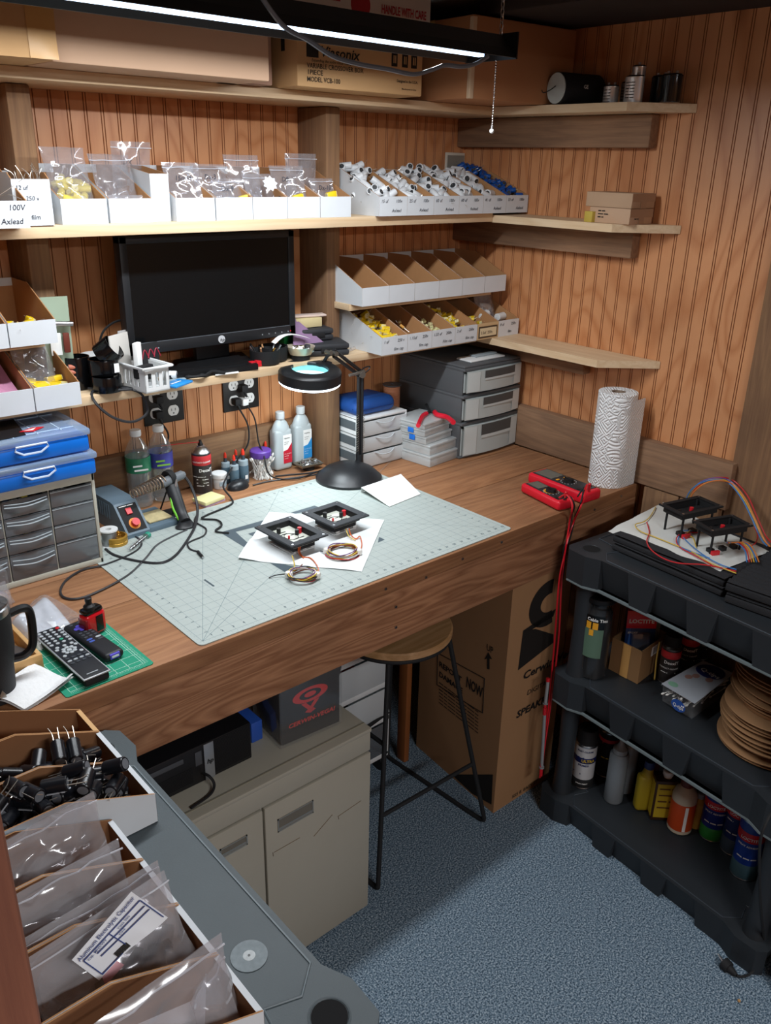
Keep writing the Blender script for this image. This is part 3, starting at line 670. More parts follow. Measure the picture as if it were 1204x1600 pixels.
bag('zip_bag','clear bag written D9 beside the sticker bag',(-.852,-.225,1.71),.098,.115,.03,-.1,-.3,10,writing='D9')
bag('zip_bag','clear bag leaning tall beside the post, behind the front bags',(-.775,-.16,1.72),.10,.13,.03,0,-.05,11,writing='D8')
bag('zip_bag','clear bag with yellow parts in the bin beside the post',(-.752,-.235,1.71),.08,.085,.02,.05,-.3,12,writing='Dx-10')
b=MB().use(mat('sticker','#dfe6ee',.5)); poly=[(cos(a)*(.017 if k%2 else .023),sin(a)*(.014 if k%2 else .019)) for k,a in [(k,2*pi*k/18) for k in range(18)]]; b.prism(poly,0,.001,(-.945,-.262,1.78),(1,.1,0),(0,.35,.93)); tag(b.build('jagged_sticker'),'jagged-edged pale sticker on a clear bag above the monitor','sticker')
for (x,y,z,n) in ((-1.14,-.245,1.722,2),(-.86,-.245,1.735,2),(-.755,-.258,1.752,1),(-1.01,-.25,1.745,1)):
    for k in range(n):
        b=film_mesh(.009,.006,.03,YEL if x>-1 else YELD,EPX,.006); b.v=[Matrix.Rotation(pi/2-.2,4,'Y')@v+Vector((x+.012*k,y+.004*k,z+.010*k)) for v in b.v]
        tag(b.build('film_capacitor'),'yellow film capacitor bagged in the bin '+{-1.14:'after the gap',-.86:'with the D9 bag',-.755:'beside the post',-1.01:'with the DX-3 bag'}[x],'capacitor','bagged yellow capacitor '+str(x))
b=MB().use(CAPK)
for k in range(4): b.cyl((-.99+.02*k,-.235,1.715+.006*k),(-.965+.02*k,-.25,1.735+.003*k),.008)
tag(b.build('dark_parts'),'small dark parts inside the clear bag in the sticker bin','parts',kind='stuff')
bag('zip_bag','clear bag with white parts rising from the corner bin of the lower row',(-.062,-.2,1.35),.085,.11,.05,0,-.3,14,amp=.012)
bag('zip_bag','clear bag over yellow parts in the far left lower bin',(-1.535,-.22,1.345),.085,.12,.04,.1,-.45,15,amp=.012)
pile(film_mesh(.010,.006,.035,YEL,EPX,.006),'film_capacitor','yellow part under the clear bag in the far left lower bin','capacitor','yellow parts in the far left lower bin',-1.56,-1.50,-.27,-.2,1.36,1.372,.01,7,.15)
pile(film_mesh(.008,.006,.022,YEL,EPX,.02),'film_capacitor','yellow part lying in the far left upper bin','capacitor','yellow parts in the far left upper bin',-1.60,-1.52,-.24,-.2,1.50,1.502,.01,5,.3)
b=MB().use(mat('pink_paper','#b9809c',.7)); b.grid(lambda u,v:(-1.668+.075*u,-.285+.17*v,1.360+.045*v+.012*sin(u*4+v*3)),14,14); tag(b.build('pink_paper'),'folded dusky pink paper in the left edge lower bin','paper')
# ------------------------------------------------------------------ lowest back shelf
ZL=1.3244
# monitor
A_=P(200,552,y=-.16); Bp=P(461,527,y=-.16)
t=thing('monitor','large black flat monitor standing on the lowest shelf between the posts','monitor',(-1.05,-.12,ZL))
mz0,mz1=1.386,1.662; mx0,mx1=-1.300,-.808
b=MB().use(mat('monitor_black','#1d1f22',.45)); b.at((0,0,0)); 
F=-.165
for x0,x1,z0,z1 in ((mx0,mx1,mz0,mz0+.028),(mx0,mx1,mz1-.017,mz1),(mx0,mx0+.019,mz0,mz1),(mx1-.019,mx1,mz0,mz1)): b.box(x0,x1,F,F+.03,z0,z1,.002)
b.box(mx0+.002,mx1-.002,F+.008,F+.035,mz0+.002,mz1-.002); b.box(mx0+.08,mx1-.08,F+.03,F+.055,mz0+.03,mz1-.03,.01)
b.build('case',t)
b=MB().use(mat('screen','#0b0e10',.22,spec=.6)); b.box(mx0+.018,mx1-.018,F+.003,F+.009,mz0+.027,mz1-.016); b.build('screen',t)
b=MB().use(mat('monitor_trim','#5c6066',.35)); b.box(mx0+.02,mx1-.02,F-.0008,F+.001,mz0+.027,mz0+.0285); b.build('trim_strip',t)
b=MB().use(mat('silver_logo','#c9ccd0',.3)); cx=(mx0+mx1)/2-.0; b.prism([(.010*cos(a),.010*sin(a)) for a in [k*pi/12 for k in range(24)]],0,.0012,(cx+.01,F,mz0+.0135),(1,0,0),(0,0,1)); b.use(BLK); b.text('hp',(cx+.0045,F-.0018,mz0+.0085),.013,shear=.2); b.build('badge',t)
b=MB().use(mat('dim_grey','#8c9094',.5))
b.text('Compaq',(mx0+.055,F-.0006,mz0+.010),.008)
for k in range(5): b.cyl((mx1-.11+k*.021,F,mz0+.012),(mx1-.11+k*.021,F-.001,mz0+.012),.0018,n=8)
b.use(RED); b.cyl((mx1-.018,F,mz0+.013),(mx1-.018,F-.001,mz0+.013),.002,n=8); b.build('button_marks',t)
b=MB().use(BLK); b.box(-1.10,-1.00,-.13,-.11,ZL+.02,1.45,.004); 
b.prism([(-1.235,-.215),(-.98,-.235),(-.93,-.075),(-1.13,-.06)],ZL,ZL+.014); b.prism([(-1.20,-.195),(-1.0,-.21),(-.96,-.09),(-1.12,-.08)],ZL+.014,ZL+.02); b.build('stand',t)
# far left green board leaning on the post
t=thing('circuit_board','pale green card with small components leaning beside the far left bins','board',(-1.465,-.15,ZL))
b=MB().use(mat('pale_green','#9fb09a',.6)); a=P(76,475,y=-.15); b.at((-1.463,-.15,ZL+.001),-.15,.06); b.box(-.03,.03,0,.002,0,.215); b.build('card',t)
b=MB().use(STEEL).at((-1.463,-.155,ZL+.001),-.15,.06); b.cyl((-.022,-.008,.16),(.032,-.008,.155),.006); b.build('metal_rod',t)
b=MB().use(PAPER).at((-1.463,-.155,ZL+.001),-.15,.06); b.box(-.02,.004,-.005,-.001,.085,.135); b.box(-.02,.03,-.006,-.001,.05,.056); b.build('paper_tag',t)
b=MB().use(mat('brown_part','#6a2f24',.5)).at((-1.463,-.155,ZL+.001),-.15,.06); b.box(.008,.022,-.010,-.001,.09,.135,.002); b.build('component',t)
b=MB().use(mat('coral_part','#c07058',.5)).at((-1.443,-.16,ZL+.001),-.15)
for k in range(4): b.cyl((-.008,-.01,.02+.012*k),(.010,-.01,.018+.012*k),.0055)
b.build('ribbed_part',t)
# black round adapters
def ring(name,label,c,ax,r,h,m=BLKG,cat='ring',closed=False):
    b=MB().use(m); ax=Vector(ax).normalized(); R_=ax.to_track_quat('Z','Y').to_matrix().to_4x4(); b.M=Matrix.Translation(Vector(c))@R_
    b.lathe([(r*.98,0),(r,.002),(r,h-.002),(r*.98,h),(r*.90,h),(r*.88,.004 if closed else 0),((1e-4) if closed else r*.98,.004 if closed else 0)],(0,0,0),28,cap=False); return tag(b.build(name),label,cat)
ring('black_cup','glossy black round ring lying lowest in front of the other black rings',(-1.385,-.215,ZL+.001),(0,0,1),.034,.036,closed=True)
ring('black_cup','glossy black round tube standing on the lowest ring',(-1.382,-.20,ZL+.0375),(0,0,1),.034,.036,closed=True)
ring('black_cup','glossy black tube tilted on top of the black rings, opening facing up',(-1.383,-.198,ZL+.078),(.55,-.45,.55),.030,.04,closed=True)
ring('black_cup','larger black ring standing behind, at the left of the tilted tube',(-1.425,-.15,ZL+.001),(0,0,1),.03,.075,closed=True)
b=MB().use(PAPER); b.box(-1.372,-1.36,-.2355,-.2348,ZL+.045,ZL+.066); tag(b.build('paper_sticker'),'small white sticker on the middle black ring','sticker')
# white basket
def basket(c,rz,w_,d_,h_,label):
    t=thing('storage_basket',label,'basket',c); b=MB().use(WHT).at(c,rz); k=.006
    b.box(-w_/2+.006,w_/2-.006,-d_/2+.006,d_/2-.006,0,.003)
    def side(O,U,L_,slots):
        O=Vector(O);U=Vector(U); n=slots; N=Vector((0,0,1)).cross(U)
        # solid bands and ribs leave real slots
        def slab(u0,u1,z0,z1): 
            b.add([tuple(O+U*u0+Vector((0,0,z0))),tuple(O+U*u1+Vector((0,0,z0))),tuple(O+U*u1+Vector((0,0,z1))),tuple(O+U*u0+Vector((0,0,z1))),
                   tuple(O+U*u0+N*.002+Vector((0,0,z0))),tuple(O+U*u1+N*.002+Vector((0,0,z0))),tuple(O+U*u1+N*.002+Vector((0,0,z1))),tuple(O+U*u0+N*.002+Vector((0,0,z1)))],
                  [(0,1,2,3),(7,6,5,4),(0,4,5,1),(1,5,6,2),(2,6,7,3),(3,7,4,0)])
        slab(0,L_,0,h_*.2); slab(0,L_,h_*.78,h_)
        m_=L_*.13; sw=(L_-2*m_)/(2*n-1)
        slab(0,m_,h_*.2,h_*.78); slab(L_-m_,L_,h_*.2,h_*.78)
        for i in range(n-1): slab(m_+sw*(2*i+1),m_+sw*(2*i+2),h_*.2,h_*.78)
    side((-w_/2+k,-d_/2+k,0),(1,0,0),w_-2*k,3); side((w_/2-k,-d_/2+k,0),(0,1,0),d_-2*k,8); side((w_/2-k,d_/2-k,0),(-1,0,0),w_-2*k,3); side((-w_/2+k,d_/2-k,0),(0,-1,0),d_-2*k,8)
    b.build('body',t,smooth=0)
    b=MB().use(WHT).at(c,rz); b.tube([(-w_/2,-d_/2,h_),(0,-d_/2,h_),(w_/2,-d_/2,h_),(w_/2,0,h_),(w_/2,d_/2,h_),(0,d_/2,h_),(-w_/2,d_/2,h_),(-w_/2,0,h_)],.0035,8,1,closed=True,sm=False); b.build('rim',t); return t
basket((-1.305,-.205,ZL+.0005),.12,.078,.185,.058,'white slotted plastic basket full of papers beside the monitor')
def slabthing(name,label,cat,c,w_,th,h_,rz,rx,m,extra=None,ry=0):
    b=MB().use(m).at(c,rz,rx,ry); b.box(-w_/2,w_/2,-th/2,th/2,0,h_,min(th*.3,.002))
    if extra: extra(b)
    return tag(b.build(name),label,cat)
slabthing('hanging_card','pale clear card with notches sticking up from the white basket','card',(-1.335,-.20,ZL+.01),.07,.004,.115,.5,-.05,mat('pale_card','#c9c6c0',.5))
slabthing('hanging_card','white folded card standing in the white basket, in front of the pale one','card',(-1.305,-.22,ZL+.01),.022,.012,.095,.6,0,PAPER)
slabthing('hanging_card','translucent grey card standing at the back of the white basket','card',(-1.295,-.155,ZL+.01),.06,.002,.115,.3,0,mat('grey_film','#a8a6a4',.4))
def redx(b): 
    b.use(mat('dark_red','#9a2438',.5))
    for k in range(3): b.tube([(-.02+k*.018,-.0025,.05),(-.01+k*.018,-.0025,.07),(0.0+k*.018,-.0025,.05)],.0015,5)
slabthing('black_card','black card with dark red markings leaning in the white basket','card',(-1.27,-.21,ZL+.012),.065,.003,.085,.25,-.1,BLKM,redx)
slabthing('black_pouch','black soft pouch lying in the front of the white basket','pouch',(-1.31,-.255,ZL+.03),.05,.016,.028,.3,0,BLKM)
b=MB().use(WHT); b.at((-1.365,-.12,ZL+.055)); b.lathe([(.02,0),(.035,.012),(.036,.014)],n=24); b.build('x') if 0 else tag(b.build('plastic_saucer'),'shallow white plastic lid behind the black rings','lid')
# white tube, blue packet, glasses
t=thing('pipe_piece','short white plastic tube piece lying beside the basket','tube',(-1.215,-.20,ZL)); b=MB().use(WHT); b.cyl((-1.235,-.19,ZL+.012),(-1.205,-.215,ZL+.012),.011,n=20); b.build('tube',t); b=MB().use(mat('dim_grey')); b.cyl((-1.205,-.215,ZL+.012),(-1.2044,-.2155,ZL+.012),.008,n=16); b.build('core',t)
b=MB().use(mat('blue_packet','#2f8fd8',.35)).at((-1.228,-.258,ZL+.0005),.45); b.box(-.035,.035,-.022,.022,0,.006,.002); b.use(PAPER); b.text('Scotch',(-.025,-.005,.0062),.013,(1,0,0),(0,1,0)); tag(b.build('blue_packet'),'small bright blue packet on the shelf edge beside the basket','packet')
b=MB().use(mat('clear_grey','#9fb2ba',.3)).at((-1.225,-.225,ZL+.001),.4); b.box(-.04,.04,-.018,.018,0,.004,.001); tag(b.build('flat_sleeve'),'pale grey plastic sleeve behind the blue packet','sleeve')
t=thing('safety_glasses','black framed glasses folded on the shelf in front of the monitor','glasses',(-1.13,-.225,ZL))
b=MB().use(BLKM); b.tube([(-1.185,-.225,ZL+.006),(-1.16,-.24,ZL+.008),(-1.135,-.235,ZL+.006),(-1.15,-.215,ZL+.006)],.004,6,closed=True); b.tube([(-1.135,-.235,ZL+.006),(-1.11,-.228,ZL+.012),(-1.085,-.24,ZL+.006),(-1.10,-.218,ZL+.005)],.0035,6,closed=True); b.build('frame',t)
b=MB().use(BLKM); b.tube([(-1.185,-.225,ZL+.008),(-1.15,-.205,ZL+.008),(-1.10,-.205,ZL+.006)],.0025,5); b.build('arm',t)
b=MB().use(PAPER).at((-1.07,-.222,ZL+.001),-.2); b.prism([(-.035,-.02),(.03,-.015),(.035,.012),(-.02,.018)],0,.0015); tag(b.build('paper_scrap'),'white paper scrap under the front of the monitor stand','paper')
# cup of bits, die, dish
t=thing('bits_tub','shallow round black tub holding small screwdrivers and bits, right of the monitor stand','tub',(-.925,-.19,ZL))
c=Vector((-.925,-.185,ZL)); b=MB().use(BLKM); b.lathe([(.0,0),(.036,0),(.04,.004),(.041,.038),(.038,.038),(.036,.005),(.0,.005)],c,28,cap=False); b.build('tub',t)
b=MB().use(BLKM); c3=Vector((-.885,-.165,ZL)); b.lathe([(.0,0),(.034,0),(.038,.004),(.04,.04),(.037,.04),(.034,.005),(.0,.005)],c3,28,cap=False); tag(b.build('black_tub'),'second round black tub touching the tub of bits, on its right','tub')
for k in range(7):
    b=MB().use([STEEL,KRAFT,BLK,STEEL,mat('skin_handle','#b98e6a',.5),BRASS,STEEL][k]); a=2*pi*k/7; p=c+Vector((.018*cos(a),.018*sin(a),.008)); b.cyl(p,c+Vector((.043*cos(a+.3),.043*sin(a+.3),.05)),.0025)
    tag(b.build('small_bit'),['steel bit','kraft coloured stick','black bit','second steel bit','tan handled stick','brass bit','rear steel bit'][k]+' standing in the black tub by the monitor','bit')
b=MB().use(RED); b.box(-.988,-.972,-.215,-.199,ZL+.0005,ZL+.0165,.002); b.use(WHT); b.cyl((-.98,-.2151,ZL+.008),(-.98,-.2156,ZL+.008),.002,n=8); tag(b.build('red_die'),'small red die with white pips in front of the monitor','die')
b=MB().use(RED); b.box(-.968,-.952,-.212,-.196,ZL+.0005,ZL+.0165,.002); tag(b.build('red_die'),'second red die touching the black tub','die')
t=thing('magnetic_dish','shiny steel dish of small parts between the monitor and the black cases','dish',(-.815,-.195,ZL))
b=MB().use(mat('cream_metal','#cfc6b0',.3,metal=.4)); b.lathe([(.0,.012),(.02,.012),(.030,.014),(.040,.034),(.041,.036),(.038,.035),(.028,.018),(0,.016)],(-.815,-.195,ZL),28,cap=False); b.build('dish',t)
b=MB().use(BLKM); b.lathe([(.026,0),(.026,.012)],(-.815,-.195,ZL),20); b.build('base',t)
b=MB().use(STEEL)
for k in range(30): p=Vector((-.815+jit(.024),-.195+jit(.024),ZL+.018+random.random()*.012)); b.cyl(p,p+Vector((jit(.01),jit(.01),.004)),.0018,n=6)
tag(b.build('small_screws'),'small screws heaped in the steel dish','screws',kind='stuff')
b=MB().use(PAPER); b.grid(lambda u,v:(-.90+.12*u,-.20+.02*v+.02*sin(u*3),ZL+.052+.014*sin(u*pi)+.002*v),12,4); tag(b.build('paper_strip'),'white curled paper strip lying across the tub and dish','paper strip')
# cases
def case(label,c,w_,d_,h_,rz):
    t=thing('tool_case',label,'case',c); b=MB().use(mat('case_grey','#303236',.6)).at(c,rz); b.box(-w_/2,w_/2,-d_/2,d_/2,0,h_*.48,.006); b.box(-w_/2,w_/2,-d_/2,d_/2,h_*.5,h_,.006); b.build('shell',t)
    b=MB().use(BLKM).at(c,rz); b.box(-.02,.02,-d_/2-.003,-d_/2,h_*.3,h_*.7,.001); b.build('latch',t); return t
case('larger flat black plastic case, lower of two beside the corner bins',(-.715,-.165,ZL+.0005),.13,.10,.034,-.35)
case('smaller black plastic case stacked on the larger one against the post',(-.725,-.135,ZL+.036),.10,.065,.033,-.2)
slabthing('cream_box','cream cardboard box resting on the small black case','box',(-.74,-.115,ZL+.0705),.085,.05,.026,-.1,0,mat('cream_box','#d3c494',.7))
b=MB().use(mat('pink_white','#d6c2b8',.5)); b.at((-.735,-.12,ZL+.098),-.25); b.box(-.07,.055,-.012,.02,0,.006,.002); tag(b.build('flat_tray'),'long thin white and pink tray on top of the cream box','tray')
b=MB().use(GREEN); b.box(-.81,-.775,-.11,-.08,ZL+.001,ZL+.115,.002); tag(b.build('green_box'),'bright green box standing behind the right edge of the monitor','box')
t=thing('triangle_ruler','purple tinted triangular drafting square leaning on the cases','square',(-.775,-.15,ZL))
b=MB().use(mat('purple_clear','#8f7494',.25)); b.add([(-.82,-.17,ZL+.035),(-.72,-.185,ZL+.03),(-.79,-.125,ZL+.105),(-.82,-.168,ZL+.035),(-.72,-.183,ZL+.03),(-.79,-.123,ZL+.105)],[(0,1,2),(5,4,3),(0,3,4,1),(1,4,5,2),(2,5,3,0)]); b.build('sheet',t,smooth=0)
b=MB().use(mat('clear_bits','#b8b0a8',.3))
for k in range(5): b.box(-.655+.012*k,-.648+.012*k,-.205+.006*k,-.195+.006*k,ZL,ZL+.006+.001*(k%3),.001)
tag(b.build('small_scraps'),'tiny clear scraps on the shelf beside the black case','scraps',kind='stuff')
# cords near the rings
CORDG=mat('cord_dark','#2c2d30',.45)
cable('electric_cable','dark cord looping below the shelf edge under the white basket','cord',[(-1.42,-.19,ZL+.006),(-1.40,-.225,ZL+.006),(-1.37,-.245,ZL+.006),(-1.34,-.25,ZL+.005),(-1.36,-.20,ZL+.005),(-1.42,-.215,ZL+.005),(-1.43,-.248,ZL-.015),(-1.40,-.262,ZL-.05),(-1.355,-.268,ZL-.068),(-1.315,-.266,ZL-.052),(-1.32,-.26,ZL-.012),(-1.345,-.245,ZL+.005),(-1.38,-.20,ZL+.005)],.0032,CORDG)
cable('electric_cable','black cord curving from behind the monitor down to the basket','cord',[(-1.26,-.11,ZL+.14),(-1.30,-.10,ZL+.135),(-1.335,-.10,ZL+.11),(-1.35,-.09,ZL+.05),(-1.36,-.08,ZL+.005)],.003,BLKM)

# ------------------------------------------------------------------ outlets
def outlet(label,x0,x1,z0,z1):
    t=thing('wall_outlet',label,'outlet',((x0+x1)/2,-.002,z0)); b=MB().use(mat('plate_black','#1c1b1a',.5)); b.box(x0,x1,-.006,-.0005,z0,z1,.002); b.build('cover_plate',t)
    R_=mat('receptacle','#d9dad8',.4)
    for cx in (x0+(x1-x0)*.28,x0+(x1-x0)*.72):
        for cz in (z0+(z1-z0)*.30,z0+(z1-z0)*.72):
            b=MB().use(R_); b.prism([(.0165*cos(a),max(-.0145,min(.0145,.0165*sin(a)))) for a in [k*pi/12 for k in range(24)]],0,.002,(cx,-.006,cz),(1,0,0),(0,0,1)); r=b.build('receptacle',t)
            b=MB().use(BLK); b.box(cx-.0065,cx-.005,-.0086,-.0078,cz-.001,cz+.006); b.box(cx+.005,cx+.0065,-.0086,-.0078,cz-.001,cz+.006); b.cyl((cx,-.0078,cz-.0075),(cx,-.0086,cz-.0075),.0022,n=10); b.build('slots',r)
    return x0+(x1-x0)*.28,x0+(x1-x0)*.72,z0+(z1-z0)*.30,z0+(z1-z0)*.72
xa,xb,za,zb=outlet('black four-socket wall outlet under the white basket, with two black plugs',-1.202,-1.081,1.153,1.262)
def plug(label,x,z,m=BLKM,down=True):
    t=thing('power_plug',label,'plug',(x,-.02,z)); b=MB().use(m); b.box(x-.011,x+.011,-.034,-.0085,z-.010,z+.010,.003); b.build('plug_body',t); b=MB().use(m); b.cyl((x,-.026,z-.008),(x+.006,-.030,z-.026),.0045,.003); b.build('strain_relief',t); return t
plug('black plug in the lower left socket of the outlet under the basket',xa,za); plug('black angled plug in the upper left socket of the outlet under the basket',xa+.004,zb-.004)
xc,xd,zc,zd=outlet('black four-socket wall outlet right of the first, below the monitor, with two adapters',-.954,-.833,1.150,1.257)
plug('black cube adapter in the lower left socket of the outlet below the monitor',xc,zc); 
plug('black plug in the upper middle of the outlet below the monitor',xc+.024,zd-.008)
t=thing('power_plug','white cube charger in the outlet below the monitor','plug',(xc+.02,-.03,zc)); b=MB().use(WHT); b.box(xc+.010,xc+.030,-.04,-.0085,zc-.012,zc+.008,.003); b.build('plug_body',t)
def Dp(px,py,h=.0): return P(px,py,z=DZ+h)
q0=Vector((xa+.006,-.03,za-.026))
cable('electric_cable','black cord dropping from the outlet under the basket to the bench','cord',[q0,q0+Vector((.012,-.005,-.03)),q0+Vector((.0,-.01,-.06)),q0+Vector((-.03,-.012,-.085)),q0+Vector((-.06,-.012,-.11)),q0+Vector((-.07,-.015,-.165))],.0026,BLKM)
cable('electric_cable','black cord from the cube adapter falling behind the swab jar','cord',[(xc+.006,-.03,zc-.026),(xc+.02,-.045,zc-.07),(xc+.012,-.055,zc-.12),(-.94,-.06,1.03),(-.99,-.10,1.02),(-1.03,-.13,1.005),(-1.06,-.16,.99),(-1.055,-.19,.966),(-1.08,-.23,.966),(-1.17,-.255,.966),(-1.19,-.27,.966),(-1.165,-.30,.966),(-1.175,-.34,.968),(-1.205,-.36,.966),(-1.185,-.39,.966)],.0026,BLKM)
cable('electric_cable','thin black cord from the white charger passing in front of the purple lid','cord',[(xc+.022,-.042,zc-.01),(-.882,-.055,1.13),(-.875,-.06,1.06),(-.895,-.115,1.04),(-.895,-.135,.99),(-.865,-.14,.966),(-.82,-.175,.966),(-.77,-.17,.966),(-.70,-.155,.966)],.0022,BLKM)
# ------------------------------------------------------------------ on the bench, left
# small-parts drawer cabinet
CX0,CX1,CY0,CY1=-1.80,-1.492,-.345,-.19; ZC=.9605; ZCT=1.183
t=thing('drawer_cabinet','pale grey parts cabinet with see-through drawers at the left end of the bench','cabinet',((CX0+CX1)/2,CY0,ZC))
IV=mat('ivory_plastic','#b9b9ac',.6,bump=.3,bscale=400)
b=MB().use(IV)
b.box(CX0,CX1,CY0,CY1,ZC,ZC+.014,.002); b.box(CX0,CX1,CY0,CY1,ZCT-.020,ZCT,.002); b.box(CX0,CX0+.008,CY0,CY1,ZC,ZCT); b.box(CX1-.008,CX1,CY0,CY1,ZC,ZCT,.002); b.box(CX0,CX1,CY1-.005,CY1,ZC,ZCT)
for x in (CX0+.103,CX0+.205): b.box(x-.001,x+.001,CY0+.004,CY1,ZC,ZCT-.02)
b.build('cabinet_frame',t)
SMOKE=clear('smoke_plastic','#a9aeb4',.6,.15,'#8a9096',.42)
cols=[(CX0+.009,CX0+.101,[.062,.042,.042,.040]),(CX0+.105,CX0+.203,[.062,.042,.042,.040]),(CX0+.207,CX1-.009,[.062,.042,.042,.040])]
junk=[mat('junk_a','#8a3a34',.6),mat('junk_b','#b9a230',.6),mat('junk_c','#2c3c58',.6),mat('junk_d','#2a2c30',.6),mat('junk_e','#a8a39a',.6),mat('junk_f','#9a5a2c',.6),mat('junk_g','#3c4a48',.6)]
for ci,(x0,x1,hs) in enumerate(cols):
    z=ZC+.0145
    for k,h in enumerate(hs):
        b=MB().use(SMOKE); f=CY0+.001
        b.box(x0,x1,f,f+.002,z,z+h-.002,.0006); b.box(x0,x0+.0015,f+.002,CY1-.01,z,z+h*.7); b.box(x1-.0015,x1,f+.002,CY1-.01,z,z+h*.7); b.box(x0,x1,f+.002,CY1-.01,z,z+.0015)
        d=b.build('drawer',t)
        b=MB().use(mat('edge_dark','#3c4146',.3)); b.box(x0,x1,f-.0006,f,z+h-.004,z+h-.0025); b.build('edge_line',d)
        b=MB().use(mat('clear_edge','#a9b4ba',.25))
        if ci==1 or ci==0: b.tube([(x0+.004,f-.002,z+h*.62),((x0+x1)/2,f-.010,z+h*.56),(x1-.004,f-.002,z+h*.62)],.0016,5); b.tube([(x0+.004,f-.002,z+h*.78),((x0+x1)/2,f-.010,z+h*.74),(x1-.004,f-.002,z+h*.78)],.0012,5); b.build('pull_lip',d)
        else: b.box(x0,x1,f-.0008,f,z+h-.006,z+h-.004); b.build('pull_lip',d)
        b=MB()
        for j in range(9):
            b.use(junk[(j*3+k+ci*2)%7] if not (ci==2 and k>0) else (mat('junk_h','#6a6c70',.6))); xx=random.uniform(x0+.01,x1-.02); yy=random.uniform(f+.006,f+.05); b.box(xx,xx+random.uniform(.006,.022),yy,yy+.012,z+.002,z+.004+random.uniform(.3,.75)*h,.001)
        tag(b.build('small_parts'),'assorted small parts in the '+['left','middle','right'][ci]+' column, '+['bottom','third','second','top'][k]+' drawer of the grey cabinet','parts',kind='stuff')
        z+=h
b=MB().use(PAPER); b.box(CX0+.15,CX0+.195,CY0+.006,CY0+.007,ZC+.02,ZC+.062); b.use(INK)
for j in range(12): b.box(CX0+.178+j*.0011,CX0+.1785+j*.0011,CY0+.0052,CY0+.0058,ZC+.028,ZC+.052)
tag(b.build('barcode_packet'),'white packet with a barcode inside the bottom middle cabinet drawer','packet')
b=MB().use(mat('milk_bag','#9ea2a4',.5)); b.grid(lambda u,v:(CX0+.215+.075*u+.004*noise.noise(Vector((u*5,v*5,1))),CY0+.012+.01*noise.noise(Vector((u*6,v*6,2))),ZC+.018+.045*v*(1-.5*u*u)+.004*noise.noise(Vector((u*7,v*3,5)))),14,12); tag(b.build('milky_bag'),'milky plastic bag inside the bottom right cabinet drawer','bag')
# blue cases
BLC=mat('blue_translucent','#0f6cd0',.3,var=.25,vscale=9); LID=clear('lid_clear','#e6f0fa',.55,.2,'#a8c4e4',.42)
def blue_case(label,z,x1,y0,front):
    x0=x1-.30; y1=y0+.21; t=thing('organizer_case',label,'case',((x0+x1)/2,(y0+y1)/2,z))
    b=MB().use(BLC); b.box(x0,x1,y0,y1,z,z+.036,.006); b.build('tray',t)
    b=MB().use(LID); b.box(x0-.004,x1+.004,y0-.004,y1+.004,z+.036,z+.051,.005); b.build('lid',t)
    b=MB().use(mat('lid_rib','#b9cfe6',.3))
    for x in (x0+.05,x0+.10,x0+.15,x0+.20,x0+.25): b.box(x-.0012,x+.0012,y0+.02,y1-.02,z+.0505,z+.0518)
    for y in (y0+.03,y0+.09,y0+.15): b.box(x0+.02,x1-.02,y-.0012,y+.0012,z+.0505,z+.0518)
    b.build('lid_ribs',t)
    cx=x1-.125; b=MB().use(mat('lid_latch','#c3d4ea',.3)); q=[(cx-.032,.038),(cx+.032,.038),(cx+.034,.030),(cx+.018,.020),(cx-.018,.020),(cx-.034,.030)]; b.tube([(x,y0-.006,z+zz) for x,zz in q],.0024,6,1,closed=True,sm=False); b.build('latch',t)
    return t
blue_case('blue parts case with a clear lid, lower of two on the grey drawer cabinet',ZCT+.001,-1.49,-.36,0)
blue_case('blue parts case with a clear lid and a red logo, upper of two',ZCT+.0545,-1.497,-.355,0)
b=MB().use(mat('lid_label','#16171b',.4)); b.prism([(-1.80,-.345),(-1.62,-.33),(-1.60,-.20),(-1.80,-.2)],ZCT+.1065,ZCT+.1072); b.use(RED); b.prism([(-1.625,-.305),(-1.592,-.29),(-1.57,-.298),(-1.60,-.318)],ZCT+.1072,ZCT+.1082); b.use(PAPER); b.prism([(-1.615,-.305),(-1.60,-.302),(-1.587,-.296),(-1.598,-.31)],ZCT+.1082,ZCT+.1088)
tag(b.build('case_insert'),'dark card with a red badge on top of the upper blue case','card')
# clear clamshell at the left frame edge
b=MB().use(CLR); b.box(-1.84,-1.735,-.46,-.38,ZC,ZC+.10,.006); tag(b.build('clamshell'),'clear plastic clamshell box at the left frame edge, in front of the drawer cabinet','box')
bag('clear_bag','crumpled clear bag beside the clamshell at the left edge',(-1.765,-.425,ZC),.10,.05,.05,.3,-.5,21,zip_=False,amp=.012)
# water bottles
def water_bottle(c,label,rz,lc,txt):
    t=thing('water_bottle',label,'bottle',c); b=MB().use(clear('pet','#eef4f6',.45,.06,'#dfe5e8',.14)); R=.0325
    prof=[(.0,.004),(.02,.0),(.029,.004),(R,.015)]+[(R-(.0018 if k%2 else 0),.02+k*.0085) for k in range(9)]+[(R-.001,.10),(R-.001,.142),(R,.148),(.029,.16),(.022,.175),(.0145,.188),(.0125,.193),(.0125,.200)]
    b.lathe(prof,c,24,cap=False); b.build('bottle_wall',t)
    b=MB().use(mat('bottle_cap','#e6eaec',.4)); b.lathe([(.0145,.196),(.015,.199),(.015,.209),(.0135,.212)],c,20); b.build('cap',t)
    b=MB().use(lc); cx,cy,cz=c; b.lathe([(R+.0003,.100),(R+.0006,.101),(R+.0006,.140),(R+.0003,.141)],c,24,cap=False); lb=b.build('label',t)
    b=MB().use(txt); 
    for k,(dx,dz,s) in enumerate(((-.022,.118,'PURE'),(-.018,.106,'SPRING'))): b.text(s,(cx+dx*.7-.012,cy-R-.0009+.006,cz+dz),.012,(1,-.25,0),(0,0,1),'L',.02)
    b.build('label_lettering',lb)
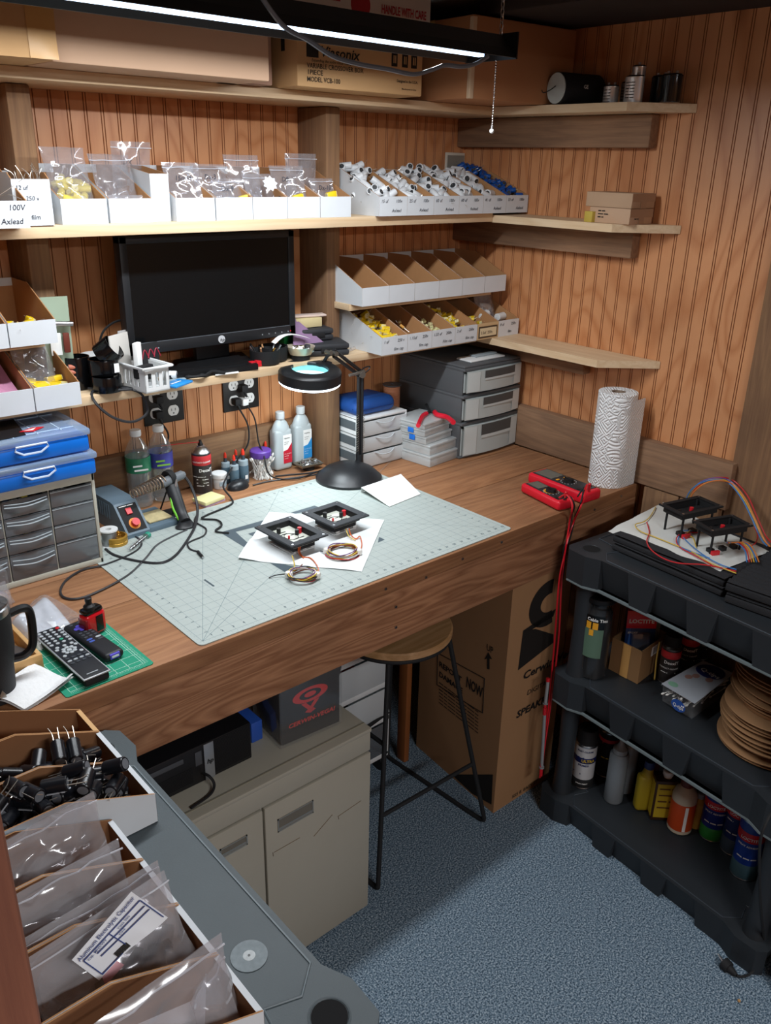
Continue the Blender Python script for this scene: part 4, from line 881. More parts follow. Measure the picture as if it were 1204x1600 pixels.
water_bottle((-1.262,-.072,ZC),'clear water bottle with green and blue label, left of two behind the soldering station',0,mat('label_green','#2f7f5c',.35,var=.5,vscale=40),PAPER)
water_bottle((-1.196,-.070,ZC),'clear water bottle with purple-blue label, right of two behind the soldering station',0,mat('label_purple','#4a4fa8',.35,var=.3,vscale=30),mat('lime','#8fd04a',.5))
# soldering station
t=thing('soldering_station','blue-grey soldering station with a red switch and knob beside the cabinet','soldering station',(-1.33,-.17,ZC))
SG=mat('station_grey','#5f7381',.45); 
fx=Vector(Dp(212,838)); rx_=Vector(Dp(270,820)); 
b=MB().use(SG); M0=(-1.395,-.265,ZC); rz=0.05
b.at(M0,rz); W=.11; 
prof=[(0,0),(0,.012),(.06,.075),(.075,.078),(.19,.078),(.19,0)]  # (y,z) side outline
b.add([(0,y,z) for y,z in prof]+[(.062,y,z) for y,z in prof],[tuple(range(6)),tuple(reversed(range(6,12)))]+[(k,6+k,6+(k+1)%6,(k+1)%6) for k in range(6)])
b.box(.062,.145,0,.12,0,.016,.003); b.build('station_body',t,smooth=30)
b=MB().use(SG).at(M0,rz)
for k in range(8): b.box(-.001,.0,.085+k*.012,.090+k*.012,.03,.068)
b.build('vent_ribs',t)
def onslope(x,s): # point on the slanted face
    return Vector((x,.06*s,.012+.063*s))
sl=Vector((0,.06,.063)).normalized()
b=MB().use(BLKM).at(M0,rz); b.prism([(.006,.006),(.056,.006),(.056,.08),(.006,.08)],.0002,.0012,(0,0,.012),(1,0,0),tuple(sl)); b.build('panel',t)
b=MB().use(RED).at(M0,rz); b.prism([(.022,.052),(.036,.052),(.036,.068),(.022,.068)],.001,.006,(0,0,.012),(1,0,0),tuple(sl)); b.build('switch',t)
b=MB().use(mat('orange_ring','#e08a2a',.5)).at(M0,rz); b.prism([(.031+.015*cos(a),.026+.015*sin(a)) for a in [k*pi/10 for k in range(20)]],.0012,.0018,(0,0,.012),(1,0,0),tuple(sl)); b.use(RED); b.prism([(.031+.010*cos(a),.026+.010*sin(a)) for a in [k*pi/8 for k in range(16)]],.0018,.013,(0,0,.012),(1,0,0),tuple(sl)); b.build('temperature_knob',t)
b=MB().use(PAPER).at(M0,rz); b.text('SOLDERING STATION',(.010,.0+.074*sl.y,.012+.074*sl.z+.001),.0045,(1,0,0),tuple(sl),'L',.01,.0012); b.build('panel_lettering',t)
b=MB().use(mat('sponge','#c9bb8e',.9,bump=.5,bscale=300,var=.3,vscale=80)).at(M0,rz); b.box(.072,.137,.02,.085,.0165,.022,.002); tag(b.build('sponge'),'tan cleaning sponge in the tray of the soldering station','sponge')
# iron holder with coil, and grip
t=thing('iron_stand','black soldering iron holder with a steel wire coil, beside the soldering station','iron holder',(-1.27,-.22,ZC))
c0=P(268,745,y=-.20); c1=P(206,772,y=-.23)
axis=(c1-c0).normalized()
u=axis.orthogonal().normalized(); v=axis.cross(u); L_=(c1-c0).length
b=MB().use(mat('coil_steel','#b3a08e',.3,metal=.9)); pts=[]
for k in range(12*11+1):
    a=2*pi*k/12; s=.25+.75*k/(12*11); r=.017*(1-.38*(s-.25)/.75); pts.append(c0+axis*L_*s+u*cos(a)*r+v*sin(a)*r)
b.tube(pts,.0017,5,1,sm=False); b.build('coil',t)
b=MB().use(BLKM); b.M=Matrix.Translation(c0)@axis.to_track_quat('Z','Y').to_matrix().to_4x4(); b.lathe([(.012,.0),(.020,.0),(.022,.006),(.021,.016),(.019,.016),(.012,.014),(.011,.0)],(0,0,0),24,cap=False); b.build('collar',t)
b=MB().use(BLKM); f0=Vector((c0.x-.02,c0.y+.02,ZC)); b.tube([c0,c0+Vector((0,0,-.03)),(c0.x,c0.y+.01,ZC+.004)],.0022,6); b.tube([c0,c0+Vector((-.012,0.01,-.04)),(c0.x-.03,c0.y+.03,ZC+.004)],.0022,6); b.box(c0.x-.04,c0.x+.03,c0.y-.01,c0.y+.05,ZC,ZC+.004,.001); b.build('wire_leg',t)
# pistol grip tool standing in front
t=thing('glue_gun','black and grey hot glue gun style tool standing upright in the holder','glue gun',(-1.22,-.22,ZC))
g0=P(262,750,y=-.21); g1=P(278,742,y=-.21); g2=P(290,822,z=ZC+.004)
b=MB().use(mat('tool_grey','#6b7176',.45)); h0=P(252,756,y=-.215); h1=P(284,742,y=-.205); b.cyl(h0,h1,.0125,.012,n=20); b.cyl(h1,h1+(h1-h0)*.12,.012,.007,n=20); b.build('barrel',t)
b=MB().use(mat('tool_black','#242629',.45)); gt=P(268,760,y=-.21); 
b.tube([gt,gt+(g2-gt)*.35,gt+(g2-gt)*.7,g2+Vector((0,0,.012))],lambda s:.0175-.003*s,12,5); b.lathe([(.022,0),(.022,.006),(.017,.010),(.013,.018)],(g2.x,g2.y,ZC),20,1.25,.9); b.build('grip',t)
b=MB().use(mat('lime_plastic','#6fc62a',.4)); b.tube([gt+(g2-gt)*.25+Vector((-.014,-.004,0)),gt+(g2-gt)*.5+Vector((-.018,-.004,0)),gt+(g2-gt)*.8+Vector((-.013,-.004,0))],.0030,6); b.build('trigger',t)
b=MB().use(STEEL); b.cyl(gt+Vector((.004,-.012,.0)),gt+Vector((.008,-.013,.022)),.007,.002,n=14); b.build('nozzle_cone',t)
def dpts(l,h=.003): return [Dp(x,y,h) for x,y in l]
cable('electric_cable','thick black cord from the glue gun sweeping across the cutting mat to the cabinet','cord',[P(284,740,y=-.205),P(297,757,y=-.22)]+[P(308,790,z=ZC+.04),P(305,820,z=ZC+.01)]+dpts([(290,848),(272,870),(250,880),(215,877),(180,868),(165,858)],.004),.0036,CORDG)
cable('electric_cable','black cord from the tool foot crossing the mat and looping over the bench','cord',dpts([(292,828),(270,838),(245,852),(228,872),(205,895),(178,912),(140,930),(115,936),(98,932),(95,920),(105,905),(130,890),(165,882),(200,868),(218,856),(220,845),(205,835)],.0034),.0026,CORDG)
# solder spool, brass tin, clear tube
t=thing('solder_spool','white plastic spool standing behind the gold tin','spool',Dp(170,855)); c=Dp(172,852); b=MB().use(WHT); b.lathe([(.022,0),(.022,.003),(.011,.003),(.011,.040),(.022,.040),(.022,.043),(.007,.043),(.007,.002)],c,24,cap=False); b.build('spool',t); b=MB().use(mat('solder','#a9abae',.3,metal=.8)); b.lathe([(.011,.003),(.018,.003),(.018,.036),(.011,.036)],c,24,cap=False); b.build('solder_wire',t)
c=Dp(182,850); t=thing('tip_cleaner','round gold tin filled with brass wool beside the clear tube','tin',c); G=mat('gold_tin','#b98f3a',.35,metal=.55)
b=MB().use(G); b.lathe([(0,0),(.0265,0),(.0275,.002),(.0275,.010),(.0265,.011),(.0275,.012),(.0275,.022),(.025,.0235),(.023,.0235),(.023,.01),(0,.01)],c,30,cap=False); b.build('tin',t)
b=MB().use(BRASS)
for k in range(60): p=c+Vector((jit(.015),jit(.015),.018+random.random()*.010)); b.tube([p,p+Vector((jit(.006),jit(.006),.004)),p+Vector((jit(.007),jit(.007),0))],.0006,4,2)
w_=b.build('brass_wool',t); w_['kind']='stuff'
a=Dp(202,859,.009); e_=Dp(228,838,.009); t=thing('clear_tube','clear plastic tube with a green cap lying beside the gold tin','tube',(a+e_)/2)
b=MB().use(CLR); b.cyl(a,e_,.0075,n=18); b.build('tube',t); b=MB().use(mat('teal_cap','#2f8f78',.4)); b.cyl(e_,e_+(e_-a).normalized()*.012,.008,n=18); b.build('cap',t)
b=MB().use(BLKM); dd=(e_-a); 
for k in range(5): b.cyl(a+dd*(.15+.16*k),a+dd*(.2+.16*k),.0045,n=10)
b.use(STEEL); b.cyl(a+dd*.02,a+dd*.97,.002); b.build('contents',t)
# spray can with straw
def can(name,label,c,r,h,body,top,cat='spray can',lettering=None,bands=None,capr=None,caph=.0,capm=None,nozzle=True):
    c=Vector(c); t=thing(name,label,cat,c)
    b=MB().use(STEEL); b.lathe([(r*.97,0),(r*1.01,.001),(r*1.01,.003),(r,.0035)],c,28); b.build('rim',t)
    b=MB().use(body); b.lathe([(r*.99,.003),(r,.004),(r,h-.002),(r*.99,h)],c,28,cap=False); bd=b.build('can_body',t)
    b=MB().use(top); b.lathe([(r*1.01,h),(r*1.01,h+.003),(r*.92,h+.006),(r*.62,h+.015),(r*.42,h+.018),(r*.40,h+.021)],c,28); b.build('shoulder',t)
    if nozzle and not capm: b=MB().use(BLK); b.lathe([(r*.28,h+.02),(r*.26,h+.026),(r*.16,h+.030),(r*.15,h+.036)],c,14); b.build('nozzle',t)
    if capm: b=MB().use(capm); b.lathe([(capr or r*.98,h+.001),(capr or r*.98,h+caph-.004),(r*.85,h+caph)],c,28); b.build('cap',t)
    if bands:
        b=MB()
        for (m,z0,z1) in bands: b.use(m); b.lathe([(r+.0003,z0),(r+.0006,z0+.0005),(r+.0006,z1-.0005),(r+.0003,z1)],c,28,cap=False)
        b.build('label_band',bd)
    if lettering:
        b=MB(); V_=Vector((c.x-CAM_LOC.x,c.y-CAM_LOC.y)).normalized()
        for (m,s,z,sz,ang) in lettering:
            b.use(m); wd=text_mesh(s,.02)[2]*sz
            vs,fs,w2=text_mesh(s,.02); a0=atan2(-V_.y,-V_.x)+ang; out=[]
            for v_ in vs: th=a0+(v_.x*sz-wd/2)/r; out.append((c.x+(r+.0011)*cos(th),c.y+(r+.0011)*sin(th),c.z+z+v_.y*sz))
            b.add(out,fs)
        b.build('label_lettering',bd)
    return t
DKL=mat('can_dark','#3d3a3a',.35,metal=.3,var=.4,vscale=120)
can('spray_can','contact cleaner spray can with red and dark label and a red straw',(-1.083,-.088,ZC),.0265,.118,DKL,STEEL,lettering=[(PAPER,'DeoxIT',.068,.013,.45),(PAPER,'CONTACT CLEANER',.094,.006,0),(PAPER,'CONTACT CLEANER & REJUVENATOR',.052,.004,0),(PAPER,'DEOXIDIZES CLEANS',.044,.004,0),(PAPER,'DIRECTIONS: SPRAY',.034,.004,0),(PAPER,'WARNING FLAMMABLE',.026,.004,0)],bands=[(mat('label_red','#c9343a',.4),.086,.114)])
cable('straw','thin red spray straw reaching left from the spray can nozzle','straw',[(-1.083,-.09,ZC+.148),(-1.13,-.075,ZC+.149),(-1.185,-.06,ZC+.149)],.0011,RED)
b=MB().use(WHT); c=Vector((-1.028,-.085,ZC)); t=thing('small_jar','small white lidded jar between the spray can and the dropper bottles','jar',c); b.lathe([(.018,0),(.019,.002),(.0205,.030),(.0205,.032)],c,24); b.build('jar',t); b=MB().use(mat('jar_lid','#dfe3e4',.35)); b.lathe([(.022,.031),(.0225,.033),(.0225,.043),(.021,.045)],c,24); b.build('lid',t)
b=MB().use(mat('faint_print','#8fa0a8',.6)); b.box(c.x-.012,c.x+.010,c.y-.0215,c.y-.0205,ZC+.010,ZC+.022); b.build('printing',t)
# dropper bottles
DB=mat('dropper_blue','#4b6270',.25,alpha=1); 
def dropper(c,h,label):
    c=Vector(c); t=thing('dropper_bottle',label,'bottle',c); b=MB().use(DB); b.lathe([(.0125,0),(.0135,.002),(.0135,h),(.011,h+.006)],c,20); b.build('bottle',t)
    b=MB().use(mat('collar_clear','#8fa0a8',.3)); b.lathe([(.0128,h+.003),(.0128,h+.016),(.006,h+.018)],c,18); b.build('collar',t)
    b=MB().use(mat('dropper_tip','#36414a',.3)); b.lathe([(.006,h+.016),(.0035,h+.034)],c,14); b.build('tip',t)
    b=MB().use(mat('red_cap','#d8341f',.4)); b.lathe([(.0045,h+.030),(.0042,h+.040),(.0018,h+.046)],c,12); b.build('cap',t)
    b=MB().use(WHT); b.box(c.x-.004,c.x+.004,c.y-.0142,c.y-.0135,c.z+.014,c.z+.024); b.build('tag',t); return t
dr=dropper((-.992,-.062,ZC),.046,'red-tipped dropper bottle, rear left of the group by the swab jar')
for i,(x,y,l) in enumerate([(-.955,-.060,'red-tipped dropper bottle, rear right of the group by the swab jar'),(-.985,-.098,'red-tipped dropper bottle, front left of the group'),(-.952,-.094,'tall red-tipped dropper bottle beside the swab jar'),(-.842,-.045,'red-tipped dropper bottle behind the swab jar, right side')]): dup(dr,(x,y,ZC),None,l,scale=1.0+.12*(i==2))
# mouse
c=Dp(372,762); t=thing('computer_mouse','black domed computer mouse behind the cutting mat edge','mouse',c); b=MB().use(mat('mouse_black','#1c1f23',.35)).at(c,.2); b.grid(lambda u,v:(.036*cos(pi*(u-.0)*1)*1.0*sin(pi*v) if 0 else -.036*cos(pi*v)*1.0, .025*cos(pi*u)*sin(pi*v), .026*sin(pi*u)*sin(pi*v)**.8),14,18); b.build('shell',t,smooth=80)
cable('electric_cable','black cord running right from the mouse towards the lamp base','cord',dpts([(395,758),(420,752),(455,747),(490,742),(520,735),(545,725)],.003),.0022,CORDG)
# notepad
c=Dp(328,785); t=thing('note_pads','stack of small pale yellow notes over a lilac pad at the mat edge','notes',c)
b=MB().use(mat('note_lilac','#cdb6d8',.8)).at(c,.22); b.box(-.034,.036,-.022,.03,0,.006,.0005); b.build('lilac_pad',t); b=MB().use(mat('note_yellow','#e2dca2',.8)).at(c,.22); b.box(-.037,.033,-.024,.029,.0062,.016,.0008); b.build('yellow_pad',t)
# swab jar
c=Vector((-.888,-.088,ZC)); t=thing('swab_jar','clear square jar of cotton swabs with a purple lid','jar',c); b=MB().use(CLR); b.box(c.x-.030,c.x+.030,c.y-.028,c.y+.028,ZC,ZC+.066,.008); b.build('jar',t)
b=MB().use(mat('purple_lid','#5b3a96',.4)); b.lathe([(.031,.066),(.032,.068),(.032,.084),(.029,.087)],c,28); b.build('lid',t)
SW=mat('swab_stick','#e9e9e4',.7)
def swab_mb(): 
    b=MB().use(SW); b.cyl((0,0,-.034),(0,0,.034),.0011,n=6); b.lathe([(.0006,.026),(.0026,.029),(.0028,.034),(.0008,.038)],n=8); b.lathe([(.0008,-.038),(.0028,-.034),(.0026,-.029),(.0006,-.026)],n=8); return b
sw=None
for k in range(56):
    p=c+Vector((jit(.022),jit(.018)-.003,.034+jit(.010))); 
    r=Euler((jit(.55)*1.4,jit(.35)+ (p.x-c.x)*10*.3,0)) 
    if sw is None: b=swab_mb(); b.v=[q+p for q in b.v]; sw=b.build('cotton_swab',origin=p); tag(sw,'white cotton swab standing in the purple-lidded jar','swab','cotton swabs in the purple-lidded jar'); sw.rotation_euler=r
    else: dup(sw,p,r)
# alcohol bottles
def alc(c,label,col,mid,h=.165):
    c=Vector(c); t=thing('alcohol_bottle',label,'bottle',c); b=MB().use(mat('hdpe_clear','#b3bdc0',.35)).at(c,0)
    b.box(-.031,.031,-.019,.019,0,h*.72,.010,3)
    vs=[]; b.lathe([(.031,h*.66),(.0305,h*.72),(.022,h*.82),(.0125,h*.88),(.0118,h*.92)],(0,0,0),24,1,.62,cap=False); b.build('bottle',t)
    b=MB().use(mat('cap_grey_white','#c3cacc',.4)).at(c,0); b.lathe([(.0135,h*.89),(.0140,h*.90),(.0140,h*1.0),(.0125,h*1.01)],(0,0,0),20); b.build('cap',t)
    b=MB().use(PAPER).at(c,0); b.box(-.004,.027,-.0196,-.0190,h*.12,h*.62); lb=b.build('label',t)
    b=MB().use(col).at(c,0); b.prism([(-.004,h*.12),(.027,h*.12),(.027,h*.47),(.012,h*.36),(-.004,h*.34)],.0,.0004,(0,-.0197,0),(1,0,0),(0,0,1)); b.build('label_panel',lb)
    b=MB().use(INK).at(c,0); b.text('equate',(-.001,-.0202,h*.555),.0075); b.text('isopropyl',(-.001,-.0202,h*.49),.0045); b.text('alcohol',(-.001,-.0202,h*.455),.0045)
    b.use(PAPER); b.text('91% ALCOHOL',(-.001,-.0204,h*.28),.0038); b.text('FIRST AID',(-.001,-.0204,h*.24),.0035); b.text('antiseptic',(-.001,-.0204,h*.20),.0035); b.build('label_lettering',lb); return t
alc((-.797,-.060,ZC),'frosted alcohol bottle with a red label, left of two beside the post',mat('label_red2','#c42438',.4),None,.178)
alc((-.722,-.060,ZC),'frosted alcohol bottle with a blue label, right of two beside the post',mat('label_blue2','#2f8fd0',.4),None,.182)
# square dish of bits
c=Dp(482,733); t=thing('magnetic_dish','rectangular steel dish of screws in front of the alcohol bottles','dish',c)
b=MB().use(mat('dish_metal','#a59c8c',.25,metal=.8)).at(c,-.1); b.box(-.036,.036,-.022,.022,.014,.017,.001); b.tube([(-.036,-.022,.02),(.036,-.022,.02),(.036,.022,.02),(-.036,.022,.02)],.0035,6,1,closed=True,sm=False); b.build('dish',t); b=MB().use(BLKM).at(c,-.1); b.cyl((0,0,0),(0,0,.014),.018,n=20); b.build('base',t)
b=MB().use(STEEL).at(c,-.1)
for k in range(40): p=Vector((jit(.028),jit(.016),.018+random.random()*.008)); b.cyl(p,p+Vector((jit(.012),jit(.008),.003)),.0016,n=6)
tag(b.build('small_screws'),'screws and bits heaped in the rectangular steel dish on the bench','screws',kind='stuff')

# ------------------------------------------------------------------ magnifier lamp
c=Vector((-.695,-.262,ZC)); t=thing('magnifier_lamp','black round magnifier lamp on a jointed arm over the bench','lamp',c)
LB=mat('lamp_black','#1b1d20',.4)
b=MB().use(LB); b.lathe([(.098,0),(.099,.004),(.099,.010),(.094,.014),(.090,.018),(.075,.032),(.05,.044),(.025,.050),(0.0001,.052)],c,44,1.0,.98); b.build('base',t)
pb=Vector((-.632,-.235,ZC+.028)); zt=VZ(571,588,pb); pt=Vector((pb.x,pb.y,zt))
b=MB().use(LB)
for s in (-.0065,.0065): b.cyl((pb.x+s,pb.y,pb.z),(pb.x+s,pb.y,zt),.0055,n=10)
b.cyl((pb.x,pb.y,pb.z-.004),(pb.x,pb.y,pb.z+.03),.013,.011,n=14); b.cyl((pb.x,pb.y,zt-.25),(pb.x,pb.y,zt-.25+.012),.012,n=12); b.build('lower_arm',t)
b=MB().use(mat('spring_metal','#a8a397',.3,metal=.8))
for s in (-.012,.012): 
    pts=[(pb.x+s+.0028*cos(a),pb.y-.004+.0028*sin(a),pb.z+.04+.0012*k) for k,a in [(k,k*pi/3) for k in range(100)]]; b.tube(pts,.0007,4,1,sm=False)
b.build('spring',t)
j1=P(521,552,y=-.26); 
b=MB().use(LB); off=Vector((0,0,.016)); b.cyl(pt+Vector((0,0,.0)),j1-off*.5,.0052,n=10); b.cyl(pt+off,j1+off*.6,.0052,n=10); b.build('upper_arm',t)
b=MB().use(mat('joint_metal','#8c8a84',.3,metal=.8)); b.cyl(pt+Vector((-.05,-.012,.012)),pt+Vector((.012,-.004,.014)),.0045,n=10); b.cyl(pt+Vector((0,-.012,.006)),pt+Vector((0,.014,.006)),.010,n=14); b.build('joint',t); b=MB().use(mat('joint_metal')); b.cyl(j1+Vector((0,-.014,0)),j1+Vector((0,.014,0)),.007,n=12); b.cyl(j1+Vector((-.018,-.012,.004)),j1+Vector((-.018,.012,.004)),.006,n=12); b.build('joint',t)
b=MB().use(LB); b.tube([pt+Vector((0,0,.01)),pt+Vector((.012,0,.022)),pt+Vector((.035,0.0,.024)),pt+Vector((.03,0,.014)),pt+Vector((.01,0,.004))],.002,6); b.build('lock_handle',t)
hc=P(484,584,y=-.275); hr=.0855
dv=Vector((-.02,-.10,.995)).normalized(); HM=Matrix.Translation(hc)@dv.to_track_quat('Z','Y').to_matrix().to_4x4()
b=MB().use(LB); b.M=HM; b.lathe([(.050,.014),(.052,.017),(.078,.0155),(hr-.003,.012),(hr,.008),(hr,-.018),(hr-.003,-.019),(hr-.004,.002),(.050,.006),(.050,.014)],(0,0,0),48,cap=False); b.build('head_ring',t)
b=MB().use(mat('ring_lamp','#ffffff',emit='#dff2ff',es=7)); b.M=HM; b.lathe([(hr-.004,-.025),(hr-.002,-.023),(hr-.002,-.018),(.056,-.014),(.056,-.023),(hr-.004,-.025)],(0,0,0),48,cap=False); b.build('ring_light',t)
m=bpy.data.materials.new('lens'); m.use_nodes=True; nt=m.node_tree
for n in list(nt.nodes): nt.nodes.remove(n)
o=nt.nodes.new('ShaderNodeOutputMaterial'); a_=nt.nodes.new('ShaderNodeBsdfTranslucent'); a_.inputs[0].default_value=C('#8fe6ee'); g_=nt.nodes.new('ShaderNodeBsdfGlossy'); g_.inputs['Roughness'].default_value=.05; tr_=nt.nodes.new('ShaderNodeBsdfTransparent'); tr_.inputs[0].default_value=C('#bff2f4')
m1=nt.nodes.new('ShaderNodeMixShader'); m1.inputs[0].default_value=.35; m2=nt.nodes.new('ShaderNodeMixShader'); m2.inputs[0].default_value=.06
nt.links.new(a_.outputs[0],m1.inputs[1]); nt.links.new(tr_.outputs[0],m1.inputs[2]); nt.links.new(m1.outputs[0],m2.inputs[1]); nt.links.new(g_.outputs[0],m2.inputs[2]); nt.links.new(m2.outputs[0],o.inputs[0])
b=MB().use(m); b.M=HM; b.lathe([(.0001,.015),(.025,.0135),(.050,.008)],(0,0,0),40,cap=False); b.build('lens',t)
b=MB().use(LB); b.tube([j1,j1+Vector((-.02,0,-.004)),hc+Vector((hr*.72,.03,.012)),hc+Vector((hr*.5,.05,.010))],.005,8); b.box(hc.x+.04,hc.x+.085,hc.y+.01,hc.y+.04,hc.z+.006,hc.z+.02,.003); b.build('head_bracket',t)
l=bpy.data.lights.new('magnifier_ring','AREA'); l.shape='DISK'; l.size=.15; l.energy=1.3; l.color=(.88,.96,1); o=bpy.data.objects.new('magnifier_ring_light',l); o.matrix_world=Matrix.Translation(hc-dv*.027)@dv.to_track_quat('Z','Y').to_matrix().to_4x4(); COL.objects.link(o)
cable('electric_cable','black lamp cord running along the bench from the lamp base to the left','cord',[c+Vector((.055,.06,.03)),c+Vector((.03,.095,.012))]+dpts([(520,730),(490,738),(450,742),(430,744)],.003),.0024,CORDG)
# white drawers, pouch
def wdrawer(c,w_,d_,h_,n,label,rz=0,fm=WHT,front=None,handle='lip',pulls=None,dh=None):
    c=Vector(c); t=thing('drawer_unit',label,'drawers',c); 
    b=MB().use(fm).at(c,rz); tk=.006
    b.box(0,w_,0,d_,h_-.008,h_,.003); b.box(0,tk,0,d_,0,h_,.002); b.box(w_-tk,w_,0,d_,0,h_,.002); b.box(0,w_,d_-.004,d_,0,h_); dh=dh or [1/n]*n; z=0
    for f_ in dh: b.box(0,w_,0,d_,z,z+.006,.002); z+=f_*(h_-.008)
    b.build('drawer_frame',t)
    z=.006
    for f_ in dh:
        hh=f_*(h_-.008)-.008; b=MB().use(front or FROST).at(c,rz); b.box(tk+.001,w_-tk-.001,-.006,-.003,z,z+hh,.001); b.box(tk+.002,tk+.004,-.003,d_-.01,z,z+hh*.9); b.box(w_-tk-.004,w_-tk-.002,-.003,d_-.01,z,z+hh*.9); b.box(tk+.002,w_-tk-.002,-.003,d_-.01,z,z+.002)
        d=b.build('drawer',t)
        b=MB().use(mat('pull_clear','#bfc6ca',.25)).at(c,rz)
        if handle=='lip': b.tube([(w_*.3,-.007,z+hh*.95),(w_*.4,-.014,z+hh*.78),(w_*.5,-.016,z+hh*.74),(w_*.6,-.014,z+hh*.78),(w_*.7,-.007,z+hh*.95)],.002,6)
        b.build('pull',d) if b.v else None
        z+=f_*(h_-.008)
    return t
c=Vector((-.615,-.215,ZC)); wdrawer(c,.192,.17,.158,3,'small white three-drawer unit with clear drawers, right of the post')
# white side openings
b=MB().use(mat('side_dark','#5e676c',.3))
for k in range(3): b.box(c.x-.0008,c.x+.0005,c.y+.02,c.y+.15,ZC+.018+k*.05,ZC+.045+k*.05)
tag(b.build('side_window'),'dark side windows of the small white drawer unit','window') if 0 else b.build('side_window',[o for o in bpy.data.objects if o.name.startswith('drawer_unit') and o.parent is None][0])
PCH=mat('pouch_blue','#1d4f9a',.6,bump=.3,bscale=60); t=thing('zip_pouch','soft blue zipped pouch lying on the small white drawer unit','pouch',(-.535,-.13,ZC+.1585))
b=MB().use(PCH); b.box(-.612,-.452,-.198,-.062,ZC+.159,ZC+.206,.023,5); b.v=[Vector((q_.x,q_.y,q_.z+(.006*noise.noise(Vector((q_.x*22,q_.y*22,1))) if q_.z>ZC+.17 else 0))) for q_ in b.v]; b.build('pouch',t,smooth=80)
b=MB().use(mat('pouch_zip','#16346c',.5)); b.tube([(-.6125,-.175,ZC+.180),(-.59,-.1985,ZC+.180),(-.53,-.1990,ZC+.180),(-.475,-.1985,ZC+.180),(-.4515,-.175,ZC+.180)],.002,5); b.build('zip',t)
# copper wire spool and blue spool
def spool(c,label,m,r,h,fl):
    c=Vector(c); t=thing('wire_spool',label,'spool',c); b=MB().use(fl); b.lathe([(r*1.15,0),(r*1.15,.003),(r*.5,.003),(r*.5,h-.003),(r*1.15,h-.003),(r*1.15,h),(r*.25,h),(r*.25,h-.002)],c,28,cap=False); b.build('flanges',t)
    b=MB().use(m); prof=[]; 
    k=0; z=.003
    while z<h-.006: prof += [(r*.93,z),(r,z+.0022)]; z+=.0044
    b.lathe(prof,c,28,cap=False); b.build('wound_wire',t); return t
spool((-.375,-.075,ZC+.001),'blue wire spool standing behind the organizer boxes, under the copper one',mat('blue_wire','#1f3f7c',.4),.030,.115,BLKM)
spool((-.372,-.085,ZC+.1165),'copper coloured wire spool stacked beside the blue pouch',mat('copper_wire','#cf9270',.4),.027,.090,mat('spool_grey','#4f5256',.4))
# clear organizers
ORG=clear('organizer','#eef2f3',.6,.25,'#eef2f2',.45); GLD=mat('gold_bits','#b98d4a',.35,metal=.6)
def organizer(c,w_,d_,h_,label,bits,latch=None,rz=0):
    c=Vector(c); t=thing('organizer_box',label,'box',c); b=MB().use(ORG).at(c,rz); b.box(0,w_,0,d_,0,h_-.007,.003); b.box(-.002,w_+.002,-.002,d_+.002,h_-.0065,h_,.002); b.build('case',t)
    b=MB().use(mat('divider','#b9c1c4',.3)).at(c,rz)
    for k in range(1,4): b.box(w_*k/4-.0006,w_*k/4+.0006,.003,d_-.003,.002,h_-.008)
    b.build('dividers',t)
    if latch: 
        b=MB().use(latch).at(c,rz); b.box(-.004,-.0005,d_*.35,d_*.35+.022,h_*.3,h_,.001); b.build('latch',t)
    b=MB().use(GLD).at(c,rz)
    for k in range(bits):
        x=w_*.4+random.random()*w_*.57; y=.004+random.random()*d_*.35; z=.003+random.random()*(h_-.016); b.cyl((x,y,z),(x+jit(.006),y+jit(.006),z+.004),.0022,n=8)
    o=b.build('brass_parts',t); o['kind']='stuff'
    return t
ox,oy=-.432,-.336; rzo=.14
organizer((ox,oy,ZC),.148,.15,.035,'clear parts organizer, bottom of the stack under the red pliers',70,rz=rzo-.04)
organizer((ox+.003,oy+.006,ZC+.036),.145,.145,.032,'clear parts organizer, second from the bottom of the stack',60,rz=rzo-.02)
organizer((ox-.002,oy+.02,ZC+.069),.132,.12,.024,'clear parts organizer with a blue latch, third from the bottom',10,BLUE,rzo)
organizer((ox-.006,oy+.022,ZC+.094),.130,.12,.022,'clear parts organizer with a blue latch, fourth from the bottom',40,BLUE,rzo+.02)
organizer((ox-.008,oy+.022,ZC+.117),.130,.12,.020,'clear parts organizer, topmost of the stack under the red pliers',50,None,rzo+.02)
t=thing('pliers','red-handled pliers lying open on the stack of clear organizers','pliers',(-.37,-.26,ZC+.138)); zz=ZC+.145
b=MB().use(mat('plier_red','#d61f35',.35)); p1=P(683,648,z=zz); p2=P(708,660,z=zz); p3=P(668,645,z=zz); p4=P(653,665,z=zz); pj=P(672,643,z=zz)
b.tube([P(679,644,z=zz),p1,P(698,652,z=zz),p2],.008,10); b.tube([P(666,646,z=zz),P(660,650,z=zz),P(655,660,z=zz),p4],.007,10); b.build('handle',t)
b=MB().use(BLKM); b.tube([P(668,645,z=zz),pj,P(681,644,z=zz)],.005,8); b.tube([pj,P(668,637,z=zz),P(666,632,z=zz)],.004,8); b.build('jaws',t)
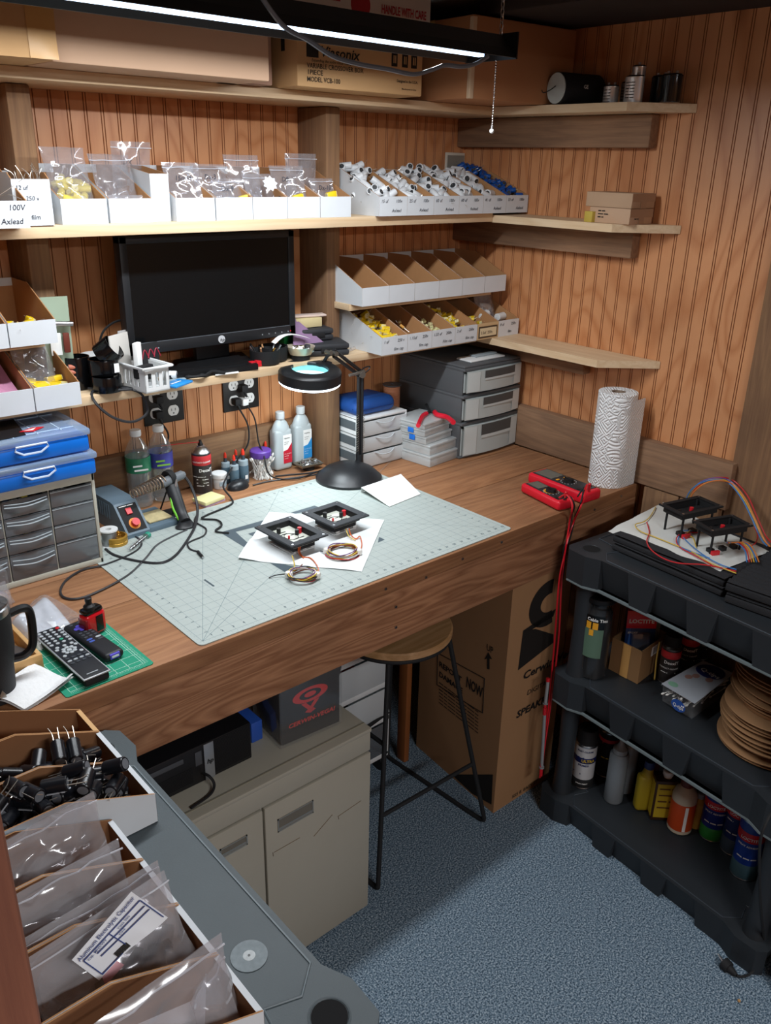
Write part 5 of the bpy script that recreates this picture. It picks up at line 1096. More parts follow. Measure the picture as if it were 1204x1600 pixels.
# big grey drawer cabinet
gx0,gx1,gy0,gy1=-.297,-.033,-.335,-.04; gh=.298
t=thing('drawer_cabinet','large dark grey three-drawer plastic cabinet with frosted fronts in the corner','cabinet',(gx0,gy0,ZC))
DG=mat('dark_grey_plastic','#54575a',.5)
b=MB().use(DG); hs=[.118,.088,.086]; z=ZC
b.box(gx0-.004,gx1+.004,gy0,gy1,z,z+.008,.003)
for h in hs: b.box(gx0-.002,gx0+.006,gy0+.006,gy1,z,z+h,.002); b.box(gx1-.006,gx1+.002,gy0+.006,gy1,z,z+h,.002); b.box(gx0-.004,gx1+.004,gy0-.004,gy1,z+h-.010,z+h,.003); z+=h
b.box(gx0,gx1,gy1-.006,gy1,ZC,z); b.box(gx0-.004,gx1+.004,gy0-.002,gy1,z,z+.008,.004); b.build('cabinet_frame',t)
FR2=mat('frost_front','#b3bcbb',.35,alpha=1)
z=ZC+.009
for h in hs:
    hh=h-.020; b=MB().use(FR2)
    N_=14
    def fy(u): return gy0-.006-.012*(1-(2*u-1)**2)
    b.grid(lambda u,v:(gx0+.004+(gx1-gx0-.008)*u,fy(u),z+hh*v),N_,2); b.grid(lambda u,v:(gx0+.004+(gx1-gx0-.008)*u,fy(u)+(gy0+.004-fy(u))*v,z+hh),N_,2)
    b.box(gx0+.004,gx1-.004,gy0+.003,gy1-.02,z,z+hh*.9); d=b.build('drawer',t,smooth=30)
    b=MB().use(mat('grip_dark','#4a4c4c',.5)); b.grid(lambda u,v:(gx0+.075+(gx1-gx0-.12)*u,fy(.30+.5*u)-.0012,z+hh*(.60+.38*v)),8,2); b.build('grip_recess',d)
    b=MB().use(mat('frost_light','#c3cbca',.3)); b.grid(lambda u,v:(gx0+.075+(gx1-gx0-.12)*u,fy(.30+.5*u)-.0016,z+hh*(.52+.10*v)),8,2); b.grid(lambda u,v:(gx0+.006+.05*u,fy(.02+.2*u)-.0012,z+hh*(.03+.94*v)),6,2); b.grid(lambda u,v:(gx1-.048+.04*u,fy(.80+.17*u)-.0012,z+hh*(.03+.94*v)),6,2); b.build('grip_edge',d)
    z+=h
b=MB().use(WHT); q=P(772,550,z=ZC+.309); b.at((-.19,-.285,ZC+.3005),.0); b.box(-.06,.10,-.03,.035,0,.006,.003); tag(b.build('white_tray'),'flat white plastic tray on top of the large grey cabinet','tray')
b=MB().use(mat('glass_grey','#8f9a9f',.25)); b.at((-.17,-.275,ZC+.307)); b.box(-.03,.07,-.014,.016,0,.006,.002); tag(b.build('clear_tool'),'small grey clear piece lying on the white tray','tray piece')
# ------------------------------------------------------------------ cutting mat
IN=.0254; MX,MY=-1.508,-.812
t=thing('cutting_mat','large pale grey-green cutting mat with an inch grid on the bench','cutting mat',(MX+.457,MY+.305,DZ))
MATG=mat('mat_green','#abb5b1',.55,bump=.05,bscale=300); MLINE=mat('mat_line','#78898c',.6); MDARK=mat('mat_dark','#4c5a62',.6)
W_,H_=36*IN,24*IN; r=.012
poly=[]
for cx,cy,a0 in ((W_-r,r,-pi/2),(W_-r,H_-r,0),(r,H_-r,pi/2),(r,r,pi)):
    for k in range(6): a=a0+pi/2*k/5; poly.append((cx+r*cos(a),cy+r*sin(a)))
MT=DZ+.0026
b=MB().use(MATG); b.prism(poly,.0004,.0026,(MX,MY,DZ)); m_=b.build('mat_sheet',t)
b=MB().use(MLINE); z=.00012; o=.5*IN
def mline(x0,y0,x1,y1,w=.0006):
    d=Vector((x1-x0,y1-y0)); d.normalize(); n=Vector((-d.y,d.x))*w/2
    b.poly([(MX+x0-n.x,MY+y0-n.y,MT+z),(MX+x1-n.x,MY+y1-n.y,MT+z),(MX+x1+n.x,MY+y1+n.y,MT+z),(MX+x0+n.x,MY+y0+n.y,MT+z)])
for i in range(36): mline(o+i*IN,o,o+i*IN,o+23*IN,.0008 if i%5==0 else .0005)
for j in range(24): mline(o,o+j*IN,o+35*IN,o+j*IN,.0008 if j%5==0 else .0005)
for a in (30,45,60): L_=23*IN/sin(radians(a)); mline(o,o,o+L_*cos(radians(a)),o+L_*sin(radians(a)),.001)
a=radians(45); mline(o+35*IN,o,o+35*IN-23*IN,o+23*IN,.0008)
for i in range(0,35*2+1): mline(o+i*IN/2,o*.55,o+i*IN/2,o*.8,.0006)
for j in range(0,23*2+1): mline(o*.55,o+j*IN/2,o*.8,o+j*IN/2,.0006)
b.build('grid_lines',m_,smooth=0)
b=MB().use(MDARK)
for i in range(1,36): b.text(str(i),(MX+o+i*IN,MY+o+.35*IN,MT),.0100,(1,0,0),(0,1,0),'C',.01,.0002)
for j in range(1,24): b.text(str(j),(MX+o+.75*IN,MY+o+j*IN+.003,MT),.0085,(0,-1,0),(1,0,0),'C',.01,.0002); b.text(str(j),(MX+o+34.3*IN,MY+o+j*IN-.003,MT),.0085,(0,1,0),(-1,0,0),'C',.01,.0002)
for i in range(1,36): b.text(str(i),(MX+o+i*IN,MY+o+22.4*IN,MT),.0085,(1,0,0),(0,1,0),'C',.01,.0002)
b.text('Fiskars',(MX+o+5.2*IN,MY+o+9*IN,MT),.012,(0,-1,0),(1,0,0),'L',.01,.0002)
def mpoly(l): b.poly([P(x,y,z=MT+.0003) for x,y in l])
mpoly([(344,832),(418,811),(411,820),(368,831),(389,850),(383,856)]); mpoly([(387,834),(408,828),(399,840)]); mpoly([(454,801),(491,790),(500,793),(461,803)])
mpoly([(592,839),(601,843),(590,848)]); mpoly([(422,880),(445,882),(465,887),(450,897)]); 
b.build('printed_marks',m_,smooth=0)
# tissue sheet
TIS=mat('tissue','#e4e9ea',.9,bump=.3,bscale=60); c=[P(372,874,z=DZ+.004),P(565,893,z=DZ+.004),P(600,812,z=DZ+.004),P(420,800,z=DZ+.004)]
b=MB().use(TIS)
def tf(u,v):
    p=(c[0]*(1-u)+c[1]*u)*(1-v)+(c[3]*(1-u)+c[2]*u)*v; z=.0012+.004*abs(noise.noise(Vector((u*3,v*3,2))))+(.006*max(0,.18-u)*5 if v<.4 else 0)
    return (p.x,p.y,MT+z)
b.grid(tf,24,18); b.grid(lambda u,v:(lambda q:(q[0],q[1],q[2]-.0005))(tf(u,v)),24,18); tag(b.build('tissue_sheet',smooth=60),'white thin paper sheet under the two black meter frames','paper')
# two crossover panels
FRM=mat('frame_charcoal','#34383d',.6,bump=.5,bscale=900,var=.2,vscale=600)
def panel(corners,label,h,post,mk):
    A,B,Cc,D=[P(x,y,z=h) for x,y in corners]   # left, top, right, bottom corners
    ctr=(A+B+Cc+D)/4; U=((B-A)+(Cc-D)).normalized(); V=((A-D)+(B-Cc)).normalized(); w_=((B-A).length+(Cc-D).length)/4; d_=((A-D).length+(B-Cc).length)/4
    V=(V-U*V.dot(U)).normalized()
    t=thing('panel_module',label,'circuit module',(ctr.x,ctr.y,MT if h<1.0 else .90)); 
    def X(u,v,z): return tuple(ctr+U*u+V*v+Vector((0,0,z)))
    def bx(b,u0,u1,v0,v1,z0,z1): b.add([X(u0,v0,z0),X(u1,v0,z0),X(u1,v1,z0),X(u0,v1,z0),X(u0,v0,z1),X(u1,v0,z1),X(u1,v1,z1),X(u0,v1,z1)],[(3,2,1,0),(4,5,6,7),(0,1,5,4),(1,2,6,5),(2,3,7,6),(3,0,4,7)])
    f=(.2 if mk else .27)*min(w_,d_)+.004; dp=-.020 if mk else -.016
    b=MB().use(FRM if not mk else BLKM)
    bx(b,-w_,w_,-d_,-d_+f,-.004,0); bx(b,-w_,w_,d_-f,d_,-.004,0); bx(b,-w_,-w_+f,-d_+f,d_-f,-.004,0); bx(b,w_-f,w_,-d_+f,d_-f,-.004,0)
    b.build('bezel',t,smooth=0)
    b=MB().use(BLKM); wi,di=w_-f,d_-f
    bx(b,-wi-.003,wi+.003,-di-.003,-di,dp,-.002); bx(b,-wi-.003,wi+.003,di,di+.003,dp,-.002); bx(b,-wi-.003,-wi,-di,di,dp,-.002); bx(b,wi,wi+.003,-di,di,dp,-.002); 
    b.build('recess_walls',t,smooth=0)
    b=MB().use(mat('panel_face','#cfd3c6',.5) if not mk else BLKM); bx(b,-wi,wi,-di,di,dp-.002,dp)
    fc=b.build('panel_face',t,smooth=0)
    if not mk:
        b=MB().use(BLKM)
        for k,(a0,a1,q0,q1) in enumerate([(-.6,.2,.55,.62),(-.7,.1,.35,.42),(-.2,.7,-.35,-.28),(.1,.8,.1,.17)]): bx(b,wi*a0,wi*a1,di*q0,di*q1,dp,dp+.0003)
        b.tube([X(wi*.45*cos(a),di*.35*sin(a),dp+.0006) for a in [k*pi/8 for k in range(16)]],.0008,4,1,closed=True,sm=False); b.build('face_printing',fc)
    for (m,u,v,s) in ((BLK,-.35,.6,1.2),(BLK,.5,.02,1.1),(RED,.82,.1,1.2),(RED,-.3,-.1,.6)) if not mk else ((RED,.0,-.1,1.2),(BLK,-.6,.1,.9)):
        b=MB().use(m); p0=Vector(X(wi*u,di*v,dp)); b.cyl(p0,p0+Vector((0,0,.012*s)),.0045*s,n=12); b.build('knob',t)
    b=MB().use(STEEL)
    for su in (-1,1):
        for sv in (-1,1): p0=Vector(X(su*(w_-f*.45),sv*(d_-f*.45),0)); b.cyl(p0-Vector((0,0,.0003)),p0+Vector((0,0,.0006)),.003,n=10)
    b.build('corner_screws',t)
    z1=(MT if h<1 else .906)-h+.006
    b=MB().use(WHT if not mk else mat('pcb_tan','#b99c70',.6)); k=.62; bx(b,-w_*k,w_*k,-d_*k,d_*k,max(z1,dp-.022),max(z1,dp-.022)+.0025) if not mk else bx(b,-w_*.92,w_*.92,-d_*.85,d_*.85,z1+.014,z1+.016); b.build('circuit_board',t,smooth=0)
    b=MB().use(WHT if not mk else BLK); 
    if not mk:
        for uu in (-.5,0,.45): bx(b,w_*uu,w_*(uu+.2),-d_*.6,-d_*.35,z1,dp)
    else:
        for uu in (-.7,-.1,.45): bx(b,w_*uu,w_*(uu+.22),-d_*.6,-d_*.2,z1+.016,z1+.030)
    b.build('component',t,smooth=0)
    b=MB().use(BLKM)
    if not mk: bx(b,-wi*.9,wi*.9,-di*.9,di*.9,-.030,dp-.003)
    for su in (-1,1) if mk else ():
        for sv in (-1,1): p0=Vector(X(su*w_*(.72),sv*d_*(.66),-.003)); b.cyl(p0,(p0.x,p0.y,p0.z+z1+.003),.0032,n=8)
    b.build('standoff' if mk else 'under_box',t,smooth=0)
    if mk:
        b=MB().use(RED); bx(b,-w_*.75,-w_*.4,-d_*.95,-d_*.75,z1+.018,z1+.030); b.use(YEL); bx(b,w_*.05,w_*.5,-d_*.8,-d_*.6,z1+.002,z1+.012); b.build('coloured_component',t,smooth=0)
    return t,X,w_,d_
panel([(406,820),(462,805),(504,836),(447,858)],'charcoal framed panel module with knobs, left of two on the mat',1.004,0,False)
panel([(477,798),(532,782),(571,805),(515,826)],'charcoal framed panel module with knobs, right of two on the mat',1.004,0,False)
# wire coils
WC=[mat('w_black','#26282c',.4),mat('w_brown','#7a3a24',.45),mat('w_yellow','#cdb13a',.4),mat('w_white','#d8d4cc',.4),mat('w_violet','#6c3f74',.45),mat('w_orange','#d0622a',.4),mat('w_grey','#82868c',.4),mat('w_red','#b82a2a',.4)]
def coil(cx,cy,rx,ry,label,lead,seed):
    c=Dp(cx,cy,.0045); t=thing('wire_coil',label,'wires',c); random.seed(seed)
    e=Dp(cx+rx,cy,.0045); R_=(e-c).length; 
    for k in range(12):
        r=R_*(1+jit(.14)); dz=random.random()*.012; pts=[]
        a0=random.uniform(0,.6); 
        for j in range(14): a=a0+j*2*pi/14; pts.append((c.x+r*cos(a)*(1+jit(.02)),c.y+r*.92*sin(a),c.z+dz+.002+.003*sin(a*2+k)))
        b=MB().use(WC[k%8]); b.tube(pts,.0013,5,3,closed=True); b.build('wire_strand',t)
    b=MB().use(mat('tie_white','#e6e4de',.5))
    for s in (-1,1):
        p=c+Vector((s*R_*.74,-s*R_*.66,.008)); b.lathe([(.0,-.008),(.008,-.006),(.0095,0),(.008,.006),(0,.009)],p,12,1,1)
    b.build('white_tie',t)
    for k,l in enumerate(lead):
        b=MB().use(WC[[5,0,2,1][k%4]]); b.tube([P(x,y,z=z) for x,y,z in l],.0014,5); b.build('lead_wire',t)
    return t
coil(473,903,22,0,'coil of thin coloured wires with white ties, nearer one on the mat',[[(467,850,.99),(466,862,.975),(472,870,.967),(485,872,.968),(496,885,.968),(498,900,.968)],[(420,903,.964),(430,899,.968),(445,897,.970),(455,898,.970)],[(456,868,.985),(459,878,.975),(460,888,.972)],[(472,882,.975),(466,888,.975),(460,893,.970)],[(470,850,.99),(468,862,.975),(474,872,.967)]],5)
coil(535,866,25,0,'coil of thin coloured wires with white ties, farther one, right of the panel modules',[[(545,826,.985),(548,836,.972),(556,842,.967),(562,838,.97),(565,850,.968),(562,862,.968)],[(500,861,.968),(510,863,.972),(518,860,.972)],[(540,826,.985),(545,838,.972),(555,844,.967)]],9)
random.seed(11)
# envelope
t=thing('folded_card','white folded paper card tented on the mat beside the lamp base','card',Dp(610,765)); q=[P(564,760,z=MT+.022),P(608,792,z=MT+.001),P(657,772,z=MT+.001),P(626,741,z=MT+.004)]
q=[P(564,762,z=MT+.018),P(608,792,z=MT+.0012),P(657,772,z=MT+.0012),P(626,741,z=MT+.018)]
b=MB().use(PAPER); b.add([*q,*[v+Vector((0,0,.0008)) for v in q]],[(0,1,2,3),(7,6,5,4),(0,4,5,1),(1,5,6,2),(2,6,7,3),(3,7,4,0)]); q2=[Vector((q[0].x+.004,q[0].y+.006,MT+.001)),Vector((q[3].x+.004,q[3].y+.006,MT+.001))]; b.add([q[0],q[3],q2[1],q2[0]],[(0,1,2,3)]); b.build('paper',t,smooth=0)
# micro usb plug lying on the mat
t=thing('usb_cable_end','small black plug end of a cable lying on the mat','plug',Dp(313,866)); b=MB().use(BLKM); a=P(309,862,z=MT+.004); e=P(316,870,z=MT+.004); b.cyl(a,e,.0038,n=10); b.use(STEEL); b.cyl(e,e+(e-a).normalized()*.005,.0028,n=8); b.build('plug',t)
cable('electric_cable','thin black cord curving over the mat to the small plug','cord',dpts([(306,807),(304,815),(312,820),(322,827),(318,837),(300,845),(293,850),(297,858),(309,862)],.0045),.0023,CORDG)

# ------------------------------------------------------------------ bench left front
# green small mat
GM=mat('green_mat','#1f9070',.55); GL=mat('green_mat_line','#b6dccb',.6)
g=[P(243,1036,z=DZ+.001),P(104,1091,z=DZ+.001),P(45,985,z=DZ+.001),P(165,968,z=DZ+.001)]
ang=atan2(g[0].y-g[1].y,g[0].x-g[1].x); gx0_,gy0_=g[1].x,g[1].y; gw,gh_=.168,.225
t=thing('cutting_mat','small bright green cutting mat under the two remotes','cutting mat',(gx0_,gy0_,DZ))
b=MB().use(GM).at((gx0_,gy0_,DZ),ang); r=.004; b.prism([(r,0),(gw-r,0),(gw,r),(gw,gh_-r),(gw-r,gh_),(r,gh_),(0,gh_-r),(0,r)],.0003,.002); ms=b.build('mat_sheet',t)
b=MB().use(GL).at((gx0_,gy0_,DZ+.0021),ang)
for k in range(1,7): x=.012+k*.0254-.0127; b.box(x-.0004,x+.0004,.012,gh_-.012,0,.0002)
for k in range(1,9): y=.012+k*.0254-.0127; b.box(.012,gw-.012,y-.0004,y+.0004,0,.0002)
for k in range(48): x=.012+k*.003; b.box(x,x+.0004,.006,.010 if k%4 else .013,0,.0002)
for k in range(66): y=.012+k*.003; b.box(gw-(.010 if k%4 else .013),gw-.006,y,y+.0004,0,.0002)
for x0,y0,x1,y1 in ((.012,.012,gw-.012,.012),(.012,gh_-.012,gw-.012,gh_-.012)): b.box(x0,x1,y0-.0004,y0+.0004,0,.0002)
for x in (.012,gw-.012): b.box(x-.0004,x+.0004,.012,gh_-.012,0,.0002)
b.build('grid_lines',ms,smooth=0)
# remotes
def oriented(px0,px1,z):
    a=P(*px0,z=z); e=P(*px1,z=z); return a,e,atan2(e.y-a.y,e.x-a.x),(e-a).length
a,e,an,L_=oriented((72,990),(153,1061),DZ+.012); 
t=thing('remote_control','long black remote control with a silver rim and many grey buttons','remote',a); w_=.052; M1=(a.x,a.y,DZ+.003)
b=MB().use(BLKM).at(M1,an); b.box(0,L_,-w_/2+.003,w_/2-.003,0,.014,.004); b.build('body',t)
b=MB().use(mat('silver_rim','#b9bec2',.3,metal=.5)).at(M1,an); b.box(0,L_,-w_/2,w_/2,.0142,.0175,.002); b.build('rim',t)
b=MB().use(mat('remote_face','#1c1f24',.4)).at(M1,an); b.box(.003,L_-.003,-w_/2+.003,w_/2-.003,.0177,.0188,.0005); b.build('face',t)
BT=mat('button_grey','#a9b0b4',.5); M2=(a.x,a.y,DZ+.003+.0188)
def btn(t,u,v,ru,rv,m=BT,h=.0018): 
    b=MB().use(m).at(M2,an); b.lathe([(1,0),(1,.7),(.8,1)],n=12) ; b.v=b.v; k=len(b.v)
    MM=Matrix.Translation(M2)@Matrix.Rotation(an,4,'Z')@Matrix.Translation((u,v,0))@Matrix.Diagonal((ru,rv,h,1)); inv=(Matrix.Translation(M2)@Matrix.Rotation(an,4,'Z')).inverted(); b.v=[MM@(inv@q) for q in b.v]; b.build('button',t)
for i in range(6):
    for j in range(4):
        m=BT
        if i==0 and j==0: m=RED
        if i==4 and j==1: m=mat('teal_btn','#2f9a78',.4)
        btn(t,.012+i*.011,.018-j*.012,.0032,.0038,m)
for (u,v) in ((.082,.014),(.082,0),(.082,-.014),(.118,.016),(.118,-.016),(.090,.018),(.090,-.018)): btn(t,u,v,.0038,.0038)
for k in range(8): btn(t,.102+.0105*cos(k*pi/4),.0105*sin(k*pi/4),.0040,.0040)
btn(t,.102,0,.005,.005)
for i in range(3):
    for j in range(4): btn(t,.130+i*.010,.017-j*.0113,.0026,.0042,BT if i==1 else mat('button_dark','#3a3f45',.5))
b=MB().use(BT).at(M2,an); b.text('marantz',(L_-.010,-.014,.0002),.006,(0,1,0),(-1,0,0),'L',.02); b.build('lettering',t)
a,e,an,L_=oriented((112,978),(180,1026),DZ+.012); t=thing('remote_control','short rounded black streaming remote with a purple pad and purple tag','remote',a); w_=.041; M1=(a.x,a.y,DZ+.003); M2=(a.x,a.y,DZ+.003+.0175)
b=MB().use(mat('remote_black','#17191d',.5)).at(M1,an); b.box(0,L_,-w_/2,w_/2,0,.018,.0085,4); b.build('body',t)
PUR=mat('purple_pad','#5a4fc8',.5)
btn(t,.034,0,.0075,.0075,PUR); btn(t,.034,.0085,.005,.004,PUR); btn(t,.034,-.0085,.005,.004,PUR); btn(t,.0255,0,.004,.005,PUR); btn(t,.0425,0,.004,.005,PUR)
for (u,v) in ((.014,.008),(.014,-.008),(.054,.010),(.054,0),(.054,-.010),(.064,.010),(.064,0),(.064,-.010),(.074,.010),(.074,0),(.074,-.010)): btn(t,u,v,.0028,.0040,mat('button_dark'))
btn(t,.086,.009,.003,.006,BT); btn(t,.086,-.009,.003,.006,mat('btn_blue','#3a55a8',.5)); btn(t,.095,.009,.003,.006,mat('button_dark')); btn(t,.095,-.009,.003,.006,mat('btn_blue'))
b=MB().use(PUR).at(M1,an); b.box(L_-.006,L_+.001,-.010,.010,.006,.016,.0005); b.use(PAPER); b.box(L_+.001,L_+.0015,-.007,.007,.009,.013); b.build('fabric_tag',t)
# red vape device
c=Vector((-1.643,-.635,DZ)); t=thing('vape_device','small red vaporizer with a black screen and black top, standing at the green mat','device',c)
b=MB().use(mat('vape_red','#c31420',.2,coat=.5)).at(c,.25); b.box(-.024,.024,-.014,.014,.001,.052,.009,3); b.build('body',t)
b=MB().use(BLKG).at(c,.25); b.box(-.002,.014,-.0152,-.0138,.010,.044,.0006); b.build('screen',t)
b=MB().use(BLKG).at(c,.25); b.box(-.022,.020,-.012,.012,.048,.060,.006); b.build('top_cover',t)
b=MB().use(BLK).at(c,.25); b.lathe([(.011,.050),(.012,.055),(.011,.064),(.0065,.068),(.006,.073),(.0068,.075),(.0068,.081),(.005,.082)],(-.004,0,0),20); b.build('mouthpiece',t)
b=MB().use(mat('dark_red_clear','#7a1018',.15)).at(c,.25); b.box(-.0245,-.016,-.0125,.0125,.012,.042,.003); b.build('side_window',t)
# stack of poly bags
t=thing('bag_stack','thick stack of flat clear poly bags on the bench behind the remotes','bags',Dp(60,950)); q=[P(15,965,z=DZ+.02),P(60,1005,z=DZ+.02),P(112,968,z=DZ+.02),P(72,925,z=DZ+.02)]
PLY=mat('poly_stack','#e8edf2',.18,coat=.6,var=.1,vscale=14)
b=MB().use(PLY)
def pf(u,v,s=1):
    p=(q[0]*(1-u)+q[1]*u)*(1-v)+(q[3]*(1-u)+q[2]*u)*v; e=min(1,(1-abs(2*u-1)**6)*(1-abs(2*v-1)**8)); return (p.x,p.y,DZ+.001+(.020+.003*sin(v*9+u*2)+.002*noise.noise(Vector((u*4,v*12,1))))*e**.4)
b.grid(pf,20,26); b.build('bags',t,smooth=70)
b=MB().use(BAG); b.grid(lambda u,v:(lambda p:(p[0]+(u-.5)*.03+(v-.5)*.03,p[1]+(v-.5)*.02,p[2]+.0025+.002*noise.noise(Vector((u*14,v*14,3)))))(pf(min(.98,max(.02,u)),min(.98,max(.02,v)))),22,22); b.build('outer_wrap',t,smooth=70)
# bamboo tray
t=thing('bamboo_tray','small open bamboo tray behind the tumbler','tray',P(40,1050,z=DZ)); c=P(66,1035,z=DZ+.03); 
BAM=wood('bamboo','#d9b077','#c0935a','X',1.5,.5,.05,ring=.1); A_=P(66,1022,z=DZ+.034); an=.02
x1_=A_.x; y0_=A_.y
for nm,bb in (('tray_side',(-.19,0,0,.008)),('tray_side',(-.008,0,.008,.15)),('tray_side',(-.19,-.008,.15,.158)),('tray_side',(-.19,-.182,.008,.15))):
    b=MB().use(BAM).at((x1_,y0_,DZ),an); b.box(bb[0],bb[1],bb[2],bb[3],.001,.034,.001); b.build(nm,t)
b=MB().use(BAM).at((x1_,y0_,DZ),an); b.box(-.182,-.008,.008,.15,.001,.006); b.build('tray_floor',t)
b=MB().use(mat('dark_item','#4a4340',.6)).at((x1_-.03,y0_+.06,DZ+.0065),.4); b.box(-.02,.02,-.03,.03,0,.014,.003); tag(b.build('dark_case'),'small dark brown object lying in the bamboo tray','case')
# tumbler
c=P(2,1060,z=DZ+.06); c=Vector((-1.862,-.735,DZ)); t=thing('tumbler','tall black tumbler with a clear lid and a handle at the left edge','tumbler',c)
b=MB().use(mat('powder_black','#1f2124',.6,bump=.2,bscale=900)); b.lathe([(.030,0),(.033,.003),(.036,.06),(.042,.10),(.0435,.165)],c,36); b.build('body',t)
b=MB().use(STEEL); b.lathe([(.0436,.165),(.0440,.168),(.0440,.178),(.042,.180)],c,36,cap=False); b.build('steel_rim',t)
b=MB().use(CLR); b.lathe([(.0435,.178),(.045,.182),(.045,.188),(.040,.191),(.0001,.189)],c,36,cap=False); b.build('lid',t)
b=MB().use(BLK); hv=Vector((.94,.1,0)).normalized(); b.tube([c+hv*.041+Vector((0,0,.148)),c+hv*.066+Vector((0,0,.150)),c+hv*.078+Vector((0,0,.140)),c+hv*.079+Vector((0,0,.105)),c+hv*.074+Vector((0,0,.072)),c+hv*.058+Vector((0,0,.060)),c+hv*.037+Vector((0,0,.062))],.0075,10); b.build('handle',t)
b=MB().use(mat('emblem_silver','#a9a59c',.3,metal=.6)); q=P(21,1084,z=DZ+.02); dn=(CAM_LOC-c); dn.z=0; dn.normalize(); sd=Vector((-dn.y,dn.x,0)); o=c+dn*.0352+Vector((0,0,.022))+sd*.010; b.prism([(0,-.009),(.005,-.003),(.0045,.003),(0,.011),(-.0045,.003),(-.005,-.003)],.0,.0012,o,tuple(sd),(0,0,1)); b.build('emblem',t)
# folded paper towel
t=thing('paper_napkin','folded white paper towel lying at the front edge of the bench','napkin',Dp(60,1080)); q=[P(-25,1092,z=DZ+.012),P(38,1108,z=DZ+.006),P(116,1063,z=DZ+.010),P(52,1042,z=DZ+.012)]
TW=mat('towel_white','#e9eaea',.95,bump=.8,bscale=130)
for lay in (0,.006):
    b=MB().use(TW); b.grid(lambda u,v:(lambda p:(p.x,p.y,max(DZ+.0015+lay*.6,p.z+lay+.007*sin(u*4+v*2)*(.4+u)*.8+(.010 if u>.9 else 0)*v)))((q[0]*(1-u)+q[1]*u)*(1-v)+(q[3]*(1-u)+q[2]*u)*v),18,14); b.build('towel_layer',t,smooth=70)

# ------------------------------------------------------------------ bench right
# multimeters
def meter(label,pa,pb,w_,th,face,big):
    a=P(*pa,z=DZ+.02); e=P(*pb,z=DZ+.02); an=atan2(e.y-a.y,e.x-a.x); L_=(e-a).length
    t=thing('multimeter',label,'multimeter',(a.x,a.y,DZ)); RD=mat('meter_red','#d3182c',.4); M1=(a.x,a.y,DZ)
    b=MB().use(RD).at(M1,an); b.box(0,L_,-w_/2,w_/2,.002,th,.008,3); b.build('case',t)
    b=MB().use(mat('meter_face','#2b2c2f',.4)).at(M1,an); b.box(.012,L_-.014,-w_/2+.008,w_/2-.008,th,th+.0015,.0005); b.build('face_panel',t)
    b=MB().use(mat('lcd','#5f625c',.25)).at(M1,an); b.box(.016,L_*.38,-w_/2+.013,w_/2-.013,th+.0015,th+.0025); b.build('display',t)
    b=MB().use(mat('orange_btn','#e0962a',.5)).at(M1,an)
    for (u,v) in ((.44,.3),(.44,-.3)) if big else ((.5,.0),): 
        if big: b.box(L_*u,L_*u+.007,w_*v*.7-.006,w_*v*.7+.006,th+.0015,th+.004,.001)
        else: b.prism([(L_*.56+.019*cos(k*pi/10),.019*sin(k*pi/10)) for k in range(20)],th+.0015,th+.002)
    b.build('orange_mark',t)
    b=MB().use(BLK).at(M1,an); b.lathe([(.016,th+.002),(.015,th+.009),(.012,th+.010)],(L_*.58,0,0),20); b.box(L_*.58-.015,L_*.58+.015,-.003,.003,th+.009,th+.0125,.001); b.build('dial',t)
    b=MB().use(PAPER).at(M1,an)
    for k in range(14): aa=k*2*pi/14; b.box(L_*.58+.022*cos(aa)-.0015,L_*.58+.022*cos(aa)+.0015,.022*sin(aa)-.0006,.022*sin(aa)+.0006,th+.0016,th+.0019)
    b.build('dial_marks',t)
    b=MB().use(BLK).at(M1,an)
    for v in (-.3,0,.3): b.lathe([(.0055,th+.0015),(.0055,th+.003),(.003,th+.003)],(L_*.86,w_*v,0),12)
    b.build('jack',t); return a,an,L_,th
a1,an1,L1,th1=meter('smaller red multimeter with an orange-ringed dial, left of two',(826,757),(886,787),.062,.030,0,False)
a2,an2,L2,th2=meter('larger red multimeter with two orange buttons, right of two',(838,741),(925,775),.078,.034,0,True)
LR_=mat('lead_red','#c21a26',.35)
def lead(name,label,m,pts,r=.0026): return cable(name,label,'test lead',pts,r,m)
E_=-.8235
def overedge(px,py): return P(px,py,y=E_-.006)
lead('test_lead','red test lead from the smaller meter hanging over the bench front',LR_,[P(873,778,z=DZ+.040),P(884,773,z=DZ+.055),P(893,785,z=DZ+.045),P(893,800,z=DZ+.02),P(890,812,y=-.832),P(883,860,y=-.84),P(873,910,y=-.85),P(866,1000,y=-.86),P(857,1100,y=-.87),P(848,1160,y=-.875),P(843,1215,y=-.88)])
lead('test_lead','red test lead from the larger meter hanging over the bench front',LR_,[P(910,772,z=DZ+.046),P(917,757,z=DZ+.062),P(913,775,z=DZ+.05),P(905,796,z=DZ+.02),P(896,815,y=-.83),P(885,850,y=-.84),P(877,910,y=-.85),P(872,1000,y=-.855),P(860,1100,y=-.865),P(850,1170,y=-.87),P(846,1210,y=-.875)])
lead('test_lead','black test lead from the smaller meter hanging behind the rack',BLKM,[P(880,781,z=DZ+.040),P(890,776,z=DZ+.052),P(897,790,z=DZ+.03),P(893,805,y=-.828),P(888,835,y=-.832),P(880,860,y=-.835),P(876,900,y=-.84)],.0023)
lead('test_lead','black test lead from the larger meter hanging behind the rack',BLKM,[P(902,776,z=DZ+.046),P(911,764,z=DZ+.058),P(907,785,z=DZ+.04),P(900,803,y=-.826),P(892,835,y=-.832),P(884,865,y=-.835),P(879,905,y=-.84)],.0023)
for (px,py,l) in ((921,757,'right'),(884,770,'left')):
    b=MB().use(LR_); q=P(px,py,z=DZ+.06); b.cyl(q+Vector((0,0,-.022)),q,.0042,.0036,n=10); b.sphere(q,.0045,10); tag(b.build('banana_plug'),'red banana plug standing in the '+l+' multimeter','plug')
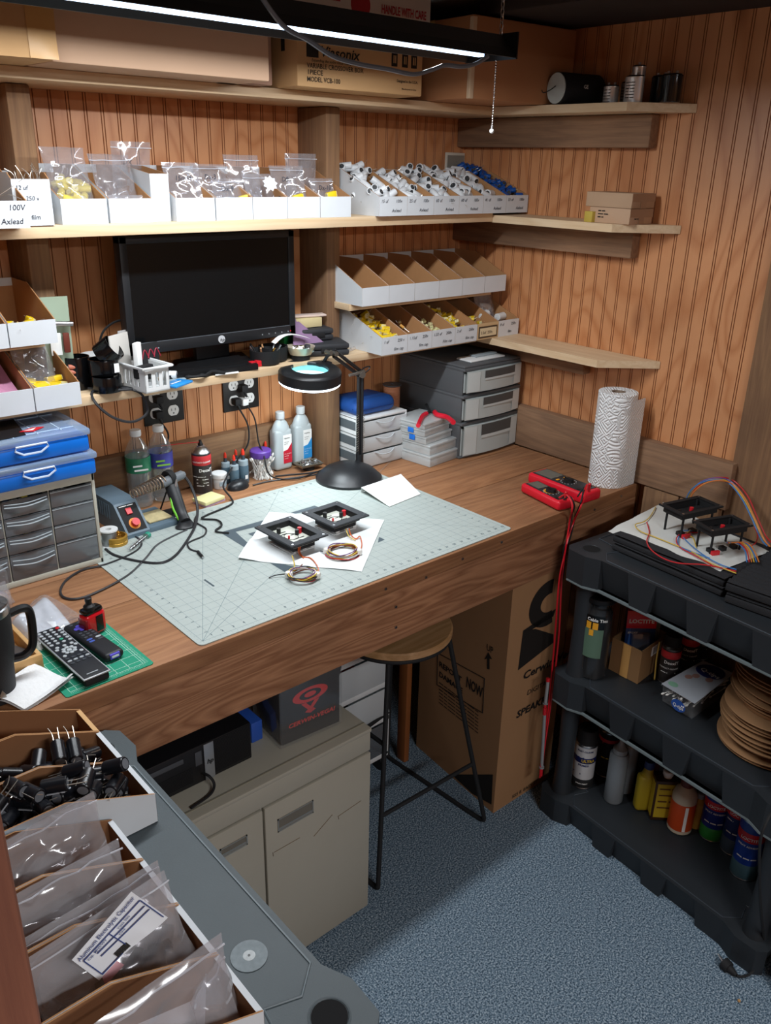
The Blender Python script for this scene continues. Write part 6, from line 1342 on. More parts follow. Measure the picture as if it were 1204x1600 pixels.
for k,(l0,l1) in enumerate([((851,1105),(845,1212)),((856,1060),(851,1105))]):
    t=thing('test_probe','red and grey test probe hanging beside the tall carton, '+['lower','upper'][k],'probe',P(*l0,y=-.875))
    A=P(*l0,y=-.875); B_=P(*l1,y=-.88); d=B_-A; b=MB().use(mat('probe_grey','#8c8f92',.4)); b.cyl(A+d*.1,A+d*.85,.005,n=12); b.cyl(A+d*.86,A+d*.88,.008,n=12); b.build('grip',t); b=MB().use(LR_); b.cyl(A,A+d*.1,.006,n=12); b.cyl(A+d*.9,B_,.004,n=10); b.build('red_end',t)
# paper towels
c=Vector((-.100,-.757,DZ+.0005)); t=thing('paper_towel_roll','upright white paper towel roll with an embossed geometric pattern','paper towels',c)
def towel_mat():
    m=mat('towel_roll','#eef0f0',.95); nt=m.node_tree; b=nt.nodes['Principled BSDF']; tc=nt.nodes.new('ShaderNodeTexCoord'); mp=nt.nodes.new('ShaderNodeMapping'); mp.inputs['Scale'].default_value=(1,1,1)
    vo=nt.nodes.new('ShaderNodeTexVoronoi'); vo.inputs['Scale'].default_value=22; vo.feature='F1'; vo.distance='MANHATTAN'; w=nt.nodes.new('ShaderNodeMath'); w.operation='MULTIPLY'; w.inputs[1].default_value=26; s=nt.nodes.new('ShaderNodeMath'); s.operation='SINE'
    nt.links.new(tc.outputs['Object'],mp.inputs['Vector']); nt.links.new(mp.outputs[0],vo.inputs['Vector']); nt.links.new(vo.outputs['Distance'],w.inputs[0]); nt.links.new(w.outputs[0],s.inputs[0])
    bp=nt.nodes.new('ShaderNodeBump'); bp.inputs['Strength'].default_value=.75; bp.inputs['Distance'].default_value=.0022; nt.links.new(s.outputs[0],bp.inputs['Height']); nt.links.new(bp.outputs[0],b.inputs['Normal']); return m
TM=towel_mat(); R_=.0555; h=.279
b=MB().use(TM); b.lathe([(.021,0),(R_,0),(R_+.0005,.002),(R_+.0005,h-.002),(R_-.001,h),(.021,h),(.021,h-.05)],c,56,cap=False); 
b.box(c.x+.0,c.x+.0555,c.y-.0562,c.y-.0555,c.z,c.z+h*.94); b.build('paper',t)
b=MB().use(mat('tube_brown','#8f7a68',.8)); b.lathe([(.0195,h-.002),(.0208,h-.001),(.0208,h-.2),(.0195,h-.2)],c,28,cap=False); b.lathe([(.0001,h-.1),(.0195,h-.1)],c,28,cap=False); b.build('cardboard_tube',t)
# ------------------------------------------------------------------ under the bench
CAB=mat('cabinet_beige','#a5a193',.5,var=.03); CABE=mat('cabinet_edge','#8c8878',.5)
x1=-1.083; x0=-1.70; y0=-.828; y1=-.42; zt=.579
t=thing('metal_cabinet','beige metal cabinet with two doors and scuffed front, under the bench','cabinet',((x0+x1)/2,y0,0))
b=MB().use(CAB); b.box(x0,x1,y0+.010,y1,0,zt-.003,.002); b.box(x0-.002,x1+.002,y0-.003,y1,zt-.012,zt,.003); b.box(x0,x1,y0,y0+.02,zt-.066,zt-.004,.002); b.build('carcass',t)
b=MB().use(CABE); b.box(x0,x1,y0+.022,y0+.026,zt,zt+.0015); b.build('top_seam',t)
xs=P(411,1275,y=y0).x
for (a,e,lab_) in ((x0+.002,xs-.003,'l'),(xs+.002,x1-.001,'r')):
    b=MB().use(CAB); b.box(a,e,y0-.004,y0+.009,.012,zt-.070,.003); d=b.build('door',t)
    if lab_=='r': pz=[(434,1300),(434,1280),(489,1250),(489,1270)]
    else: pz=[(344,1340),(344,1325),(386,1306),(386,1322)]
    q=[P(x,y,y=y0-.005) for x,y in pz]; hx0,hx1=q[0].x,q[2].x; hz0=min(q[0].z,q[3].z); hz1=max(q[1].z,q[2].z); hz0=(q[0].z+q[3].z)/2; hz1=(q[1].z+q[2].z)/2
    b=MB().use(mat('handle_metal','#a9a69e',.35,metal=.7)); 
    b.box(hx0,hx1,y0-.0062,y0-.0042,hz0,hz0+.003); b.box(hx0,hx1,y0-.0062,y0-.0042,hz1-.003,hz1); b.box(hx0,hx0+.003,y0-.0062,y0-.0042,hz0,hz1); b.box(hx1-.003,hx1,y0-.0062,y0-.0042,hz0,hz1); b.box(hx0+.003,hx1-.003,y0-.0052,y0-.0042,hz0+.003,hz0+.010); h_=b.build('handle',d)
    b=MB().use(mat('handle_recess','#6c675c',.5)); b.box(hx0+.003,hx1-.003,y0-.0046,y0-.0041,hz0+.010,hz1-.003); b.build('handle_recess',d)
b=MB().use(mat('scratch','#6b5a44',.7))
for (p1,p2) in (((428,1332),(468,1309)),((490,1307),(519,1273)),((529,1275),(564,1251)),((427,1338),(426,1332)),((529,1280),(528,1275))):
    A=P(*p1,y=y0-.0046); B_=P(*p2,y=y0-.0046); b.cyl(A,B_,.0007,n=5)
b.build('scratch_marks',t)
# desktop computer
t=thing('desktop_computer','black desktop computer with a silver badge strip lying on the beige cabinet','computer',(-1.46,-.62,zt))
b=MB().use(mat('pc_black','#131316',.45)); pxr=P(390,1170,z=zt+.04); X1=-1.362; X0=-1.70; Y0=-.742; hh=.098
b.box(X0,X1,Y0,-.44,zt+.001,zt+hh,.003); b.build('case',t)
b=MB().use(BLKM)
for k in range(26): b.box(-1.455,X1-.004,Y0-.0012,Y0-.0002,zt+.010+k*.0033,zt+.0115+k*.0033)
for k in range(12): b.box(X0,-1.51,Y0-.0012,Y0-.0002,zt+.012+k*.0033,zt+.0135+k*.0033)
b.build('front_grille',t)
b=MB().use(mat('pc_silver','#9aa0a6',.35,metal=.5)); b.box(-1.482,-1.458,Y0-.003,Y0-.0005,zt+.002,zt+hh-.002,.001); st=b.build('badge_strip',t)
b=MB().use(BLK); b.text('hp',(-1.477,Y0-.0035,zt+.045),.016,shear=.25,bold=.02); b.build('logo',st)
b=MB().use(mat('port_grey','#4a4d52',.4)); b.box(-1.503,-1.487,Y0-.002,Y0,zt+.05,zt+.085,.001); b.box(X0+.02,-1.53,Y0-.002,Y0,zt+.072,zt+.084,.001); b.build('front_ports',t)
cable('electric_cable','short black cord plugged into the front of the desktop computer','cord',[(-1.49,Y0-.004,zt+.028),(-1.485,Y0-.025,zt+.030),(-1.48,Y0-.035,zt+.012),(-1.50,Y0-.05,zt+.005),(-1.55,Y0-.06,zt+.005)],.003,BLKM)
b=MB().use(mat('blue_box2','#2a55b0',.5)); b.box(-1.335,-1.305,-.70,-.56,zt+.001,zt+.055,.002); tag(b.build('blue_box'),'small blue box standing between the computer and the clear case','box')
# acrylic case with black box
c=P(437,1172,z=zt+.001); an=-.07; w_=.165
c=Vector((-1.298,-.762,zt+.001)); t=thing('display_case','clear-walled case holding a black box with a red speaker cone logo','case',c); cw,cdp,ch=.172,.13,.26; zmax=.205
zmax=.198
b=MB().use(CLR).at(c,an); b.box(0,cw,0,cdp,0,zmax,.004); b.build('clear_case',t)
b=MB().use(BLKM).at(c,an); b.box(.008,cw-.004,.006,cdp-.02,.004,zmax-.004,.002); b.build('black_box',t)
b=MB().use(mat('logo_red','#c8302c',.5)).at(c,an); z0=.050
def U_(x,z): return (x,.0045,z)
f=[U_(.030,z0-.008)]
b.text('CERWIN-VEGA!',(.024,.0042,.046),.016,(1,0,0),(0,0,1),'L',.03,.0003,.128,.2)
def ring2(cx,cz,rx,rz,k):  # filled elliptical ring
    n=28; vs=[]
    for i in range(n): a=2*pi*i/n; vs += [(cx+rx*cos(a),.0040,cz+rz*sin(a)),(cx+rx*k*cos(a),.0040,cz+rz*k*sin(a))]
    b.add(vs,[(2*i,2*i+1,2*((i+1)%n)+1,2*((i+1)%n)) for i in range(n)])
ring2(.085,.118,.048,.020,.62); ring2(.085,.118,.016,.007,.01)
b.poly([U_(.060,.098),U_(.085,.070),U_(.110,.098),U_(.097,.098),U_(.085,.084),U_(.073,.098)]); b.poly([U_(.070,.072),U_(.085,.066),U_(.100,.072),U_(.092,.078),U_(.078,.078)])
b.build('speaker_cone_logo',t,smooth=0)
# white rolling drawers
a=P(638,1186,z=.06); rx1=-.668; ry=-.445
t=thing('rolling_drawers','white rolling drawer tower with see-through drawers behind the stool','drawers',(-.84,ry,0))
b=MB().use(WHT); X0,X1=-1.0,-.672; zs=[.065,.205,.335,.465,.56]
for z in zs: b.box(X0,X1,ry,-.14,z-.010,z+.010,.003)
b.box(X1-.012,X1,ry,-.16,.06,.565,.003); b.box(X0,X0+.012,ry,-.16,.06,.565,.003); b.box(X0,X1,-.17,-.16,.06,.565); b.build('frame',t)
for k in range(4):
    b=MB().use(FROST if k!=0 else SMOKE); b.box(X0+.013,X1-.013,ry-.004,ry-.001,zs[k]+.012,zs[k+1]-.014,.001); b.box(X0+.013,X1-.013,ry,-.18,zs[k]+.012,zs[k]+.014); d=b.build('drawer',t)
    b=MB(); fm=[[BLKM,mat('junk_d'),mat('junk_h'),BLKM],[PAPER,PAPER,BLKM,PAPER],[BLKM,RED,BLKM,PAPER],[mat('junk_yel','#c99a2c',.6),mat('junk_olive','#8c8a58',.6),mat('junk_yel')]][k]
    for j in range(7): b.use(fm[j%len(fm)]); xx=random.uniform(X0+.02,X1-.12); b.box(xx,xx+random.uniform(.05,.11),ry+.012+.01*j,ry+.02+.01*j,zs[k]+.016,zs[k]+.016+random.uniform(.03,.09),.001)
    tag(b.build('drawer_contents'),['dark bundled things in the bottom drawer of the rolling tower','white papers in the second drawer of the rolling tower','black and red things in the third drawer of the rolling tower','yellow and olive packets in the top drawer of the rolling tower'][k],'contents',kind='stuff')
for (x,y) in ((X1-.02,ry+.02),(X0+.02,ry+.02),(X1-.02,-.19),(X0+.02,-.19)): b=MB().use(BLKM); b.cyl((x-.009,y,.024),(x+.009,y,.024),.024,n=18); b.cyl((x,y,.03),(x,y,.06),.006); b.build('caster',t)
# stool
sc=Vector((-.822,-.617,0)); t=thing('bar_stool','round wooden stool seat on a black bent-rod frame, tucked under the bench','stool',sc)
sz=.676; SEAT=wood('stool_wood','#b99066','#9a7448','X',.8,.5,.1,ring=.35)
b=MB().use(SEAT); b.lathe([(.0,sz-.022),(.155,sz-.022),(.160,sz-.018),(.160,sz-.004),(.156,sz),(0,sz)],sc,56,cap=False); b.build('seat',t)
b=MB().use(BLKM); b.tube([(sc.x+.152*cos(a),sc.y+.152*sin(a),sz-.028) for a in [k*pi/20 for k in range(40)]],.006,8,1,closed=True,sm=False); b.build('seat_ring',t)
ft=[Vector((-1.027,-.806,.008)),Vector((-.616,-.817,.008)),Vector((-.640,-.405,.008)),Vector((-1.03,-.475,.008))]
top=[sc+Vector(((f_.x-sc.x)*.52,(f_.y-sc.y)*.52,sz-.03)) for f_ in ft]
# two hairpin frames: legs joined along the floor front-right and back-left
def leg(i): b=MB().use(BLKM); b.tube([top[i],top[i]*.5+ft[i]*.5,ft[i]+Vector((0,0,.012))],.0068,10,2,sm=False); b.build('leg',t)
for i in range(4): leg(i)
b=MB().use(BLKM)
b.tube([ft[1]+Vector((0,0,.012)),ft[1]*.94+ft[2]*.06,ft[1]*.5+ft[2]*.5,ft[2]*.94+ft[1]*.06,ft[2]+Vector((0,0,.012))],.0068,10); b.tube([ft[0]+Vector((0,0,.012)),ft[0]*.94+ft[3]*.06,ft[0]*.5+ft[3]*.5,ft[3]*.94+ft[0]*.06,ft[3]+Vector((0,0,.012))],.0068,10); b.build('floor_rail',t)
def atz(i,z): k=(z-ft[i].z)/(top[i].z-ft[i].z); return ft[i]*(1-k)+top[i]*k
b=MB().use(BLKM); 
for (i,j,z) in ((0,1,.22),(3,2,.22),(0,3,.42),(1,2,.22)): 
    if (i,j)!=(1,2): b.cyl(atz(i,z),atz(j,z),.006,n=10)
b.build('foot_rail',t)
# tall speaker carton
A=Vector((-.562,-.806,0)); an=0.0
x0,x1=-.562,-.385; BL=P(650,1165,z=0)
y1_=BL.y; 
pr=P(835,1240,z=0); an2=atan2(pr.y-A.y,pr.x-A.x)
t=thing('speaker_carton','tall brown speaker carton with black printing standing under the bench end','box',(A.x,A.y,0))
CTN=mat('carton_tall','#9a7450',.85,var=.08,vscale=5); H=.775
L_=abs(y1_-A.y); left_dir=Vector((BL.x-A.x,BL.y-A.y,0)); ld=left_dir.normalized(); fd=Vector((1,-.02,0)).normalized(); Wd=.26
b=MB().use(CTN); q=[A,A+fd*Wd,A+fd*Wd+left_dir,A+left_dir]; b.add([*q,*[p+Vector((0,0,H)) for p in q]],[(3,2,1,0),(4,5,6,7),(0,1,5,4),(1,2,6,5),(2,3,7,6),(3,0,4,7)]); b.build('body',t,smooth=0)
b=MB().use(mat('black_print','#17120e',.8)); up=Vector((0,0,1)); V0=A-Vector((0,.0,0))
def fp(x,z): return tuple(A+fd*x+up*z+Vector((0,-.0012,0)))
def fpoly(l): b.poly([fp(*[Q_ for Q_ in q_]) for q_ in l])
def fpx(px,py): 
    q=P(px,py,y=A.y); return (q.x-A.x,q.z)
fpoly([fpx(808,1047),fpx(816,985),fpx(835,982),fpx(862,990),fpx(862,1003)])
fpoly([fpx(816,985),fpx(828,984),fpx(862,962),fpx(866,950),fpx(840,968)])
n=22; cc=[]; 
for i in range(n+1):
    a=pi*.45+i*(pi*1.15)/n; cc.append(a)
cx,cz=fpx(862,938); vs=[];  
for a in cc: vs += [fp(cx+.085*cos(a)*1.0-.02,cz+.075*sin(a)),fp(cx+.040*cos(a)-.015,cz+.030*sin(a))]
b.add(vs,[(2*i,2*i+1,2*i+3,2*i+2) for i in range(n)])
def ftx(s,px,py,size,wide=None,bold=.03): x,z=fpx(px,py); b.text(s,fp(x,z),size,tuple(fd),(0,0,1),'L',bold,.0004,wide,.15)
ftx('Cerwin-Vega!',815,1062,.036,.25); ftx('DIGITAL',821,1086,.024,.10,.0); ftx('SPEAKER',805,1122,.034,.155); ftx('555 E. EASY ST',798,1247,.016,.12,.01)
SD=-ld  # on the left face text runs from back to front (towards camera)
SN=SD.cross(up)
def lp(px,py):
    dd_=ray(px,py); nn=Vector((left_dir.y,-left_dir.x,0)); tt=(A-CAM_LOC).dot(nn)/dd_.dot(nn); return CAM_LOC+dd_*tt
nl=Vector((-abs(left_dir.y),left_dir.x*1.0,0)).normalized()
if nl.x>0: nl=-nl
def lpoly(l): b.poly([lp(*q_)+nl*.0012 for q_ in l])
def ltx(s,px,py,size,wide=None,bold=.03): b.text(s,lp(px,py)+nl*.0008,size,tuple(SD),(0,0,1),'L',bold,.0004,wide)
ltx('UP',760,1015,.030,.028,.01); lpoly([(757,1030),(763,1019),(769,1030),(765,1029),(765,1046),(761,1045),(761,1029)])
ltx('REPORT',686,1040,.026,.11); ltx('DAMAGE',686,1056,.026,.115); ltx('NOW',728,1072,.050,.075)
for k in range(7): ltx('OPEN AND INSPECT CARTON FOR DAMAGE NOW',686,1067+k*5.2,.008,.19,.0)
E1=[(684,1020),(757,1060),(754,1114),(683,1070)]
for i in range(4):
    a_=lp(*E1[i])+nl*.001; c_=lp(*E1[(i+1)%4])+nl*.001; b.cyl(a_,c_,.0012,n=5)
lpoly([(706,1210),(770,1210),(768,1257),(738,1240)])
b.build('printing',t,smooth=0)
# ------------------------------------------------------------------ resin shelving racks
def rack(label,x,y,rz,m,decks,L_=.75,D_=.40,skirt=.088,fac=True,legs=True):
    # local: front long side along +x (0..L), depth towards +y
    t=thing('shelving_rack',label,'shelving',(x,y,0))
    cx=.052
    hw=[(.052,.050),(L_-.052,.050),(L_-.052,D_-.050),(.052,D_-.050)]
    for di,zt in enumerate(decks):
        b=MB().use(m).at((x,y,0),rz)
        # outline with slightly bulging corners
        def outl(ins=0):
            o=[]; 
            pts=[(0.0,.02),(.018,0.0),(.075,-.003),(.115,.014),(L_-.115,.014),(L_-.075,-.003),(L_-.018,0),(L_,.02),(L_,D_-.02),(L_-.02,D_),(.02,D_),(0,D_-.02)]
            c_=(L_/2,D_/2)
            for px_,py_ in pts: o.append((px_+(ins if px_<c_[0] else -ins),py_+(ins if py_<c_[1] else -ins)))
            return o
        o=outl(); n=len(o); 
        # flat top surface, round sockets painted only on the top deck
        if di==len(decks)-1:
            hole=.021; k=16
            # top face built as polygon with corner wells only painted as flat dark discs
            b.add([(a,c_,zt) for a,c_ in o],[tuple(range(n))])
        else: b.add([(a,c_,zt) for a,c_ in o],[tuple(range(n))])
        # recessed centre line
        # skirts: facets alternate in and out between top and bottom edge
        segs=[]
        for i in range(n):
            a=Vector(o[i]+(0,)) if len(o[i])==2 else Vector(o[i]); c_=Vector(o[(i+1)%n]+(0,)); ln=(c_-a).length
            if ln<.2: segs.append((a,c_,1,0))
            else:
                kk=6 if ln>.4 else 3
                for j in range(kk): segs.append((a+(c_-a)*j/kk,a+(c_-a)*(j+1)/kk,1,(1 if j%2 else -1)))
        for k_,(a,c_,f_,s_) in enumerate(segs):
            d=(c_-a).normalized(); nn=Vector((d.y,-d.x,0)); inn_=.020 if s_<0 else 0; g=.016
            first = s_ and (k_==0 or segs[k_-1][3]==0); last = s_ and (k_==len(segs)-1 or segs[k_+1][3]==0)
            s0 = 0 if (not s_ or first) else (g if s_>0 else -g); s1 = 0 if (not s_ or last) else (-g if s_>0 else g)
            Z1=Vector((0,0,zt)); Z0=Vector((0,0,zt-skirt)); up0=a+Z1; up1=c_+Z1; e0=a+d*s0+Z0; e1=c_+d*s1+Z0; lo0=e0-nn*inn_; lo1=e1-nn*inn_
            b.add([up0,up1,lo1,lo0,e0,e1],[(3,2,1,0),(0,4,3),(1,2,5),(4,5,2,3)])
        # underside and bottom lip
        b.add([(a*1.0+(L_/2-a)*.0,c_,zt-skirt) for a,c_ in outl(.006)],[tuple(reversed(range(n)))])
        b.build('deck',t,smooth=0)
        b=MB().use(mat('lip_grey','#5c6668',.5) if m is RACKB else m).at((x,y,0),rz); lip=[(a,c_,zt-skirt-.002) for a,c_ in outl(.003)]; b.tube(lip,.005,6,1,closed=True,sm=False); b.build('lower_lip',t)
        b=MB().use(mat('ridge','#6d787d',.5) if m is RACK else mat('ridge_black','#3a4148',.45)).at((x,y,0),rz); rg=[(.125,.024,zt+.0008),(L_-.125,.024,zt+.0008),(L_-.095,.060,zt+.0008),(L_-.11,.105,zt+.0008),(L_-.02,.12,zt+.0008),(L_-.02,D_-.12,zt+.0008),(L_-.11,D_-.105,zt+.0008),(L_-.095,D_-.06,zt+.0008),(L_-.125,D_-.024,zt+.0008),(.125,D_-.024,zt+.0008),(.095,D_-.06,zt+.0008),(.11,D_-.105,zt+.0008),(.02,D_-.12,zt+.0008),(.02,.12,zt+.0008),(.11,.105,zt+.0008),(.095,.060,zt+.0008)]
        b.tube(rg,.0016,5,1,closed=True,sm=False); b.build('raised_ridge',t)
        if di==len(decks)-1:
            for hx,hy in hw:
                b=MB().use(m).at((x,y,0),rz); b.lathe([(.022,zt-.001),(.024,zt+.0012),(.0265,zt+.0004)],(hx,hy,0),24,cap=False); b.build('socket_rim',t)
                b=MB().use(mat('socket_shade','#050608',.9)).at((x,y,0),rz); b.lathe([(.0225,zt+.0006),(.0001,zt+.0006)],(hx,hy,0),24,cap=False); b.build('socket_shade_disc',t)  # flat near-black disc paints the shade inside the socket
    if legs:
        for hx,hy in hw:
            b=MB().use(m).at((x,y,0),rz)
            for z0,z1 in zip(decks,decks[1:]): b.lathe([(.030,z0),(.027,z0+.03),(.024,(z0+z1-skirt)/2),(.027,z1-skirt-.02),(.029,z1-skirt+.004)],(hx,hy,0),24)
            b.build('leg',t)
    return t
RD_=[.078,.495,.885]
# right rack: long front side runs along -y at x about -.43, depth towards the right wall
RX,RY=-.437,-.868; rzR=-pi/2-.075
rack('black plastic shelving rack along the right wall, holding cans and foam',RX,RY,rzR,RACKB,RD_,.745,.40)
t2=dup([o for o in bpy.data.objects if o.name=='shelving_rack'][0],(RX-.055-.012,RY-.745-.035,0),(0,0,0),'second black plastic rack, only its dark foot showing at the lower right corner')
LX,LY=-1.702,-1.585; rack('grey plastic shelving rack at lower left, topped with open parts bins',LX,LY,pi/2-.0,RACK,[.078,.48,.885],.745,.46)
b=MB().use(mat('stain_pale','#7d878b',.7,var=.3,vscale=120)); q=P(389,1493,z=.8862); b.cyl((q.x,q.y,.8856),(q.x,q.y,.8863),.024,n=30); b.use(mat('stain_white','#b9bfc0',.8,var=.3,vscale=200)); b.cyl((q.x,q.y,.8863),(q.x,q.y,.8866),.008,n=20); b.use(BLK); b.cyl((q.x,q.y,.8866),(q.x,q.y,.8869),.0018,n=8)
tag(b.build('worn_spot'),'pale round worn spot on the grey rack top','mark')

def R(px,py,z): return P(px,py,z=z)
ZK=.886
# foam sheets
FOAM=mat('foam_black','#232427',.95,bump=.6,bscale=400)
def foam(label,c,w_,d_,h_,rz,egg=False):
    t=MB().use(FOAM).at(c,rz)
    def top(u,v): return (u*w_,v*d_,h_-(.006*(.5+.5*sin(v*d_*260)) if egg else 0)+.0015*noise.noise(Vector((u*6,v*6,h_*90))))
    t.grid(top,30,30 if not egg else 70); t.box(0,w_,0,d_,0,h_-.007,.003)
    return tag(t.build('foam_sheet',smooth=50),label,'foam')
fc=R(953,852,.90); fr=-1.645; 
foam('black foam sheet, lower of the pair under the white paper',(-.352,-.958,ZK+.001),.33,.27,.021,fr+.0)
foam('black foam sheet, upper of the pair under the white paper',(-.347,-.955,ZK+.0225),.33,.27,.021,fr+.01)
foam('ridged black foam sheet, lower of the pair at the right frame edge',(-.395,-1.305,ZK+.001),.28,.30,.026,-1.50,True)
foam('ridged black foam sheet, upper of the pair at the right frame edge',(-.392,-1.300,ZK+.029),.28,.30,.026,-1.50,True)
PP=mat('parchment','#d2d4cf',.7); q=[R(950,828,.932),R(1118,894,.932),R(1202,862,.932),R(1036,785,.932)]
b=MB().use(PP); b.grid(lambda u,v:(lambda p:(p.x,p.y,.932+.003*noise.noise(Vector((u*4,v*4,7)))-.004*(v<.08)))((q[0]*(1-u)+q[1]*u)*(1-v)+(q[3]*(1-u)+q[2]*u)*v),22,16); tag(b.build('paper_sheet',smooth=70),'white translucent paper sheet on the black foam','paper')
b=MB().use(PP); q2=[R(1112,910,.892),R(1145,928,.892),R(1160,905,.892),R(1130,895,.892)]
b.grid(lambda u,v:(lambda p:(p.x,p.y,.888+.006*abs(noise.noise(Vector((u*6,v*6,9))))))((q2[0]*(1-u)+q2[1]*u)*(1-v)+(q2[3]*(1-u)+q2[2]*u)*v),14,10); tag(b.build('paper_scrap',smooth=70),'small white crumpled paper between the two foam stacks','paper')
panel([(1033,786),(1094,774),(1127,791),(1063,806)],'black open panel module with one red knob, farther of two on the foam',1.005,0,True)
panel([(1080,813),(1139,804),(1181,820),(1113,830)],'black open panel module with a red knob, nearer of two on the foam',1.002,0,True)
def W(name_label,k,pts,r=.0016): return cable('hook_up_wire',name_label,'wire',pts,r,WC[k] if isinstance(k,int) else k)
WR=mat('wire_red','#c22a30',.4); WB=mat('wire_blue','#3f78b8',.4); WY=mat('wire_yellow','#d0b048',.4); WO=mat('wire_orange','#d8803a',.4)
arc=[(1073,779),(1080,765),(1096,752),(1118,747),(1140,752),(1160,775),(1175,805),(1190,838),(1200,850)]
for k,(m,dx,dy,nm) in enumerate([(WR,6,-1,'red wire arching highest over the two black panel modules'),(WB,-2,3,'blue wire arching behind the two black panel modules'),(WY,0,2,'yellow wire arching over the two black panel modules'),(WO,3,4,'orange wire arching over the two black panel modules'),(mat('wire_violet','#6a5aa0',.4),1,0,'violet wire arching over the two black panel modules')]):
    pts=[]
    for i,(x,y) in enumerate(arc):
        zz=[.985,1.02,1.05,1.06,1.05,1.03,1.0,.965,.95][i]; pts.append(P(x+dx*(i/8*1.5)+jit(1),y+dy+jit(1),x=-.17-.012*i if i<99 else 0) if False else P(x+dx+jit(.8),y+dy,z=zz-.0))
    W(nm,m,pts,.0019)
zz=.9365
W('red wire looping down across the white paper on the foam',WR,[R(1010,816,zz),R(1014,832,zz),R(1010,845,zz),R(1016,858,zz),R(1035,872,zz),R(1060,880,zz),R(1095,882,zz),R(1120,886,zz),R(1150,893,zz)],.0017)
W('yellow wire wandering over the white paper on the foam',WY,[R(1024,792,zz),R(1016,806,zz),R(1006,815,zz),R(992,820,zz),R(1000,830,zz),R(1020,838,zz),R(1045,848,zz),R(1080,862,zz),R(1110,880,zz),R(1150,896,zz)],.0015)
W('red wire curling below the farther panel module',WR,[R(1090,832,zz),R(1066,833,zz),R(1056,842,zz),R(1062,855,zz),R(1085,868,zz),R(1115,885,zz)],.0015)
W('blue wire running from the farther panel module to the foam edge',WB,[R(1080,829,zz+.01),R(1062,831,zz),R(1075,848,zz),R(1100,868,zz),R(1125,882,zz),R(1150,890,zz)],.0015)
W('blue wire curling under the nearer panel module',WB,[R(1060,838,zz),R(1060,852,zz),R(1080,862,zz),R(1108,872,zz)],.0015)
W('yellow wire curling under the nearer panel module',WY,[R(1078,828,zz+.01),R(1072,836,zz),R(1082,840,zz),R(1087,855,zz)],.0015)
for k in range(6):
    m=[WB,WR,WO,WY,WB,WO][k]; dx=k*3.2
    W(['light blue','red','orange','yellow','second blue','amber'][k]+' wire fanning out right of the nearer panel module',m,[R(1135+dx*.4,848,.962),R(1150+dx,848,.958),R(1163+dx*.9,860,.952),R(1166+dx*1.2,878,.946)],.0015)
W('red wire looping up at the far right of the panel modules',WR,[R(1178,824,.95),R(1183,835,.95),R(1180,848,.945),R(1168,855,.945)],.0016)

# ---------------- second deck
Z2=.4965
def onB(px,py): return P(px,py,z=Z2)
c=onB(923,1052); t=thing('tie_canister','tall clear canister of black cable ties with a labelled side','canister',c); r=.042; h=.255
b=MB().use(clear('clear_tube','#ffffff',.82,.08,'#40444a',.02)); b.lathe([(0,0),(r-.003,0),(r,.004),(r,h-.03),(r-.003,h-.028),(r,h-.024),(r,h-.014)],c,32,cap=False); b.build('canister',t)
b=MB().use(BLK); b.lathe([(r+.001,h-.014),(r+.002,h-.010),(r+.001,h),(r-.006,h+.003)],c,32); b.build('lid',t)
b=MB().use(BLKM); b.lathe([(r*.86,.004),(r*.9,.05),(r*.88,h-.05),(r*.5,h-.03)],c,24); b.build('black_ties',t)
b=MB(); dn=Vector((CAM_LOC.x-c.x,CAM_LOC.y-c.y,0)).normalized(); a0=atan2(dn.y,dn.x)
def band(m,za,zb,aa,ab,rr=r+.0006):
    b.use(m); b.grid(lambda u,v:(c.x+rr*cos(a0+aa+(ab-aa)*u),c.y+rr*sin(a0+aa+(ab-aa)*u),c.z+za+(zb-za)*v),12,2)
band(mat('label_green_grey','#56705e',.4),.075,.165,-1.0,.45); band(BLKG,.165,.205,-1.0,.45); band(RED,.115,.205,-1.12,-1.0); band(PAPER,.075,.115,-1.12,-1.0); band(mat('amber','#e0a02a',.4),.165,.186,-.75,-.40,r+.0012); band(mat('amber'),.165,.186,-.30,.05,r+.0012); band(mat('amber'),.145,.163,-.5,-.2,r+.0012); lb=b.build('label',t,smooth=60)
b=MB().use(PAPER); vs,fs,wd=text_mesh('Cable Ties',.02); sz=.013; b.add([(c.x+(r+.0016)*cos(a0-.70+(v.x*sz)/r),c.y+(r+.0016)*sin(a0-.70+(v.x*sz)/r),c.z+.190+v.y*sz) for v in vs],fs); b.build('label_lettering',lb)
# small carton with adhesive pack
c=onB(995,1068); t=thing('carton','small open brown carton holding blister packs on the rack middle deck','box',c); cA=mat('carton_small','#8c6a45',.85,var=.08,vscale=8)
an=.55; M1=Vector((c.x,c.y,Z2+.0005)); w1=.085; d1=.150; hh=.105; an=-.80
A_=onB(995,1069); Bl=onB(950,1045); Br=onB(1035,1038)
u=(Bl-A_); v=(Br-A_)
b=MB().use(cA)
def wallp(p,q_,th,h,m): 
    n=(q_-p).normalized().cross(Vector((0,0,1)))*th; b.use(m); b.add([p,q_,q_+n,p+n,*[x+Vector((0,0,h)) for x in (p,q_,q_+n,p+n)]],[(3,2,1,0),(4,5,6,7),(0,1,5,4),(1,2,6,5),(2,3,7,6),(3,0,4,7)])
o4=[A_,A_+v,A_+v+u,A_+u]
for i in range(4): wallp(o4[i],o4[(i+1)%4],-.003,hh,cA)
b.poly([p+Vector((0,0,.002)) for p in o4]); b.build('walls',t,smooth=0)
b=MB().use(TAPE); m_=A_+u*.5; nn=u.normalized().cross(Vector((0,0,1))); 
if nn.dot(CAM_LOC-A_)<0: nn=-nn
p1=A_+u*.35+nn*.001; p2=A_+u*.62+nn*.001; b.poly([p1,p2,p2+Vector((0,0,hh)),p1+Vector((0,0,hh))]); b.build('tape_strip',t)
